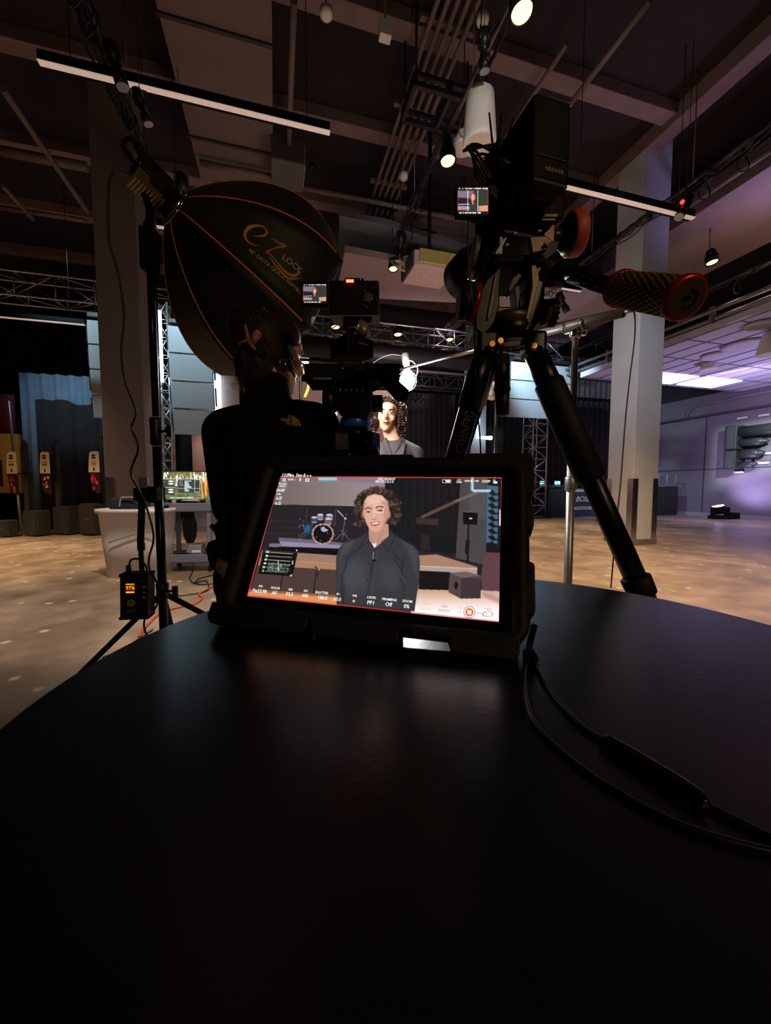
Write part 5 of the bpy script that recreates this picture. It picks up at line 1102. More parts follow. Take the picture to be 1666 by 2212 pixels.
for (s_, x, y, h_) in (('12:04', 340, 164, 17), ('Tue, Sep 2', 393, 164, 17), ('REC 00:00:57', 871, 184, 12), ('00:33:12:13', 860, 198, 15), ('96%', 1194, 195, 11), ('LV', 1254, 190, 12), ('LUMI', 1254, 201, 9), ('EXP', 1298, 195, 11), ('+00', 1346, 195, 10), ('DISP', 1398, 197, 15),
                        ('Tracking', 321, 210, 9), ('cancel', 320, 220, 9), ('LIVE VIEW', 312, 240, 8), ('23.98 FPS', 309, 248, 8), ('C4K', 300, 264, 10), ('10h', 310, 281, 9), ('min', 307, 290, 9), ('12h', 305, 308, 9), ('min', 303, 317, 9), ('RX0', 363, 187, 11), ('B', 414, 188, 15),
                        ('100', 240, 570, 12), ('80', 238, 591, 12), ('60', 232, 610, 12), ('40', 227, 630, 12), ('20', 221, 650, 12), ('0', 217, 670, 12),
                        ('FPS', 205, 752, 12), ('Fix23.98', 199, 777, 19), ('FOCUS', 283, 761, 13), ('AF', 277, 787, 20), ('IRIS', 363, 769, 12), ('F3.5', 357, 794, 20), ('ISO', 444, 776, 12), ('400', 439, 802, 19), ('SHUTTER', 528, 786, 14), ('180.0', 531, 813, 20), ('EV', 614, 793, 12), ('±0.0', 609, 820, 20),
                        ('WB', 702, 802, 12), ('LOOK', 791, 811, 14), ('PP1', 788, 839, 23), ('FRAMING', 886, 822, 15), ('Off', 882, 848, 22), ('ZOOM', 981, 831, 14), ('0%', 977, 858, 22)):
    q = on_screen(480 + x/2.45, 960 + y/2.45); mpp = (on_screen(480 + x/2.45, 960 + (y + 10)/2.45) - q).length/10
    mb.text(s_, h_*1.25*mpp, frame(q + nh*0.0004, xh, -dh, nh), 0, bold=0.00006)
for (s_, x, y, h_) in (('Hold', 1406, 872, 13), ('REC', 1178, 858, 11), ('FORMAT', 1176, 880, 13)):
    q = on_screen(480 + x/2.45, 960 + y/2.45); mpp = (on_screen(480 + x/2.45, 960 + (y + 10)/2.45) - q).length/10; mb.text(s_, h_*1.25*mpp, frame(q + nh*0.0004, xh, -dh, nh), 1)
mb.build('interface_text', [UIW, UIO], scr)
TABLET_CV = cv

# cable looping across the table from the tablet
def tcable(pts, r, name, label=None, parent=None, m=CABLE, lift=0.0):
    P = [onz(x, y, TZ + r + lift) for x, y in pts]
    return P
cab = thing('charging_cable', 'black cable with a thick sleeve looping across the round table to the right edge', 'cable', onz(1142, 1430, TZ))
CB = mat('glossy black cable', srgb(24, 22, 20), 0.28, spec=0.6)
A_ = tcable([(1146, 1418), (1134, 1452), (1136, 1500), (1152, 1556), (1200, 1612), (1292, 1684), (1420, 1758), (1540, 1806), (1680, 1842), (1800, 1865)], 0.0015, '')
MB().tube(A_, 0.0015, 10, smooth=10).build('outer_strand', CB, cab)
B_ = tcable([(1146, 1418), (1160, 1445), (1196, 1502), (1256, 1568), (1302, 1598)], 0.0015, '')
MB().tube(B_, 0.0015, 10, smooth=8).build('inner_strand', CB, cab)
C_ = tcable([(1298, 1594), (1330, 1610), (1420, 1664), (1496, 1712), (1526, 1738)], 0.0036, '')
MB().tube(C_, [0.0017, 0.0035, 0.0037, 0.0037, 0.0033, 0.0018], 14, smooth=8).build('thick_sleeve', mat('gloss sleeve', srgb(14, 14, 15), 0.18, spec=0.7), cab)
D_ = tcable([(1522, 1736), (1580, 1766), (1680, 1815), (1800, 1870)], 0.0015, '')
MB().tube(D_, 0.0015, 10, smooth=8).build('inner_strand_tail', CB, cab)
E_ = [onz(1146, 1418, TZ + 0.003), at(1144, 1396, onz(1146, 1418, TZ).y + 0.01), TM @ Vector((MX1 + 0.004, MY1 - 0.02, -0.006))]
MB().tube(E_, 0.0026, 10, smooth=6).build('plug_end', CB, cab)
MB().tube([onz(1143, 1412, TZ + 0.003), onz(1149, 1424, TZ + 0.003)], 0.0052, 12).build('cable_clip', BLKM, cab)

# ================================================================== SOFTBOX ON ITS STAND
ringp = at(378, 448, 1.7); sn_ = Vector((0.543, 0.746, -0.384)).normalized()
e1 = sn_.cross(Vector((0, 0, 1))).normalized(); e2 = e1.cross(sn_)
SR, SL, SPH = 0.467, 0.487, 0.170
def rib(k, t):
    r = 0.055 + (SR - 0.055)*math.sin(t*math.pi/2)**0.92; a_ = SPH + k*math.pi/4
    return ringp + sn_*(SL*(0.12*t + 0.88*t**1.25)) + (e1*math.cos(a_) + e2*math.sin(a_))*r
def surf(k, t, s):
    p = rib(k, t).lerp(rib(k + 1, t), s); c = ringp + sn_*(SL*t); out = (p - c); out = (out - sn_*out.dot(sn_))
    return p - out.normalized()*0.012*math.sin(math.pi*s)*math.sin(math.pi*min(t, 1))
sbx = thing('octagonal_softbox', 'large black octagonal softbox with orange piping over the person in the black jacket', 'softbox', ringp)
FAB = mat('black softbox fabric', srgb(32, 27, 21), 0.55, spec=0.35, bump=0.3, scale=8, bscale=26)
mb = MB(); NT = 16
for k in range(8):
    rows = [[mb._p(surf(k, j/NT, i/6)) for i in range(7)] for j in range(NT + 1)]
    rows.append([mb._p(surf(k, 1, i/6) + sn_*0.05) for i in range(7)])
    for a, b in zip(rows, rows[1:]):
        for i in range(6): mb._f((a[i], a[i+1], b[i+1], b[i]), 0, True)
o = mb.build('fabric_shell', FAB, sbx); s = o.modifiers.new('thick', 'SOLIDIFY'); s.thickness = 0.004; s.offset = -1
for k in range(8):
    MB().tube([rib(k, j/NT) + (rib(k, j/NT) - (ringp + sn_*(SL*j/NT))).normalized()*0.002 for j in range(NT + 1)], 0.0042, 6).build('piping', ORNG, sbx)
mb = MB(); ring_ = [mb._p(rib(k, 1) - (rib(k, 1) - ringp - sn_*SL)*0.015 + sn_*0.004) for k in range(8)]; mb._f(ring_, 0)
mb.build('diffuser', mat('softbox diffuser', (1, 1, 1), 0.6, emit=28.0, ecol=(1.0, 0.88, 0.80)), sbx)
# logo printed along the panel between two ribs
def on_panel(mb, body, t0, s0, size, mi=0, shear=0.0, bold=0.0, sxx=1.0):
    tmp = MB(); tmp.text(body, size, ID, 0, 'LEFT', shear=shear, bold=bold, sx=sxx); n0 = len(mb.v)
    K = 7
    for v in tmp.v:
        t = t0 + v.x/ (SL*1.32); w_ = (rib(K, min(t, 1)) - rib(K + 1, min(t, 1))).length; sct = s0 + v.y/w_
        p = surf(K, t, sct); c = ringp + sn_*(SL*t); nn = (p - c); nn = (nn - sn_*nn.dot(sn_)*1.0).normalized(); mb.v.append(p + nn*0.004 - sn_*0.002)
    for f in tmp.f: mb.f.append(tuple(i + n0 for i in f)); mb.m.append(mi); mb.sm.append(False)
def on_surf(x, y):
    t = 0.46 + x/(SL*1.32); w_ = (rib(7, min(t, 1)) - rib(8, min(t, 1))).length; p = surf(7, t, 0.47 + y/w_); c = ringp + sn_*(SL*t); nn = (p - c); nn = (nn - sn_*nn.dot(sn_)).normalized(); return p + nn*0.003
mb = MB()
E_ = [(0.010, 0.002), (0.030, 0.012), (0.052, 0.030), (0.056, 0.048), (0.038, 0.060), (0.012, 0.050), (-0.010, 0.022), (-0.012, -0.010), (0.006, -0.030), (0.034, -0.030), (0.062, -0.012)]
mb.tube([on_surf(*q) for q in E_], [0.001, 0.003, 0.005, 0.006, 0.004, 0.006, 0.009, 0.008, 0.006, 0.003, 0.001], 6, smooth=5)
Z_ = [(0.076, 0.030), (0.085, 0.040), (0.115, 0.040), (0.140, 0.046), (0.115, 0.018), (0.095, -0.012), (0.088, -0.026), (0.110, -0.026), (0.150, -0.040), (0.190, -0.050), (0.222, -0.040), (0.236, -0.012), (0.228, 0.006)]
mb.tube([on_surf(*q) for q in Z_], [0.001, 0.003, 0.005, 0.005, 0.003, 0.003, 0.004, 0.003, 0.004, 0.007, 0.008, 0.005, 0.001], 6, smooth=5)
# tail of the Z sweeping under the word
pts = []
for i in range(24):
    q = i/23; t = 0.60 + 0.26*q; s_ = 0.375 - 0.10*math.sin(q*math.pi*0.75) + 0.18*max(0, q - 0.7)/0.3*0.6
    p = surf(7, t, s_); c = ringp + sn_*(SL*t); nn = (p - c); nn = (nn - sn_*nn.dot(sn_)).normalized(); pts.append(p + nn*0.003)
mb.tube(pts, [0.001, 0.004, 0.0065, 0.005, 0.0015], 6)
mb.build('printed_logo', mat('orange print', srgb(226, 150, 30), 0.5), sbx)
mb = MB(); on_panel(mb, 'LOCK', 0.695, 0.47, 0.036, 0); on_panel(mb, '48" OCTA QUICK SOFTBOX', 0.50, 0.25, 0.022, 0)
mb.build('printed_words', mat('grey print', srgb(215, 200, 165), 0.5), sbx)
# speed ring and lamp
mb = MB()
for k in range(8):
    a0 = SPH + k*math.pi/4; a1 = a0 + math.pi/4
    for rr_ in (0.078,): mb.tube([ringp + (e1*math.cos(a_) + e2*math.sin(a_))*rr_ for a_ in np.linspace(a0, a1, 4)], 0.007, 8)
    d_ = e1*math.cos(a0) + e2*math.sin(a0); mb.cyl(ringp + d_*0.05 + sn_*0.0, ringp + d_*0.09 + sn_*0.03, 0.006, seg=8)
mb.lathe(ringp - sn_*0.02, sn_, [(0, 0.062), (0.03, 0.070), (0.035, 0.055)], 32)
mb.build('speed_ring', CHR, sbx)
lf = look(ringp, -sn_)          # lamp frame: y runs back from the ring, up and toward the viewer
lamp = thing('studio_lamp_head', 'black studio lamp head with a carrying handle fitted to the back of the softbox', 'studio light', ringp - sn_*0.15)
MB(lf).box((0, 0.105, 0.028), (0.090, 0.125, 0.070)).build('lamp_body', BLK, lamp, bevel=0.010)
HS = mat('gold lit heat sink', srgb(150, 136, 92), 0.35, 0.7)  # gold of the warm light is put into the fin colour
mb = MB(lf)
for i in range(9): mb.box((0, 0.050 + i*0.0125, -0.034), (0.078, 0.008, 0.05))
mb.box((0, 0.10, -0.026), (0.070, 0.115, 0.045)); mb.build('heat_sink', HS, lamp)
MB(lf).cyl((0, 0.015, 0.0), (0, 0.06, 0.0), 0.06, 0.055, 24).build('front_collar', BLKM, lamp)
MB(lf).tube([(-0.03, 0.16, 0.04), (-0.034, 0.19, 0.055), (-0.028, 0.215, 0.06), (0.028, 0.215, 0.06), (0.034, 0.19, 0.055), (0.03, 0.16, 0.04)], 0.008, 8, smooth=3).build('carry_handle', BLKM, lamp)
for s in (-1, 1): MB(lf).box((0.052*s, 0.09, 0.0), (0.012, 0.05, 0.06)).build('yoke_plate', DKM, lamp)
# stand
SX, SY = at(343, 1060, 1.7).x, 1.7
st = thing('light_stand', 'tall black light stand holding the softbox beside the left column', 'light stand', (SX, SY, 0))
ztop = at(330, 492, SY).z; zc = [at(340, y, SY).z for y in (585, 900, 965, 1060, 1275)]
MB().cyl((SX, SY, zc[1]), (SX, SY, ztop), 0.0145, seg=18).build('upper_tube', mat('satin black tube', srgb(22, 20, 20), 0.25, 0.6), st)
MB().cyl((SX, SY, 0.42), (SX, SY, zc[2]), 0.0185, seg=18).build('lower_tube', mat('satin black tube', srgb(22, 20, 20), 0.25, 0.6), st)
MB().cyl((SX + 0.024, SY - 0.004, zc[2]), (SX + 0.024, SY - 0.004, zc[1] + 0.62), 0.0035, seg=8).build('chrome_highlight_rod', CHR, st)  # thin added rod that stands in for a highlight along the tube
def collar(z, h, nm):
    MB().lathe((SX, SY, z - h/2), (0, 0, 1), [(0, 0.022), (h*0.1, 0.027), (h*0.5, 0.024), (h*0.9, 0.027), (h, 0.022)], 20).build(nm, BLK, st)
    kb = MB().cyl((SX + 0.02, SY - 0.01, z), (SX + 0.06, SY - 0.02, z), 0.006, seg=8); kb.box((SX + 0.068, SY - 0.022, z), (0.02, 0.014, 0.05)); kb.build('lock_knob', BLK, st)
collar((zc[1] + zc[2])/2, 0.12, 'collar'); collar(zc[4], 0.07, 'leg_collar')
mb = MB().box((SX, SY, at(340, 540, SY).z), (0.060, 0.055, 0.17)); mb.box((SX + 0.03, SY - 0.01, at(340, 525, SY).z), (0.05, 0.03, 0.05)); mb.cyl((SX, SY, ztop - 0.03), (SX, SY, ztop + 0.02), 0.02, seg=12)
mb.build('tilt_head', BLKM, st, bevel=0.006)
yk = lf @ Vector((0, 0.10, -0.055)); MB().tube([Vector((SX, SY, ztop)), Vector((SX + 0.02, SY - 0.02, ztop + 0.05)), yk], 0.016, 10, smooth=5).build('head_bracket', BLKM, st)
hub = Vector((SX, SY, zc[4] - 0.01))
for e_ in (Vector((-1.78, 1.76, 0.02)), Vector((-0.36, 2.38, 0.02)), Vector((-1.25, 2.35, 0.02))):
    MB().cyl(hub + (e_ - hub).normalized()*0.02, e_, 0.0125, seg=10).build('leg', BLKM, st)
    mid_ = hub.lerp(e_, 0.55); MB().cyl(mid_, (SX, SY, 0.44), 0.008, seg=8).build('brace', BLKM, st)
    MB().cyl(e_ + Vector((0, 0, -0.02)), e_ + Vector((0, 0, 0.03)), 0.02, seg=10).build('rubber_foot', RUB, st)
# lamp cable hanging down to the battery box
P_ = [(282, 376, 1.55), (252, 372, 1.53), (237, 386, 1.52), (234, 440, 1.52), (236, 520, 1.54), (255, 590, 1.56), (268, 680, 1.58), (262, 760, 1.58), (272, 830, 1.58), (294, 888, 1.58), (285, 925, 1.58), (299, 968, 1.58), (283, 1020, 1.58), (300, 1058, 1.58), (318, 1100, 1.6), (332, 1160, 1.6), (322, 1205, 1.6), (324, 1232, 1.6), (341, 1265, 1.62), (338, 1310, 1.62), (314, 1335, 1.62), (313, 1362, 1.62), (326, 1385, 1.62)]
tag(MB().tube([at(x, y, d) for x, y, d in P_], 0.0042, 8, smooth=6).build('lamp_power_cable', CABLE), 'wavy black power cable hanging from the studio lamp in front of the left column', 'cable')
cl = tag(MB().box(at(320, 1068, 1.66), (0.10, 0.05, 0.055)).box(at(338, 1068, 1.7), (0.05, 0.06, 0.07)).build('accessory_clamp', BLKM, bevel=0.006), 'black clamp on the light stand from which the strap hangs', 'clamp')
mb = MB(); s0 = at(307, 1064, 1.6); s1 = at(303, 1172, 1.6); s2 = at(305, 1235, 1.6)
def strapseg(a, b, w=0.02): 
    d = (b - a).normalized(); x = d.cross(Vector((0, 1, 0))).normalized(); mb.hexa([a - x*w, a + x*w, a + x*w + Vector((0, .004, 0)), a - x*w + Vector((0, .004, 0)), b - x*w, b + x*w, b + x*w + Vector((0, .004, 0)), b - x*w + Vector((0, .004, 0))])
strapseg(s0, s1, 0.014); strapseg(s1, at(306, 1235, 1.6), 0.010)
stp_ = thing('carry_strap', 'black webbing strap with a buckle holding the battery box to the stand', 'strap', s0); mb.build('webbing', mat('webbing', srgb(16, 15, 16), 0.9), stp_)
MB().box(at(305, 1180, 1.595), (0.028, 0.014, 0.036)).build('buckle', BLK, stp_, bevel=0.003)
MB().box(at(305, 1172, 1.59), (0.030, 0.006, 0.004)).box(at(305, 1188, 1.59), (0.030, 0.006, 0.004)).build('buckle_bar', CHR, stp_)
# battery power box
bc = at(298, 1284, 1.60); BMx = Matrix.Translation(bc) @ Matrix.Rotation(R(12), 4, 'Z') @ Matrix.Rotation(R(2), 4, 'Y')
bx = thing('battery_power_box', 'black battery box with a glowing orange percentage display hanging on the light stand', 'battery', bc)
MB(BMx).box((0, 0.0, 0), (0.106, 0.075, 0.178)).build('box_body', BLK, bx, bevel=0.005)
MB(BMx).box((0, -0.004, 0.088), (0.110, 0.078, 0.012)).box((0, -0.004, -0.088), (0.110, 0.078, 0.012)).build('end_frames', BLKM, bx, bevel=0.003)
MB(BMx).box((-0.014, -0.0385, 0.036), (0.034, 0.002, 0.040)).build('display_glass', mat('display glass', srgb(20, 10, 4), 0.2, emit=0.08, ecol=(0.6, 0.14, 0.0)), bx)
mb = MB(BMx); XF = lambda x, z: Matrix.Translation((x, -0.0400, z)) @ Matrix.Rotation(R(90), 4, 'X')
mb.text('97%', 0.020, XF(-0.013, 0.037)); mb.box((-0.014, -0.0400, 0.020), (0.030, 0.0008, 0.006)); 
for i in range(4): mb.box((-0.026 + 0.008*i, -0.0400, 0.053), (0.005, 0.0008, 0.005))
mb.build('display_digits', mat('orange digits', (1, .4, 0), 0.4, emit=2.0, ecol=(1.0, 0.26, 0.0)), bx)
MB(BMx).cyl((-0.010, -0.037, -0.024), (-0.010, -0.046, -0.024), 0.016, 0.014, 22).build('knob', GREY, bx)
for i in range(3): MB(BMx).cyl((0.038, -0.037, 0.040 - 0.022*i), (0.038, -0.042, 0.040 - 0.022*i), 0.006 - 0.001*(i == 1), seg=12).build('button', GREY, bx)
MB(BMx).box((-0.010, -0.0385, -0.056), (0.034, 0.001, 0.004)).box((-0.012, -0.0385, -0.064), (0.028, 0.001, 0.002)).build('printed_line', GREY, bx)
MB(BMx).cyl((-0.03, -0.01, 0.09), (-0.03, -0.01, 0.125), 0.010, seg=12).tube([(-0.03, -0.01, 0.12), (-0.02, -0.01, 0.148), (0.01, -0.01, 0.15), (0.03, 0, 0.12), (0.035, 0, 0.09)], 0.004, 8, smooth=5).build('socket_lead', CABLE, bx)

# ================================================================== PEOPLE
def limb_hand(M, wrist, dirv, side, m, parent, scale=1.0, curl=0.5):
    """palm with five separate bent fingers; returns specs for a merged body"""
    w = Vector(wrist); d = Vector(dirv).normalized(); n = Vector((side, 0, 0)); n = (n - d*n.dot(d)).normalized(); a = d.cross(n)
    sp = [('c', w, w + d*0.045*scale, 0.026*scale, 0.030*scale), ('e', w + d*0.055*scale, (0.016*scale, 0.036*scale, 0.045*scale), Matrix(((n.x, a.x, d.x), (n.y, a.y, d.y), (n.z, a.z, d.z))))]
    for i, (off, L) in enumerate(((-0.028, 0.062), (-0.010, 0.074), (0.010, 0.070), (0.027, 0.056))):
        b = w + d*0.088*scale + a*off*scale; k1 = b + (d*math.cos(curl*0.6) - n*math.sin(curl*0.6))*L*0.5*scale; k2 = k1 + (d*math.cos(curl*1.5) - n*math.sin(curl*1.5))*L*0.5*scale
        sp += [('c', b - d*0.02*scale, k1, 0.0095*scale, 0.0085*scale), ('c', k1, k2, 0.0085*scale, 0.007*scale)]
    b = w + d*0.03*scale - a*0.028*scale; k1 = b + (d*0.6 - a*0.7 - n*0.3).normalized()*0.036*scale; k2 = k1 + (d*0.85 - a*0.2 - n*0.4).normalized()*0.028*scale
    sp += [('c', b, k1, 0.012*scale, 0.010*scale), ('c', k1, k2, 0.010*scale, 0.008*scale)]
    return sp
def Rz(a): return Matrix.Rotation(a, 3, 'Z')
def head_specs(c, yaw, pitch=0.0, s=1.0, tilt=0.0):
    Rh = Matrix.Rotation(yaw, 3, 'Z') @ Matrix.Rotation(pitch, 3, 'X') @ Matrix.Rotation(tilt, 3, 'Y')
    def L(x, y, z): return Vector(c) + Rh @ Vector((x*s, y*s, z*s))
    E_ = lambda p, r: ('e', L(*p), tuple(q*s for q in r), Rh)
    sp = [E_((0, -0.012, 0.035), (0.074, 0.094, 0.086)), E_((0, 0.030, 0.005), (0.064, 0.062, 0.085)), E_((0, 0.040, -0.062), (0.046, 0.048, 0.044)), E_((0, 0.066, -0.094), (0.022, 0.020, 0.018)),
          E_((0, 0.078, 0.052), (0.048, 0.020, 0.024)), E_((0, 0.090, 0.028), (0.052, 0.008, 0.007)),
          E_((-0.040, 0.068, -0.020), (0.020, 0.018, 0.022)), E_((0.040, 0.068, -0.020), (0.020, 0.018, 0.022)),
          ('c', L(0, 0.088, 0.020), L(0, 0.112, -0.022), 0.008*s, 0.012*s), E_((-0.011, 0.102, -0.026), (0.008, 0.009, 0.007)), E_((0.011, 0.102, -0.026), (0.008, 0.009, 0.007)),
          E_((0, 0.088, -0.052), (0.026, 0.012, 0.016))]
    for sx in (-1, 1): sp.append(('e', L(0.076*sx, -0.008, 0.0), (0.008*s, 0.020*s, 0.032*s), Rh @ Matrix.Rotation(-0.35*sx, 3, 'Z')))
    return sp, L, Rh

# ---- person from behind: black jacket, dark hair in a bun
PA = at(580, 960, 1.30); PA.z = 0; yaw = R(-20)       # body turned slightly to the right
t = thing('person', 'person seen from behind in a black jacket, dark hair pinned up in a bun', 'person', PA)
M = Matrix.Translation(PA) @ Matrix.Rotation(yaw, 4, 'Z'); hs = 0.98
hc = M.inverted() @ at(588, 770, 1.30); hyaw = R(-24)
sp, HL, HR = head_specs(hc, hyaw, R(-4))
sp += [('c', (0.01, -0.005, 1.40), (hc.x*0.9, hc.y - 0.01, hc.z - 0.06), 0.060, 0.052), ('e', (0, 0, 1.25), (0.16, 0.10, 0.24)), ('e', (0, 0, 1.0), (0.15, 0.11, 0.16))]
sh = {-1: Vector((-0.175, 0, 1.42)), 1: Vector((0.175, 0.01, 1.42))}
el = {-1: Vector((-0.205, 0.05, 1.16)), 1: Vector((0.25, 0.06, 1.15))}
wr_ = {-1: Vector((-0.15, 0.24, 1.06)), 1: Vector((0.13, 0.30, 1.24))}
for s in (-1, 1):
    sp += [('c', sh[s], el[s], 0.048, 0.038), ('c', el[s], wr_[s], 0.038, 0.026)]
    sp += limb_hand(M, wr_[s], (wr_[s] - el[s]), -s, None, None, 0.95, 0.7)
    sp += [('c', (0.09*s, 0, 0.95), (0.10*s, 0.01, 0.50), 0.085, 0.055), ('c', (0.10*s, 0.01, 0.50), (0.11*s, -0.01, 0.09), 0.053, 0.038), ('c', (0.11*s, -0.01, 0.05), (0.12*s, 0.12, 0.035), 0.036, 0.03)]
organic('body', sp, M, SKIN, t, 0.0075, 3)
JK = mat('black fleece jacket', srgb(15, 14, 15), 0.92, spec=0.15, bump=0.15, scale=12)
js = [('e', (0, 0.0, 1.28), (0.205, 0.135, 0.24)), ('e', (0, 0, 1.05), (0.195, 0.14, 0.22)), ('e', (0, -0.01, 1.40), (0.19, 0.105, 0.095)), ('c', (-0.12, 0, 1.44), (0.12, 0, 1.44), 0.072, 0.072),
      ('c', (hc.x*0.4, -0.015, 1.45), (hc.x*0.85, -0.010, 1.545), 0.092, 0.072), ('c', (-0.07, -0.0, 0.92), (0.07, 0, 0.92), 0.135, 0.135)]
for s in (-1, 1): js += [('c', sh[s], el[s], 0.080, 0.068), ('c', el[s], wr_[s]*0.92 + el[s]*0.08, 0.066, 0.044), ('e', sh[s] + Vector((-0.02*s, 0, 0)), (0.09, 0.09, 0.085))]
js += [('c', (-0.22, -0.02, 1.02), (-0.21, -0.03, 0.96), 0.03, 0.02), ('c', (-0.20, -0.05, 1.10), (-0.02, -0.14, 1.06), 0.012, 0.012)]
organic('jacket', js, M, JK, t, 0.010, 5)
organic('trousers', [('c', (-0.06, 0, 0.95), (0.06, 0, 0.95), 0.135, 0.135)] + [q for s in (-1, 1) for q in (('c', (0.09*s, 0, 0.90), (0.10*s, 0.01, 0.50), 0.112, 0.082), ('c', (0.10*s, 0.01, 0.50), (0.115*s, -0.01, 0.10), 0.080, 0.066))], M, mat('khaki trousers', srgb(128, 118, 98), 0.85, bump=0.2, scale=10), t, 0.012, 3)
for s in (-1, 1): organic('shoe', [('c', (0.115*s, -0.03, 0.045), (0.125*s, 0.13, 0.035), 0.045, 0.036)], M, BLKM, t, 0.01, 3)
HAIRM = mat('dark brown hair', srgb(40, 27, 21), 0.62, spec=0.3, var=0.35, scale=60)
hp = [('e', HL(0, -0.030, 0.040), (0.088, 0.100, 0.098), HR), ('e', HL(0, 0.015, 0.070), (0.080, 0.078, 0.062), HR), ('e', HL(0, -0.060, -0.045), (0.072, 0.055, 0.080), HR), ('e', HL(0.060, -0.015, 0.01), (0.026, 0.045, 0.055), HR), ('e', HL(-0.060, -0.015, 0.01), (0.026, 0.045, 0.055), HR)]
bunc = M.inverted() @ at(528, 705, 1.26); hp += [('e', bunc, (0.046, 0.040, 0.046)), ('c', bunc, HL(-0.03, -0.07, 0.06), 0.035, 0.05)]
organic('hair', hp, M, HAIRM, t, 0.008, 3)
mb = MB(M); rnd = random.Random(8)
for k in range(170):      # locks combed back and up to the bun
    a_ = rnd.uniform(-1.5, 1.5); z0 = rnd.uniform(-0.08, 0.05); r0 = 0.088
    st_ = HL(math.sin(a_)*0.090, -0.02 - math.cos(a_)*0.088 + (0.06 if abs(a_) > 1.1 else 0), z0); md = HL(math.sin(a_)*0.080 - 0.01, -0.055 - math.cos(a_)*0.065, z0*0.3 + 0.075)
    en = bunc + Vector((rnd.uniform(-.03, .03), rnd.uniform(-.03, .01), rnd.uniform(-.035, .03))); mb.tube([st_, st_.lerp(md, 0.5)*1.0 + (st_.lerp(md, 0.5) - Vector(hc))*0.04, md, en], [0.0035, 0.004, 0.0035, 0.002], 5, smooth=4)
for k in range(26):       # coil of the bun
    a0 = rnd.uniform(0, 6.28); tl_ = rnd.uniform(-0.6, 0.6); mb.tube([bunc + Vector((0.046*math.cos(a0 + q), -0.025 + 0.020*math.sin(q + tl_), 0.046*math.sin(a0 + q))) for q in np.linspace(0, 3.6, 9)], 0.0045, 5)
mb.build('hair_locks', HAIRM, t)
mb = MB(M)
for k in range(110):      # loose curls at the nape and crown, backlight put into their colour
    b_ = (M.inverted() @ at(rnd.uniform(500, 545), rnd.uniform(770, 850), 1.24)) if k < 60 else (bunc + Vector((rnd.uniform(-.05, .05), -0.01, rnd.uniform(0, .05)))) if k < 85 else HL(rnd.uniform(-0.07, 0.07), -0.06, 0.112)
    p0_ = HL(rnd.uniform(-0.075, -0.02), -0.07, rnd.uniform(-0.09, -0.02)) if k < 60 else b_ + Vector((0, 0, -0.02))
    ph = rnd.uniform(0, 6.28); mb.tube([p0_.lerp(Vector(b_), q) + Vector((0.007*math.sin(9*q + ph), 0, 0.007*math.cos(9*q + ph))) for q in np.linspace(0, 1, 12)], 0.0010, 4)
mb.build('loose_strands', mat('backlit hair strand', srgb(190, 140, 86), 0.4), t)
mb = MB(M)
for (pa, pb, ra, rb) in (((530, 703), (538, 738), 0.004, 0.008), ((538, 738), (552, 756), 0.008, 0.004), ((556, 722), (546, 742), 0.013, 0.007), ((518, 742), (540, 732), 0.004, 0.005)):
    mb.cyl(M.inverted() @ at(*pa, 1.17), M.inverted() @ at(*pb, 1.17), ra, rb, 12); mb.ball(M.inverted() @ at(*pa, 1.17), ra, 10)
mb.build('hair_clip', mat('rosy clip', srgb(170, 110, 92), 0.4), t, label='rosy claw clip holding up the dark hair')
er = HL(0.084, -0.012, -0.045); MB(M).tube([er + HR @ Vector((0.004, 0.010*math.sin(a_), 0.012*math.cos(a_))) for a_ in np.linspace(0, 6.28, 16)], 0.0015, 6).build('earring', CHR, t)
# logo at the back of the right shoulder
lg = at(627, 910, 1.30); 
def onback(px, py):
    import mathutils
    return at(px, py, 1.145)
LOGO_DEFER = (M, t)

# ---- person facing the lens: curly hair, dark button shirt
PB = at(853, 980, 2.80); PB.z = 0
t2 = thing('person', 'person facing the lens with curly dark hair and a dark collared shirt', 'person', PB)
M2 = Matrix.Translation(PB) @ Matrix.Rotation(R(180 - 6), 4, 'Z'); inv = M2.inverted()
hc2 = inv @ at(838, 902, 2.80); sc_ = 1.0
sp, HL2, HR2 = head_specs(hc2, R(-1), R(4), 1.02, R(-5))
S2 = 1.0; zsh = (inv @ at(853, 955, 2.8)).z - 0.02
sp += [('c', (0, -0.01, zsh), (hc2.x*0.85, hc2.y - 0.01, hc2.z - 0.06), 0.062, 0.054), ('e', (0, 0, zsh - 0.20), (0.15, 0.085, 0.20)), ('e', (0, 0, 1.05), (0.15, 0.11, 0.20))]
for s in (-1, 1):
    a_ = Vector((0.150*s, 0, zsh - 0.085)); b_ = Vector((0.225*s, -0.03, zsh - 0.36)); c_2 = Vector((0.17*s, -0.12, zsh - 0.58))
    sp += [('c', a_, b_, 0.050, 0.040), ('c', b_, c_2, 0.038, 0.027)] + limb_hand(M2, c_2, (c_2 - b_), -s, None, None, 1.0, 0.6)
    sp += [('c', (0.09*s, 0, 1.0), (0.10*s, 0.01, 0.52), 0.09, 0.058), ('c', (0.10*s, 0.01, 0.52), (0.11*s, -0.01, 0.09), 0.055, 0.04), ('c', (0.11*s, -0.01, 0.05), (0.12*s, 0.13, 0.035), 0.038, 0.03)]
organic('body', sp, M2, SKIN, t2, 0.008, 3)
SHM = mat('dark grey shirt', srgb(62, 60, 66), 0.75, var=0.08, scale=10)
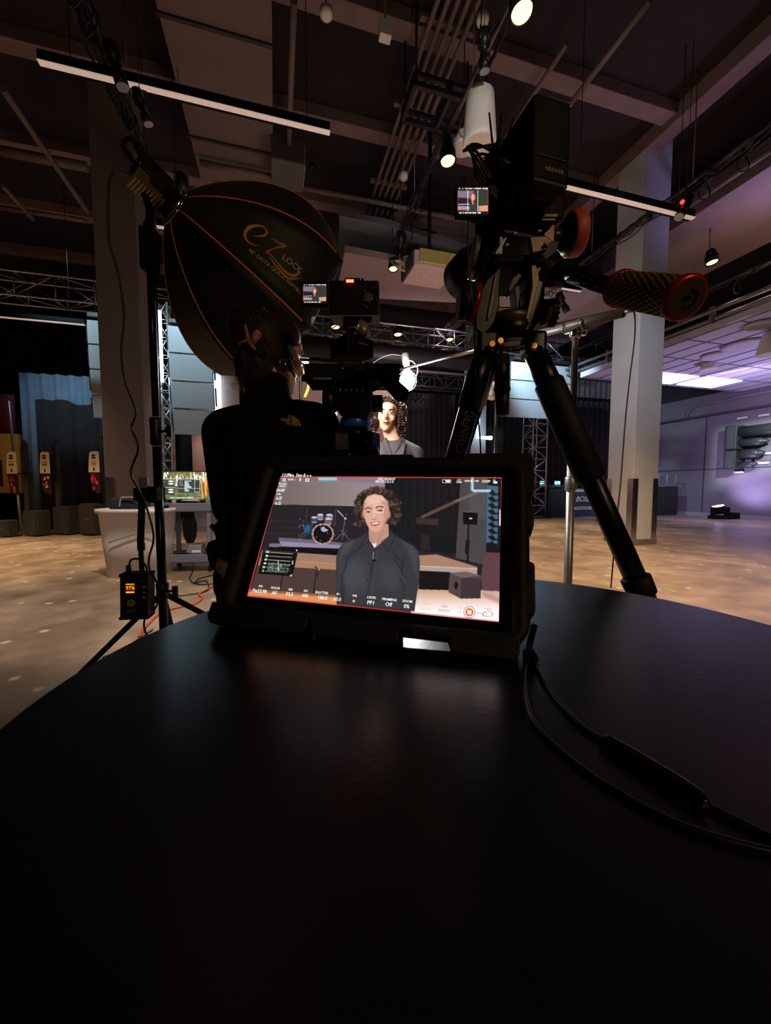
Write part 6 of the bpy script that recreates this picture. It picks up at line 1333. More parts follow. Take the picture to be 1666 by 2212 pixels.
ss = [('e', (0, 0.0, zsh - 0.20), (0.195, 0.128, 0.25)), ('c', (-0.10, 0, zsh - 0.085), (0.10, 0, zsh - 0.085), 0.066, 0.066), ('e', (0, 0, zsh - 0.48), (0.165, 0.122, 0.2)), ('e', (-0.06, 0.060, zsh - 0.20), (0.085, 0.06, 0.09)), ('e', (0.06, 0.060, zsh - 0.20), (0.085, 0.06, 0.09)), ('e', (0, -0.012, zsh - 0.005), (0.084, 0.064, 0.040))]
for s in (-1, 1):
    a_ = Vector((0.150*s, 0, zsh - 0.085)); b_ = Vector((0.225*s, -0.03, zsh - 0.36)); c_2 = Vector((0.175*s, -0.115, zsh - 0.55)); ss += [('c', (0.04*s, -0.015, zsh - 0.005), (0.145*s, 0, zsh - 0.065), 0.056, 0.062), ('c', a_, b_, 0.064, 0.052), ('c', b_, c_2, 0.054, 0.04)]
organic('shirt', ss, M2, SHM, t2, 0.010, 4)
mb = MB(M2)      # collar wings, placket
zc_ = zsh + 0.035
for s in (-1, 1):
    P8 = [(0.010*s, 0.118, zsh - 0.085), (0.070*s, 0.125, zsh - 0.082), (0.082*s, 0.045, zsh + 0.015), (0.060*s, 0.052, zc_ + 0.01)]
    mb.hexa([P8[0], P8[1], P8[2], P8[3]] + [(x*1.0, y + 0.012, z + 0.004) for x, y, z in P8])
    mb.hexa([(0.060*s, 0.052, zsh - 0.01), (0.075*s, -0.02, zsh), (0.05*s, -0.075, zsh), (0.04*s, -0.065, zsh), (0.058*s, 0.055, zc_ + 0.01), (0.070*s, -0.02, zc_ + 0.02), (0.045*s, -0.078, zc_ + 0.025), (0.038*s, -0.068, zc_ + 0.025)])
mb.hexa([(-0.055, -0.078, zsh), (0.055, -0.078, zsh), (0.05, -0.066, zsh), (-0.05, -0.066, zsh), (-0.05, -0.078, zc_ + 0.025), (0.05, -0.078, zc_ + 0.025), (0.045, -0.068, zc_ + 0.025), (-0.045, -0.068, zc_ + 0.025)])
mb.build('collar', SHM, t2)
mb = MB(M2)
for i in range(4): mb.ball((0.0, 0.143 - 0.004*i, zsh - 0.13 - 0.075*i), (0.006, 0.004, 0.006), 10)
mb.tube([(0.012, 0.124, zsh - 0.085), (0.013, 0.138, zsh - 0.16), (0.013, 0.140, zsh - 0.25), (0.012, 0.13, zsh - 0.38)], 0.0022, 5)
mb.build('buttons_and_placket', BLKM, t2)
MB(M2).box((0.0, 0.147, zsh - 0.155), (0.022, 0.012, 0.010)).cyl((0, 0.145, zsh - 0.12), (0, 0.147, zsh - 0.155), 0.003, seg=8).build('lapel_microphone', BLKM, t2)
# face details
fm_ = mat('lip colour', srgb(170, 84, 80), 0.45); wm = mat('eye white', srgb(240, 236, 230), 0.3); dm = mat('brown eye', srgb(40, 26, 20), 0.3)
mb = MB(M2); mb.ball(HL2(0, 0.1005, -0.052), (0.020, 0.006, 0.010), 14, Rm=HR2); mb.build('lips', fm_, t2)
MB(M2).ball(HL2(0, 0.104, -0.051), (0.014, 0.005, 0.0045), 12, Rm=HR2).build('teeth', wm, t2)
for s in (-1, 1):
    e_ = MB(M2).ball(HL2(0.030*s, 0.085, 0.009), (0.0130, 0.009, 0.0052), 12, Rm=HR2).build('eye', wm, t2); MB(M2).ball(HL2(0.030*s, 0.0925, 0.010), (0.0050, 0.003, 0.0046), 10, Rm=HR2).build('iris', dm, e_)
    MB(M2).tube([HL2(0.014*s, 0.100, 0.026), HL2(0.030*s, 0.098, 0.034), HL2(0.048*s, 0.084, 0.028)], [0.003, 0.0042, 0.002], 6, smooth=3).build('eyebrow', mat('brow hair', srgb(70, 46, 36), 0.7), t2)
CURL = mat('curly dark hair', srgb(58, 40, 32), 0.4, spec=0.5, var=0.3, scale=50)
organic('hair', [('e', HL2(0, -0.045, 0.050), (0.092, 0.092, 0.090), HR2), ('e', HL2(0, 0.000, 0.108), (0.066, 0.062, 0.034), HR2), ('e', HL2(-0.085, -0.02, -0.02), (0.028, 0.055, 0.085), HR2), ('e', HL2(0.085, -0.02, -0.02), (0.028, 0.055, 0.085), HR2)], M2, CURL, t2, 0.008, 2)
mb = MB(M2); rnd = random.Random(12)
for k in range(430):
    u_ = rnd.random()
    if u_ < 0.60:
        s = rnd.choice((-1, 1)); b_ = HL2(s*rnd.uniform(0.080, 0.122), rnd.uniform(-0.06, 0.055), rnd.uniform(-0.115, 0.075))
    else:
        a_ = rnd.uniform(-1.6, 1.6); fy = rnd.uniform(-0.05, 0.078); b_ = HL2(0.100*math.sin(a_), fy, 0.04 + (0.100 - 0.035*max(0, fy)/0.078)*math.cos(a_))
    ax = Vector((rnd.uniform(-.4, .4), rnd.uniform(-.4, .4), -1)).normalized(); x_ = ax.orthogonal().normalized(); y_ = ax.cross(x_); ph = rnd.uniform(0, 6.28); rr_ = rnd.uniform(0.006, 0.011); L_ = rnd.uniform(0.02, 0.045)
    mb.tube([Vector(b_) + ax*(L_*(q/11 - 0.5)) + x_*rr_*math.cos(ph + q*1.25) + y_*rr_*math.sin(ph + q*1.25) for q in range(12)], 0.0030, 5)
mb.build('curls', CURL, t2)
organic('trousers', [('c', (-0.06, 0, 1.02), (0.06, 0, 1.02), 0.13, 0.13)] + [q for s in (-1, 1) for q in (('c', (0.09*s, 0, 0.95), (0.10*s, 0.01, 0.52), 0.105, 0.078), ('c', (0.10*s, 0.01, 0.52), (0.115*s, -0.01, 0.10), 0.076, 0.062))], M2, BLKM, t2, 0.014, 3)
for s in (-1, 1): organic('shoe', [('c', (0.115*s, -0.03, 0.045), (0.125*s, 0.14, 0.035), 0.045, 0.036)], M2, BLKM, t2, 0.01, 3)

# ================================================================== CAMERA RIGS
def pbox(mb, x0, y0, x1, y1, Y, dep, mi=0):
    """box whose near face stands at distance Y, seen between these picture rows and columns"""
    a = at(x0, y1, Y); b = at(x1, y0, Y); mb.box2((a.x, Y, a.z), (b.x, Y + dep, b.z), mi); return mb
def ppoly(mb, P, Y, dep, mi=0):
    Q = [at(x, y, Y) for x, y in P]; mb.prism([(q.x, q.z) for q in Q], Y, Y + dep, mi, 'y'); return mb
def pcyl(mb, x0, y0, Y0, x1, y1, Y1, r0, r1=None, mi=0, seg=20): mb.cyl(at(x0, y0, Y0), at(x1, y1, Y1), r0, r1, seg, mi); return mb
def lcd_picture(nu=110, nv=80, mark=False):
    cv = flat_canvas(nu, nv, 100, 72); rnd = random.Random(3); cv.c[:] = np.array((58, 50, 52))/255
    cv.poly([(0, 10), (52, 10), (52, 30), (0, 28)], (112, 104, 120)); cv.poly([(52, 10), (100, 10), (100, 60), (52, 60)], (44, 52, 44)); cv.poly([(0, 28), (52, 30), (52, 50), (0, 50)], (30, 27, 30))
    cv.line([(2, 46), (38, 45)], 3, (150, 145, 210)); cv.poly([(0, 50), (40, 51), (38, 60), (0, 60)], (170, 130, 120)); cv.poly([(68, 50), (100, 48), (100, 64), (66, 64)], (205, 140, 112))
    cv.poly([(38, 66), (40, 44), (50, 38), (60, 40), (68, 48), (70, 66)], (50, 50, 54)); cv.ell(50, 27, 10, 12, (120, 60, 50)); cv.ell(50, 27, 6, 9, (238, 150, 132)); cv.line([(47, 38), (51, 44)], 4, (220, 140, 120))
    if mark: cv.line([(33, 9), (33, 64)], 1.6, (235, 235, 235)); cv.line([(66, 9), (66, 64)], 1.6, (235, 235, 235))
    cv.line([(0, 9), (0, 64)], 1.5, (220, 60, 60)); cv.line([(100, 9), (100, 64)], 1.5, (220, 60, 60))
    cv.poly([(0, 0), (100, 0), (100, 8), (0, 8)], (20, 18, 22)); cv.poly([(0, 65), (100, 65), (100, 72), (0, 72)], (20, 18, 20))
    for k in range(26): x = rnd.uniform(3, 96); cv.line([(x, 4), (x + rnd.uniform(1, 4), 4)], 2.4, (225, 225, 228))
    for k in range(24): x = rnd.uniform(3, 80); cv.line([(x, 68), (x + rnd.uniform(1, 3), 68)], 3, (230, 230, 232))
    cv.line([(48, 4), (54, 4)], 3, (240, 40, 50)); cv.line([(88, 2.5), (97, 2.5), (97, 6), (88, 6), (88, 2.5)], 1, (230, 230, 230)); return cv
CAMB = mat('camera body black', srgb(9, 9, 9), 0.55, bump=0.15, scale=50, spec=0.15)
TRI = mat('tripod black metal', srgb(15, 14, 14), 0.34, 0.4, var=0.2); OLV = mat('bronze lit metal', srgb(84, 68, 48), 0.4, 0.6, var=0.15); LG = mat('light grey metal', srgb(128, 132, 128), 0.4, 0.4)  # OLV is the tripod metal with warm light put into its colour

# ---- second rig (middle of the picture)
Y2 = 1.08; rg = thing('camera_tripod', 'black video tripod with a blue bowl ring behind the tablet, carrying the second camera', 'tripod', (at(768, 930, Y2 + 0.05).x, Y2 + 0.05, 0))
ax, ay = rg.location.x, rg.location.y; az = at(768, 957, ay).z
mb = MB(); c0 = Vector((ax, ay, 0))
MB().lathe((ax, ay, at(768, 926, ay).z), (0, 0, 1), [(0, 0.041), (0.004, 0.043), (0.024, 0.043), (0.028, 0.041)], 36).build('bowl_ring', mat('blue anodised ring', srgb(44, 110, 210), 0.35, 0.3), rg)
MB().lathe((ax, ay, at(768, 960, ay).z), (0, 0, 1), [(0, 0.030), (0.02, 0.038), (0.045, 0.040), (0.046, 0.03)], 30).build('bowl', TRI, rg)
MB().lathe((ax, ay, at(768, 904, ay).z), (0, 0, 1), [(0, 0.034), (0.015, 0.034), (0.03, 0.028)], 30).build('head_base', TRI, rg)
for a_ in (200, 330, 90):
    d_ = Vector((math.cos(R(a_)), math.sin(R(a_)), 0)); s_ = c0 + Vector((0, 0, az - 0.0)) + d_*0.045; f_ = c0 + d_*0.52 + Vector((0, 0, 0.03)); k_ = s_.lerp(f_, 0.42)
    lg_ = MB().cyl(s_, k_, 0.021, 0.019, 16).cyl(k_ + (k_ - s_).normalized()*0.0, k_.lerp(f_, 0.08), 0.025, seg=16).cyl(k_, f_, 0.014, 0.012, 14).build('leg', TRI, rg)
    MB().box(s_ + Vector((0, 0, 0.0)), (0.05, 0.05, 0.055), 0, Matrix.Rotation(R(a_), 3, 'Z')).build('hinge', TRI, lg_, bevel=0.006); MB().cyl(s_ - d_*0.0 + Vector((0, -0.028, 0.0)), s_ + Vector((0, 0.028, 0.0)), 0.007, seg=14).build('hinge_bolt', BRASS, lg_)
    MB().ball(f_ + Vector((0, 0, -0.008)), 0.022, 12).build('foot', RUB, lg_)
MB().ball((ax + 0.022, ay, at(790, 968, ay).z), (0.028, 0.028, 0.034), 16).build('mid_lock', TRI, rg)
hd = thing('fluid_head', 'black fluid head with side knobs and a short handle under the slider rail', 'tripod head', (ax, Y2, at(768, 905, Y2).z))
mb = MB(); ppoly(mb, [(722, 826), (800, 826), (806, 850), (804, 884), (795, 902), (742, 902), (724, 880), (720, 850)], Y2, 0.09); mb.build('head_body', TRI, hd, bevel=0.006)
mb = MB(); pcyl(mb, 700, 866, Y2 + .04, 726, 866, Y2 + .04, 0.032); pcyl(mb, 706, 852, Y2 + .03, 724, 852, Y2 + .03, 0.012); mb.build('pan_knob', BLK, hd)
mb = MB(); pcyl(mb, 804, 872, Y2 + .05, 827, 872, Y2 + .05, 0.024); mb.build('tilt_knob', BLK, hd)
mb = MB(); pcyl(mb, 800, 838, Y2 + .04, 836, 822, Y2 + .03, 0.013); mb.build('handle_mount', TRI, hd)
mb = MB(); pcyl(mb, 832, 818, Y2 + 0.03, 868, 852, Y2 - 0.12, 0.019); mb.build('handle_grip', RUB, hd)
mb = MB()
for k in range(5): mb.cyl(at(735 + 12*k, 838, Y2 - 0.003), at(735 + 12*k, 846, Y2 - 0.003), 0.0028, seg=8)
mb.build('chrome_screws', CHR, hd)
sl_ = thing('slider_rail', 'wide flat black motorised slider rail beneath the second camera', 'camera slider', at(760, 825, Y2))
mb = MB(); pbox(mb, 657, 784, 864, 822, Y2 - 0.03, 0.11); mb.build('rail', BLKM, sl_, bevel=0.004)
mb = MB(); pbox(mb, 735, 776, 785, 798, Y2 - 0.035, 0.1); mb.build('carriage', BLK, sl_, bevel=0.004)
mb = MB(); mb.text('edelkrone', 0.0095, Matrix.Translation(at(760, 783, Y2 - 0.0362)) @ Matrix.Rotation(R(90), 4, 'X')); mb.build('printed_name', mat('dim gold print', srgb(110, 92, 50), 0.5), sl_)
mb = MB(); pbox(mb, 738, 794, 744, 797, Y2 - 0.038, 0.01); pbox(mb, 775, 794, 781, 797, Y2 - 0.038, 0.01); mb.build('rollers', LG, sl_)
mb = MB(); pbox(mb, 672, 820, 720, 828, Y2 - 0.0, 0.05); mb.build('end_motor', BLK, sl_, bevel=0.002); mb = MB(); pbox(mb, 677, 815, 716, 820, Y2 - 0.032, 0.02); mb.build('metal_strip', LG, sl_)
hm = thing('motorised_pan_head', 'angular black motorised pan head on the slider rail', 'camera head', at(760, 776, Y2))
hcn = at(760, 756, Y2 + 0.03); hcn_M = Matrix.Translation(hcn) @ Matrix.Rotation(R(38), 4, 'Z')
MB(hcn_M).box((0, 0, 0), (0.088, 0.088, 0.048)).build('head_box', BLKM, hm, bevel=0.004)
MB(hcn_M).box((0, 0, 0.026), (0.07, 0.07, 0.006)).build('top_plate', BLK, hm, bevel=0.002)
MB(hcn_M @ Matrix.Translation((0.010, -0.0446, 0.006)) @ Matrix.Rotation(R(90), 4, 'X')).box((0, 0, 0), (0.032, 0.004, 0.0008)).build('badge', mat('rosy print', srgb(150, 110, 100), 0.5), hm)
bh = thing('ball_head', 'silver ball head with a red stripe and black lock knobs under the second camera', 'tripod head', at(765, 735, Y2))
mb = MB(); mb.lathe(at(764, 735, Y2 + .03), (0, 0, 1), [(0, 0.024), (0.01, 0.028), (0.02, 0.020), (0.03, 0.016)], 24); mb.build('base_cup', BLK, bh)
mb = MB(); pcyl(mb, 742, 703, Y2 + .03, 792, 712, Y2 + .03, 0.016, 0.020); pcyl(mb, 780, 702, Y2 + .03, 790, 726, Y2 + .02, 0.020, 0.012); mb.build('silver_arm', mat('silver body', srgb(170, 160, 146), 0.35, 0.5), bh)
mb = MB(); pcyl(mb, 753, 705, Y2 + .03, 758, 706, Y2 + .03, 0.0185); mb.build('red_stripe', RED, bh)
mb = MB(); pcyl(mb, 786, 690, Y2 + .02, 803, 692, Y2 + .02, 0.009); pcyl(mb, 782, 729, Y2 + .01, 792, 731, Y2 + .01, 0.008); mb.build('lock_knobs', BLK, bh)
mb = MB(); pbox(mb, 742, 682, 774, 704, Y2 + 0.01, 0.05); mb.build('clamp_block', BLKM, bh, bevel=0.003)
cm = thing('mirrorless_camera', 'second camera seen from behind with a lit flip-out screen and a red tally light', 'camera', at(765, 682, Y2))
mb = MB(); pbox(mb, 712, 604, 819, 681, Y2, 0.062); mb.build('camera_body', CAMB, cm, bevel=0.006)
mb = MB(); pbox(mb, 714, 679, 820, 683, Y2 + .002, 0.06); mb.build('bottom_plate', mat('beige lit bottom plate', srgb(110, 100, 90), 0.45, 0.3), cm)  # light on the underside put into a paler plate colour
mb = MB(); pcyl(mb, 764, 642, Y2 + .06, 764, 640, Y2 + .17, 0.036, 0.038); mb.build('lens', BLK, cm)
mb = MB(); pbox(mb, 745, 600, 778, 605, Y2 + 0.01, 0.04); pbox(mb, 780, 601, 786, 604, Y2 + 0.02, 0.01); mb.build('hot_shoe', DKM, cm)
mb = MB(); pbox(mb, 748, 603.5, 764, 608.5, Y2 - 0.004, 0.004); mb.build('tally_light', mat('red tally', (1, .1, .05), 0.4, emit=9, ecol=(1.0, 0.06, 0.03)), cm)
mb = MB()
for (x, y) in ((788, 617), (788, 629), (792, 636), (800, 636), (786, 650), (796, 650), (804, 640), (787, 660), (793, 664), (798, 655), (812, 620)): q = at(x, y, Y2 - .0015); mb.cyl(q, q + Vector((0, -0.002, 0)), 0.0028, seg=10)
mb.lathe(at(796, 643, Y2), (0, -1, 0), [(0, 0.014), (0.003, 0.0135), (0.003, 0.008)], 24); mb.build('rear_buttons', mat('button grey', srgb(70, 66, 64), 0.4), cm)
ls = MB(); pbox(ls, 650, 607, 710, 663, Y2 - 0.02, 0.009); lso = ls.build('flip_screen', CAMB, cm, bevel=0.002)
a = at(655, 613, Y2 - 0.0207); b = at(705, 613, Y2 - 0.0207); c = at(655, 655, Y2 - 0.0207)
lcd_picture().grid('display', a, b - a, c - a, painted('camera picture', 1.35), lso)
mb = MB(); pcyl(mb, 708, 612, Y2 - 0.014, 708, 660, Y2 - 0.014, 0.004); mb.build('screen_hinge', DKM, cm)

# ---- first rig: big tripod at the right
YT = 0.72; S0 = at(1100, 735, YT)
tr = thing('camera_tripod', 'large black tripod with foam grips standing behind the table on the right', 'tripod', (S0.x, S0.y, 0))
mb = MB(); mb.lathe(at(1100, 742, YT + .02), (0, 0, 1), [(0, 0.030), (0.006, 0.042), (0.022, 0.046), (0.030, 0.040), (0.045, 0.036)], 36); mb.build('spider', TRI, tr)
mb = MB(); mb.tube([at(1112, 746, YT + .02) + Vector((0.032*math.cos(a_), 0.030*math.sin(a_), 0)) for a_ in np.linspace(0, 2*math.pi, 30)], 0.0030, 8); mb.build('level_ring', LG, tr)
legs = [(at(1152, 752, YT), at(1386, 1278, 0.675)), (at(1050, 752, YT), at(985, 985, 0.735)), (at(1062, 752, YT + .04), at(993, 985, 0.90))]
for i, (a, b) in enumerate(legs):
    d = (b - a).normalized(); tot = (a.z - 0.02)/(-d.z); dz = 1 if i == 0 else 1
    L1 = (b - a).length
    lo = MB().cyl(a - d*0.0, a + d*0.11, 0.020, 0.022, 18).cyl(a + d*0.10, a + d*tot*0.36, 0.0185, seg=20).build('leg', TRI, tr)
    if i == 0:
        MB().lathe(a + d*0.065, d, [(0, 0.022), (0.005, 0.0255), (0.19, 0.0265), (0.195, 0.022)], 24).build('foam_grip', RUB, lo)
        e_ = a + d*(L1 - 0.030)
    else: e_ = a + d*tot*0.36
    if i == 0: MB().cyl(a + d*0.2, e_, 0.0175, seg=20).build('leg_tube', TRI, lo)
    MB().lathe(e_, d, [(0, 0.019), (0.004, 0.0245), (0.034, 0.0235), (0.040, 0.018)], 20).build('twist_lock', RUB, lo)
    MB().cyl(e_ + d*0.03, a + d*(tot), 0.0145, 0.012, 16).build('lower_tube', TRI, lo); MB().ball(a + d*tot, 0.022, 12).build('foot', RUB, lo)
    MB().box(a + Vector((0, 0, 0.004)), (0.038, 0.04, 0.044)).build('hinge', TRI, lo, bevel=0.007)
    hb = at((1152, 1080, 1062)[i], (749, 738, 745)[i], YT - 0.028); MB().cyl(hb, hb + Vector((0, -0.006, 0)), 0.0062, 0.005, 16).build('hinge_bolt', BRASS, lo)
# maker's name running down the left leg
a, b = legs[1]; d = (b - a).normalized(); x_ = d; z_ = Vector((0, -1, 0)); z_ = (z_ - d*z_.dot(d)).normalized(); y_ = z_.cross(x_)
q = at(1012, 868, YT); mb = MB(); mb.text('BENRO', 0.024, frame(a + d*0.155 + z_*0.0192, x_, y_, z_), bold=0.0003); mb.text('A4980', 0.011, frame(a + d*0.235 + z_*0.0192, x_, y_, z_)); mb.build('printed_name', mat('bronze print', srgb(80, 68, 50), 0.4), tr)
mb = MB(); pcyl(mb, 1084, 768, YT, 1085, 842, YT, 0.0135); pcyl(mb, 1085, 838, YT, 1086, 895, YT, 0.0128, 0.0120); mb.ball(at(1086, 893, YT), (0.0122, 0.0122, 0.006), 14); pcyl(mb, 1085, 838, YT, 1085, 845, YT, 0.015); mb.build('centre_column', mat('rubber column', srgb(30, 28, 28), 0.45), tr)
# fluid head
fh = thing('fluid_head', 'large black fluid head with a red trimmed knob and long handle on the big tripod', 'tripod head', at(1100, 720, YT)); 
mb = MB(); mb.lathe(at(1100, 716, YT + .02), (0, 0, 1), [(0, 0.043), (0.012, 0.047), (0.020, 0.047), (0.024, 0.040)], 36); ppoly(mb, [(1072, 660), (1146, 662), (1156, 700), (1062, 704)], YT, 0.06); mb.build('base', OLV, fh, bevel=0.004)
mb = MB(); ppoly(mb, [(1026, 690), (1034, 640), (1050, 604), (1078, 578), (1086, 560), (1080, 620), (1080, 660), (1068, 700), (1046, 724), (1028, 712)], YT - 0.02, 0.07); mb.build('left_arm', TRI, fh, bevel=0.005)
mb = MB(); ppoly(mb, [(1136, 566), (1172, 560), (1182, 592), (1178, 640), (1170, 690), (1146, 722), (1122, 712), (1134, 660), (1142, 610)], YT - 0.02, 0.07); mb.build('right_arm', TRI, fh, bevel=0.005)
mb = MB(); ppoly(mb, [(1148, 572), (1158, 568), (1166, 600), (1152, 660), (1142, 690), (1136, 690), (1150, 620)], YT - 0.024, 0.006); mb.build('lit_arm_edge', OLV, fh, bevel=0.001); mb = MB(); ppoly(mb, [(1070, 590), (1076, 586), (1066, 660), (1056, 690), (1052, 688)], YT - 0.024, 0.006); mb.build('lit_arm_edge', OLV, fh, bevel=0.001)  # strips painting the light caught along the arm edges
mb = MB(); ppoly(mb, [(1108, 600), (1122, 588), (1128, 596), (1102, 632), (1098, 626)], YT - 0.03, 0.02); ppoly(mb, [(1112, 620), (1124, 614), (1124, 668), (1116, 668)], YT - 0.0, 0.03); mb.build('tilt_spindle', BLK, fh, bevel=0.001)
mb = MB(); pcyl(mb, 991, 657, YT + .0, 1022, 657, YT + .0, 0.0270); mb.build('drag_knob', RUB, fh); mb = MB(); pcyl(mb, 989.5, 657, YT, 991, 657, YT, 0.0245); mb.build('knob_face', LG, fh)
mb = MB(); pcyl(mb, 1020, 658, YT, 1031, 660, YT, 0.036, 0.034); mb.build('red_trim', RED, fh)
mb = MB(); pcyl(mb, 1166, 676, YT + 0, 1186, 676, YT, 0.022); pcyl(mb, 1186, 676, YT, 1199, 676, YT, 0.0225, 0.019); mb.build('tilt_knob', OLV, fh)
mb = MB()
for k in range(16): a_ = k*math.pi/8; q = at(1192, 676, YT); mb.box(q + Vector((0, 0.0215*math.cos(a_), 0.0215*math.sin(a_))), (0.012, 0.004, 0.004), 0, Matrix.Rotation(a_, 3, 'X'))
mb.build('knob_ribs', BLKM, fh)
mb = MB(); ppoly(mb, [(1046, 548), (1180, 548), (1176, 568), (1050, 568)], YT - 0.03, 0.12); mb.build('top_plate', BLKM, fh, bevel=0.004)
mb = MB(); pcyl(mb, 1018, 556, YT + .03, 1048, 560, YT + .03, 0.036, 0.034); mb.build('side_disc', LG, fh, bevel=0.002); mb = MB(); pcyl(mb, 1030, 556, YT + .028, 1052, 560, YT + .028, 0.0375); mb.build('side_disc_rim', BLK, fh)
mb = MB(); pcyl(mb, 1164, 574, YT - .01, 1218, 588, YT - .02, 0.0125); pcyl(mb, 1164, 600, YT - .01, 1218, 604, YT - .02, 0.0145); mb.build('handle_socket', OLV, fh)
mb = MB(); pcyl(mb, 1208, 586, YT - .03, 1234, 592, YT - .06, 0.016); pcyl(mb, 1222, 590, YT - .05, 1284, 596, YT - 0.13, 0.012); mb.build('rosette', BLK, fh)
ha = at(1222, 594, YT - .04); hb_ = at(1340, 624, 0.50); hc_ = at(1474, 643, 0.405)
MB().cyl(ha, hb_, 0.0105, seg=18).build('handle_rod', mat('glossy rod', srgb(30, 28, 28), 0.15, 0.8), fh)
gd = (hc_ - hb_).normalized(); GR = 0.0200
grp = MB().cyl(hb_, hc_, GR*0.95, seg=32).build('handle_grip', RUB, fh)
gx = gd.orthogonal().normalized(); gy = gd.cross(gx); GL = (hc_ - hb_).length; mb = MB()
for sgn in (1, -1):
    for k in range(22):
        mb.tube([hb_ + gd*(GL*q/14) + (gx*math.cos(2*math.pi*k/22 + sgn*q*0.16) + gy*math.sin(2*math.pi*k/22 + sgn*q*0.16))*GR*0.965 for q in range(15)], 0.0008, 4)
mb.build('knurling', mat('knurl warm lit', srgb(170, 140, 88), 0.4, 0.3), grp)  # golden light on the grip put into the ridge colour
for (q, nm) in ((hb_, 'inner_ring'), (hc_, 'outer_ring')): MB().lathe(q - gd*0.003, gd, [(0, GR*0.97), (0.002, GR*1.07), (0.008, GR*1.07), (0.010, GR*0.92)], 36).build(nm, RED, grp)
MB().lathe(hc_ + gd*0.004, gd, [(0, GR*0.9), (0.0035, GR*0.88)], 36).build('end_cap', mat('bronze cap', srgb(60, 46, 30), 0.5), grp)
cpx = gd.cross(Vector((0, 0, 1))).normalized(); cpx = -cpx if cpx.x < 0 else cpx; cpy = gd.cross(cpx); cpy = cpy if cpy.z > 0 else -cpy; cc_ = hc_ + gd*0.0078
mb = MB(); mb.tube([cc_ + cpx*(0.008*math.cos(a_) + 0.001) + cpy*0.008*math.sin(a_) for a_ in np.linspace(-1.9, 1.6, 14)], 0.0011, 5); mb.tube([cc_ + cpx*-0.005 + cpy*-0.001, cc_ + cpx*0.001 + cpy*0.004, cc_ + cpx*-0.001 + cpy*-0.003, cc_ + cpx*0.004 + cpy*0.001], 0.0011, 5); mb.build('cap_emblem', BLKM, grp)
# camera on top
cr = thing('cinema_camera', 'large black camera rig on the big tripod with a tall boxy battery', 'camera', at(1120, 548, YT))
CY = R(16.3); vz = lambda px, py, Y: at(px, py, Y).z
def camM(px, py, Y): return Matrix.Translation(at(px, py, Y)) @ Matrix.Rotation(CY, 4, 'Z')
BM = camM(1192, 392, 0.62)          # lower middle of the rear face of the battery
MB(BM).box((0, 0.045, 0.060), (0.066, 0.088, 0.120)).build('battery', CAMB, cr, bevel=0.005)
bt = MB(BM).box((0, -0.0006, 0.0335), (0.052, 0.0012, 0.0012)).build('battery_seam', mat('dull gold line', srgb(70, 52, 26), 0.4), cr)
mb = MB(BM); mb.text('NEEWER', 0.0085, Matrix.Translation((0.004, -0.0008, 0.016)) @ Matrix.Rotation(R(90), 4, 'X')); mb.text('PS099E', 0.0095, Matrix.Translation((0.002, 0.030, -0.0046)) @ Matrix.Rotation(math.pi, 4, 'X'), shear=0.2)
mb.build('battery_name', mat('dull gold print', srgb(190, 160, 110), 0.5), cr)
mb = MB(BM)
for i in range(7): mb.box((0.004 + 0.006*i - 0.006, 0.004, 0.1205), (0.004, 0.004, 0.002))
mb.build('battery_contacts', mat('bright brass', srgb(220, 180, 110), 0.25, 0.9), cr)
MB(BM).hexa([(-0.030, 0.002, -0.002), (0.030, 0.002, -0.002), (0.026, 0.085, -0.004), (-0.032, 0.085, -0.004), (-0.030, 0.002, 0.002), (0.030, 0.002, 0.002), (0.026, 0.085, 0.002), (-0.032, 0.085, 0.002)]).build('battery_underside', mat('dark bronze plastic', srgb(40, 32, 24), 0.5), cr)
KM = camM(1130, 520, 0.73)          # body frame: bottom centre
MB(KM).box((0.0, 0.03, 0.052), (0.125, 0.075, 0.080)).build('camera_body', CAMB, cr, bevel=0.008)
MB(KM).box((0.0, 0.02, -0.004), (0.135, 0.12, 0.014)).box((-0.02, 0.02, -0.018), (0.09, 0.12, 0.010)).build('base_plate', BLK, cr, bevel=0.003)
MB(KM).box((0.010, -0.030, 0.060), (0.08, 0.03, 0.085)).box((0.0, 0.03, 0.100), (0.11, 0.05, 0.02)).build('cage', TRI, cr, bevel=0.004)
MB(KM).lathe((0, 0.07, 0.045), (0, 1, 0), [(0, 0.036), (0.03, 0.038), (0.10, 0.040), (0.11, 0.048), (0.16, 0.050)], 28).build('lens', BLK, cr)
MB(KM).box((0.0, 0.02, 0.135), (0.030, 0.12, 0.022)).cyl((0, -0.02, 0.10), (0, -0.02, 0.13), 0.008, seg=10).cyl((0, 0.06, 0.10), (0, 0.06, 0.13), 0.008, seg=10).build('top_handle', BLK, cr, bevel=0.004)
MB(KM).box((-0.055, 0.0, 0.105), (0.035, 0.06, 0.06)).build('receiver', CAMB, cr, bevel=0.003)
for k, (dx, dz) in enumerate(((0.0, 0.062), (-0.018, 0.058), (0.018, 0.060))): MB(KM).cyl((-0.055 + dx*0.4, 0.0, 0.13), (-0.055 + dx*1.3, -0.01, 0.13 + dz), 0.0022, 0.0014, 8).build('antenna', BLKM, cr)
mb = MB(KM); rnd = random.Random(21)
for k in range(5): mb.tube([(-0.06, 0.0, 0.13 + 0.005*k), (-0.10 - 0.006*k, -0.01, 0.12 + rnd.uniform(-.01, .02)), (-0.105, -0.02, 0.07 + 0.01*k), (-0.06, -0.03, 0.03)], 0.0022, 6, smooth=6)
mb.build('rig_cables', CABLE, cr)
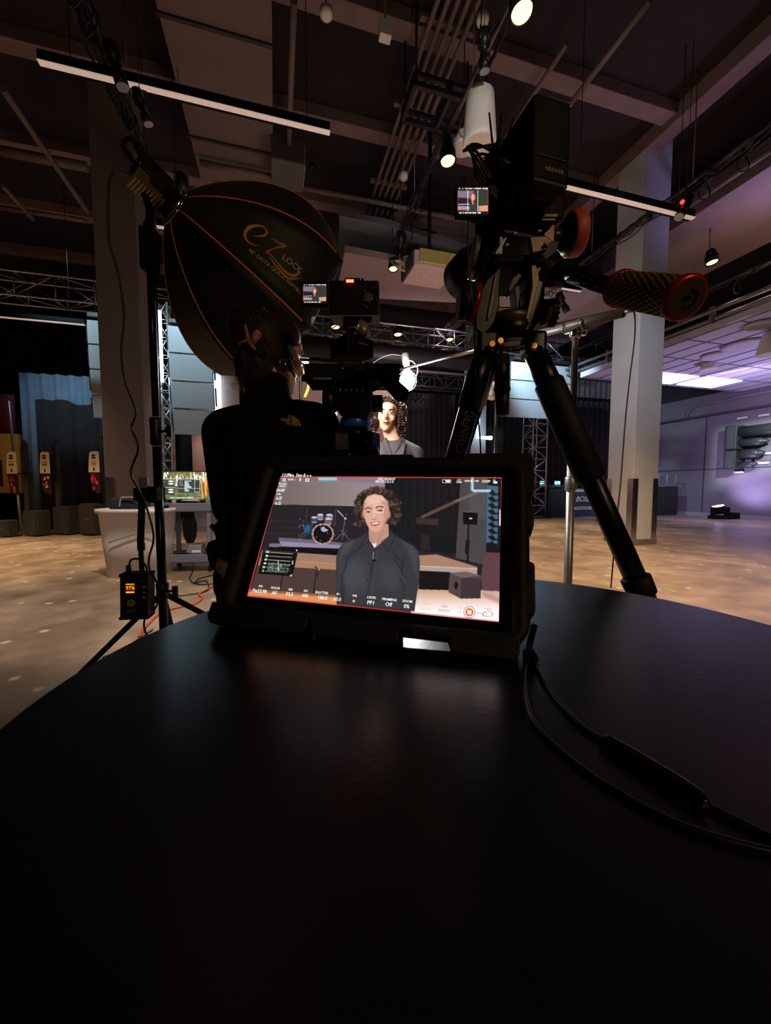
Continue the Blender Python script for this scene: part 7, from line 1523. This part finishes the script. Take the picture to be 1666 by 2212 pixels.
mb = MB(KM); mb.cyl((-0.03, -0.045, 0.075), (-0.085, -0.055, 0.075), 0.006, seg=10); mb.box((-0.03, -0.05, 0.075), (0.03, 0.02, 0.03)); mb.build('monitor_arm', DKM, cr)
ms = MB(); pbox(ms, 984, 398, 1060, 469, 0.665, 0.010); mo = ms.build('flip_monitor', CAMB, cr, bevel=0.002)
a = at(989, 404, 0.6643); b = at(1055, 404, 0.6643); c = at(989, 463, 0.6643); lcd_picture(mark=True).grid('display', a, b - a, c - a, painted('camera picture', 1.35), mo)
wa = at(1219, 508, 0.70); wd = Vector((1.0, 0.02, 0.10)).normalized()
MB().lathe(wa + wd*0.006, wd, [(0, 0.0325), (0.003, 0.0350), (0.020, 0.0350), (0.023, 0.0325)], 36).build('focus_wheel_rim', mat('coral rim', srgb(206, 84, 58), 0.5), cr)
MB().lathe(wa, wd, [(0, 0.024), (0.004, 0.031), (0.010, 0.0335)], 36).build('focus_wheel_face', BLK, cr)
mb = MB(); mb.cyl(wa - wd*0.004, wa + wd*0.0, 0.011, seg=16); mb.ball(wa - wd*0.004 + Vector((0, 0.0, 0.014)), 0.006, 10); mb.ball(wa - wd*0.004 + Vector((0, 0.0, -0.020)), 0.007, 10); mb.build('focus_wheel_knobs', BLK, cr)
mb = MB(); mb.cyl(wa - wd*0.03, wa, 0.010, seg=14); mb.box(wa - wd*0.03, (0.016, 0.02, 0.026)); mb.build('focus_gear', mat('gold lit metal', srgb(80, 60, 36), 0.35, 0.6), cr)  # gear metal coloured as if lit gold
mb = MB()
for x, y in ((1108, 505), (1160, 500), (1176, 528), (1090, 530)): q = at(x, y, YT - 0.05); MB().cyl(q, q + Vector((0.008, 0.002, 0.002)), 0.0026, seg=10).build('cage_screw', STEEL, cr)
mb = MB(); pbox(mb, 1080, 512, 1086, 548, YT - 0.05, 0.006); ppoly(mb, [(1088, 516), (1096, 512), (1078, 548), (1070, 548)], YT - 0.052, 0.004); mb.build('plate_lever', LG, cr)
mb = MB(); ppoly(mb, [(1144, 510), (1180, 508), (1196, 520), (1180, 540), (1150, 548)], YT - 0.045, 0.012); mb.build('side_plate', OLV, cr, bevel=0.002)
mb = MB(); pbox(mb, 1165, 462, 1205, 468, YT - 0.05, 0.02); pbox(mb, 1172, 472, 1200, 476, YT - 0.05, 0.02); mb.build('cable_clamp', OLV, cr)
P_ = [(1012, 470, .67), (1010, 540, .665), (1016, 610, .66), (1024, 680, .665), (1026, 760, .68), (1030, 860, .69), (1038, 960, .70), (1040, 1040, .70)]
tag(MB().tube([at(*p) for p in P_], 0.0014, 6, smooth=5).build('thin_cable', CABLE), 'thin dark cable hanging straight down from the small monitor of the camera rig', 'cable')

# ---- boom stand with caged bulb
b0 = at(1347, 675, 1.40); b1 = at(869, 797, 3.15); u_ = None
for i in range(400):
    q = b0.lerp(b1, i/399)
    if proj(q)[0] < 1246: u_ = i/399; break
jp = b0.lerp(b1, u_); bd = (b1 - b0).normalized()
bs = thing('boom_stand', 'chrome stand carrying a long diagonal boom arm, between the big tripod and right column', 'light stand', (jp.x, jp.y, 0))
MB().cyl((jp.x, jp.y, 0.85), (jp.x, jp.y, jp.z - 0.03), 0.0125, seg=18).build('upper_tube', CHR, bs)
MB().cyl((jp.x, jp.y, 0.12), (jp.x, jp.y, at(1245, 930, jp.y).z), 0.0165, seg=18).build('lower_tube', STEEL, bs)
for z_ in (at(1245, 915, jp.y).z, at(1242, 1045, jp.y).z): MB().lathe((jp.x, jp.y, z_ - 0.03), (0, 0, 1), [(0, 0.02), (0.01, 0.023), (0.05, 0.023), (0.06, 0.019)], 20).build('collar', STEEL, bs); 
for a_ in (60, 180, 300):
    d_ = Vector((math.cos(R(a_)), math.sin(R(a_)), 0)); MB().tube([Vector((jp.x, jp.y, 0.30)) , Vector((jp.x, jp.y, 0.26)) + d_*0.2, Vector((jp.x, jp.y, 0.06)) + d_*0.42, Vector((jp.x, jp.y, 0.016)) + d_*0.5], 0.014, 10, smooth=4).build('leg', STEEL, bs)
mb = MB(); mb.lathe((jp.x, jp.y, jp.z - 0.055), (0, 0, 1), [(0, 0.014), (0.01, 0.022), (0.03, 0.022), (0.04, 0.014)], 18); mb.box((jp.x + 0.02, jp.y - 0.01, jp.z - 0.035), (0.03, 0.02, 0.02)); mb.build('grip_head', CHR, bs)
xx = bd.cross(Vector((0, 0, 1))).normalized(); zz = xx.cross(bd)
mb = MB()
for o_ in (-0.045, 0.045): mb.tube([jp + bd*o_ + (xx*math.cos(a_)*0.022 + zz*math.sin(a_)*0.026) for a_ in np.linspace(math.pi*0.9, math.pi*2.1, 12)], 0.0035, 8)
mb.tube([jp - bd*0.045 - zz*0.026, jp + bd*0.045 - zz*0.026], 0.006, 8); mb.build('cradle', CHR, bs)
MB().cyl(b0, b0.lerp(b1, 0.22), 0.0170, seg=20).build('boom_sleeve', mat('worn grey sleeve', srgb(120, 112, 108), 0.45, 0.3), bs)
MB().cyl(b0.lerp(b1, 0.2), b1, 0.0125, 0.0095, 18).build('boom_arm', CHR, bs)
MB().cyl(b0, b0 - bd*0.035, 0.008, 0.006, 14).build('boom_tip', STEEL, bs)
tag(MB().tube([at(x, y, d) for x, y, d in ((1352, 673, 1.39), (1368, 672, 1.39), (1372, 690, 1.40), (1370, 740, 1.42), (1360, 820, 1.45), (1350, 920, 1.48), (1341, 1040, 1.5), (1330, 1150, 1.52), (1325, 1210, 1.54), (1320, 1270, 1.56))], 0.0028, 8, smooth=5).build('boom_cable', mat('grey cable', srgb(96, 92, 92), 0.4)), 'thin grey cable dropping from the end of the boom arm past the right column', 'cable')
bl = thing('caged_work_light', 'glaring white caged bulb hanging at the far end of the boom arm', 'work light', at(880, 822, 3.18))
q = at(880, 822, 3.18); MB().ball(q, (0.062, 0.062, 0.068), 20).build('bulb', WLAMP, bl)
mb = MB()
for k in range(8):
    a_ = k*math.pi/4; mb.tube([q + Vector((0.075*math.cos(a_)*math.sin(w), 0.075*math.sin(a_)*math.sin(w), 0.085*math.cos(w))) for w in np.linspace(0.2, math.pi - 0.2, 10)], 0.0022, 5)
for w in (0.9, 1.57, 2.3): mb.tube([q + Vector((0.075*math.cos(a_)*math.sin(w), 0.075*math.sin(a_)*math.sin(w), 0.085*math.cos(w))) for a_ in np.linspace(0, 2*math.pi, 20)], 0.002, 5)
mb.build('wire_cage', CHR, bl)
MB().lathe(q + Vector((0, 0, 0.075)), (-0.15, 0, 1), [(0, 0.028), (0.05, 0.024), (0.055, 0.03), (0.13, 0.03), (0.14, 0.018)], 16).build('socket', GREY, bl)
MB().tube([q + Vector((0.06, 0, 0.0)), q + Vector((0.085, 0, 0.09)), q + Vector((0.04, 0, 0.15)), q + Vector((-0.01, 0, 0.16))], 0.005, 8, smooth=4).build('hook', STEEL, bl)
add_light('POINT', 'bulb_light', q + Vector((0, -0.12, -0.02)), 26, (0.97, 1.0, 0.92), None, 0.07)
MB()
wc = [at(868, 768, 3.2), at(845, 766, 3.15), at(822, 774, 3.1), at(806, 784, 3.0)]
tag(MB().tube(wc, 0.0022, 6, smooth=6).build('bulb_cable', GREY), 'short cable looping from the caged bulb socket behind the slider rail', 'cable')

# ---- small spot on a chrome stand seen behind the big tripod column
q = at(1072, 840, 3.4); t = thing('spot_on_stand', 'small clamp light glowing on a slim chrome stand behind the big tripod', 'light stand', (q.x, q.y, 0))
MB().cyl((q.x, q.y, 0.25), (q.x, q.y, q.z - 0.06), 0.013, seg=14).build('stand_tube', CHR, t)
for a_ in (30, 150, 270): d_ = Vector((math.cos(R(a_)), math.sin(R(a_)), 0)); MB().cyl((q.x, q.y, 0.55), Vector((q.x, q.y, 0.015)) + d_*0.5, 0.010, seg=8).build('leg', STEEL, t)
MB().lathe(q + Vector((0.0, 0, 0.05)), (-0.45, -0.1, -0.85), [(0, 0.03), (0.06, 0.045), (0.13, 0.055), (0.14, 0.05)], 20).build('lamp_housing', STEEL, t)
MB().lathe(q + Vector((-0.055, -0.012, -0.055)), (-0.45, -0.1, -0.85), [(0, 0.042), (0.012, 0.036)], 20).build('lamp_lens', WLAMP, t)
add_light('SPOT', 'clamp_light', q + Vector((-0.10, -0.03, -0.12)), 60, (1, 0.97, 0.9), q + Vector((-0.9, -0.2, -1.8)), 0.05, 80, 0.7)
# ---- chrome stand with a yellow cable left of the slider
q = at(652, 800, 3.0); t = thing('chrome_light_stand', 'bright chrome stand with a clamp and yellow lead between jacket shoulder and slider rail', 'light stand', (q.x, q.y, 0))
MB().cyl((q.x - 0.012, q.y, 0.2), (q.x - 0.012, q.y, q.z), 0.012, seg=14).build('stand_tube', CHR, t)
for a_ in (30, 150, 270): d_ = Vector((math.cos(R(a_)), math.sin(R(a_)), 0)); MB().cyl((q.x, q.y, 0.5), Vector((q.x, q.y, 0.015)) + d_*0.45, 0.010, seg=8).build('leg', STEEL, t)
mb = MB(); mb.ball(q + Vector((0, 0, 0.03)), (0.035, 0.03, 0.03), 12); mb.cyl(q + Vector((-0.05, 0, 0.16)), q + Vector((0.0, 0, 0.03)), 0.012, seg=8); mb.box(q + Vector((0.03, 0, 0.04)), (0.05, 0.03, 0.04)); mb.build('clamp', CHR, t)
MB().tube([q + Vector((0, 0, 0)), q + Vector((0.045, 0, -0.05)), q + Vector((0.05, 0, -0.12)), q + Vector((0.02, 0, -0.20))], 0.010, 8, smooth=5).build('yellow_lead', mat('yellow lead', srgb(240, 220, 30), 0.4), t)
# glowing work lamp glimpsed beyond the bowl ring
q = at(724, 922, 4.2); t = thing('floor_work_lamp', 'glaring green-white lamp glimpsed between jacket sleeve and bowl ring', 'work light', (q.x, q.y, 0))
MB().cyl((q.x, q.y, 0.02), (q.x, q.y, q.z - 0.05), 0.012, seg=10).build('stand_tube', STEEL, t); MB().lathe((q.x, q.y, 0), (0, 0, 1), [(0, 0.2), (0.02, 0.2), (0.03, 0.02)], 20).build('stand_base', DKM, t)
MB().box(q + Vector((0, 0, -0.03)), (0.10, 0.05, 0.10)).box(q + Vector((-0.01, 0, 0.10)), (0.06, 0.05, 0.14)).build('lamp_panel', mat('green white lamp', (1, 1, 1), 0.4, emit=4, ecol=(0.8, 1.0, 0.92)), t, bevel=0.01)
MB().box(q + Vector((-0.08, 0, 0.08)), (0.10, 0.04, 0.07)).build('side_panel', mat('green glow', (.7, 1, .8), 0.4, emit=0.8, ecol=(0.6, 1.0, 0.75)), t, bevel=0.01)

# ---- printed logo on the jacket, laid on the cloth
dg = bpy.context.evaluated_depsgraph_get(); dg.update()
jk = [o for o in t.users_scene[0].objects if o.name.startswith('jacket')][0] if False else bpy.data.objects['jacket']
from mathutils.bvhtree import BVHTree
Mj = wmat(jk); bv = BVHTree.FromPolygons([Mj @ v.co for v in jk.data.vertices], [tuple(p.vertices) for p in jk.data.polygons])
def cast(px, py):
    r = ray(px, py).normalized(); h_ = bv.ray_cast(Vector((0, 0, CAMH)), r); return (h_[0] + h_[1]*0.0016) if h_[0] is not None else None
mb = MB(); NS = 0
def lay(body, px, py, size, tilt=0.13, sx=1.0):
    tmp = MB(); tmp.text(body, 1.0, ID, bold=0.02, sx=sx); n0 = len(mb.v)
    for v in tmp.v: x = v.x*size; y = v.y*size; mb.v.append(cast(px + x + y*0.1, py - y + x*tilt) or at(px, py, 1.2))
    for f in tmp.f: mb.f.append(tuple(i + n0 for i in f)); mb.m.append(0); mb.sm.append(False)
lay('THE', 630, 902, 9.5); lay('NORTH', 624, 909, 9.5); lay('FACE', 629, 916, 9.5)
for (ra, rb_) in ((5.0, 7.2), (9.0, 12.5), (14.5, 18.5)):
    A_ = [cast(633 + 0.95*ra*math.cos(a_), 919 - ra*math.sin(a_) + 2) for a_ in np.linspace(0, math.pi/2, 9)]; B_ = [cast(633 + 0.95*rb_*math.cos(a_), 919 - rb_*math.sin(a_) + 2) for a_ in np.linspace(0, math.pi/2, 9)]
    if all(A_) and all(B_):
        A2 = [mb._p(p) for p in A_]; B2 = [mb._p(p) for p in B_]
        for i in range(8): mb._f((A2[i], B2[i], B2[i+1], A2[i+1]), 0)
mb.build('embroidered_logo', mat('tan thread', srgb(196, 160, 112), 0.7), LOGO_DEFER[1], label='tan embroidered logo on the shoulder')
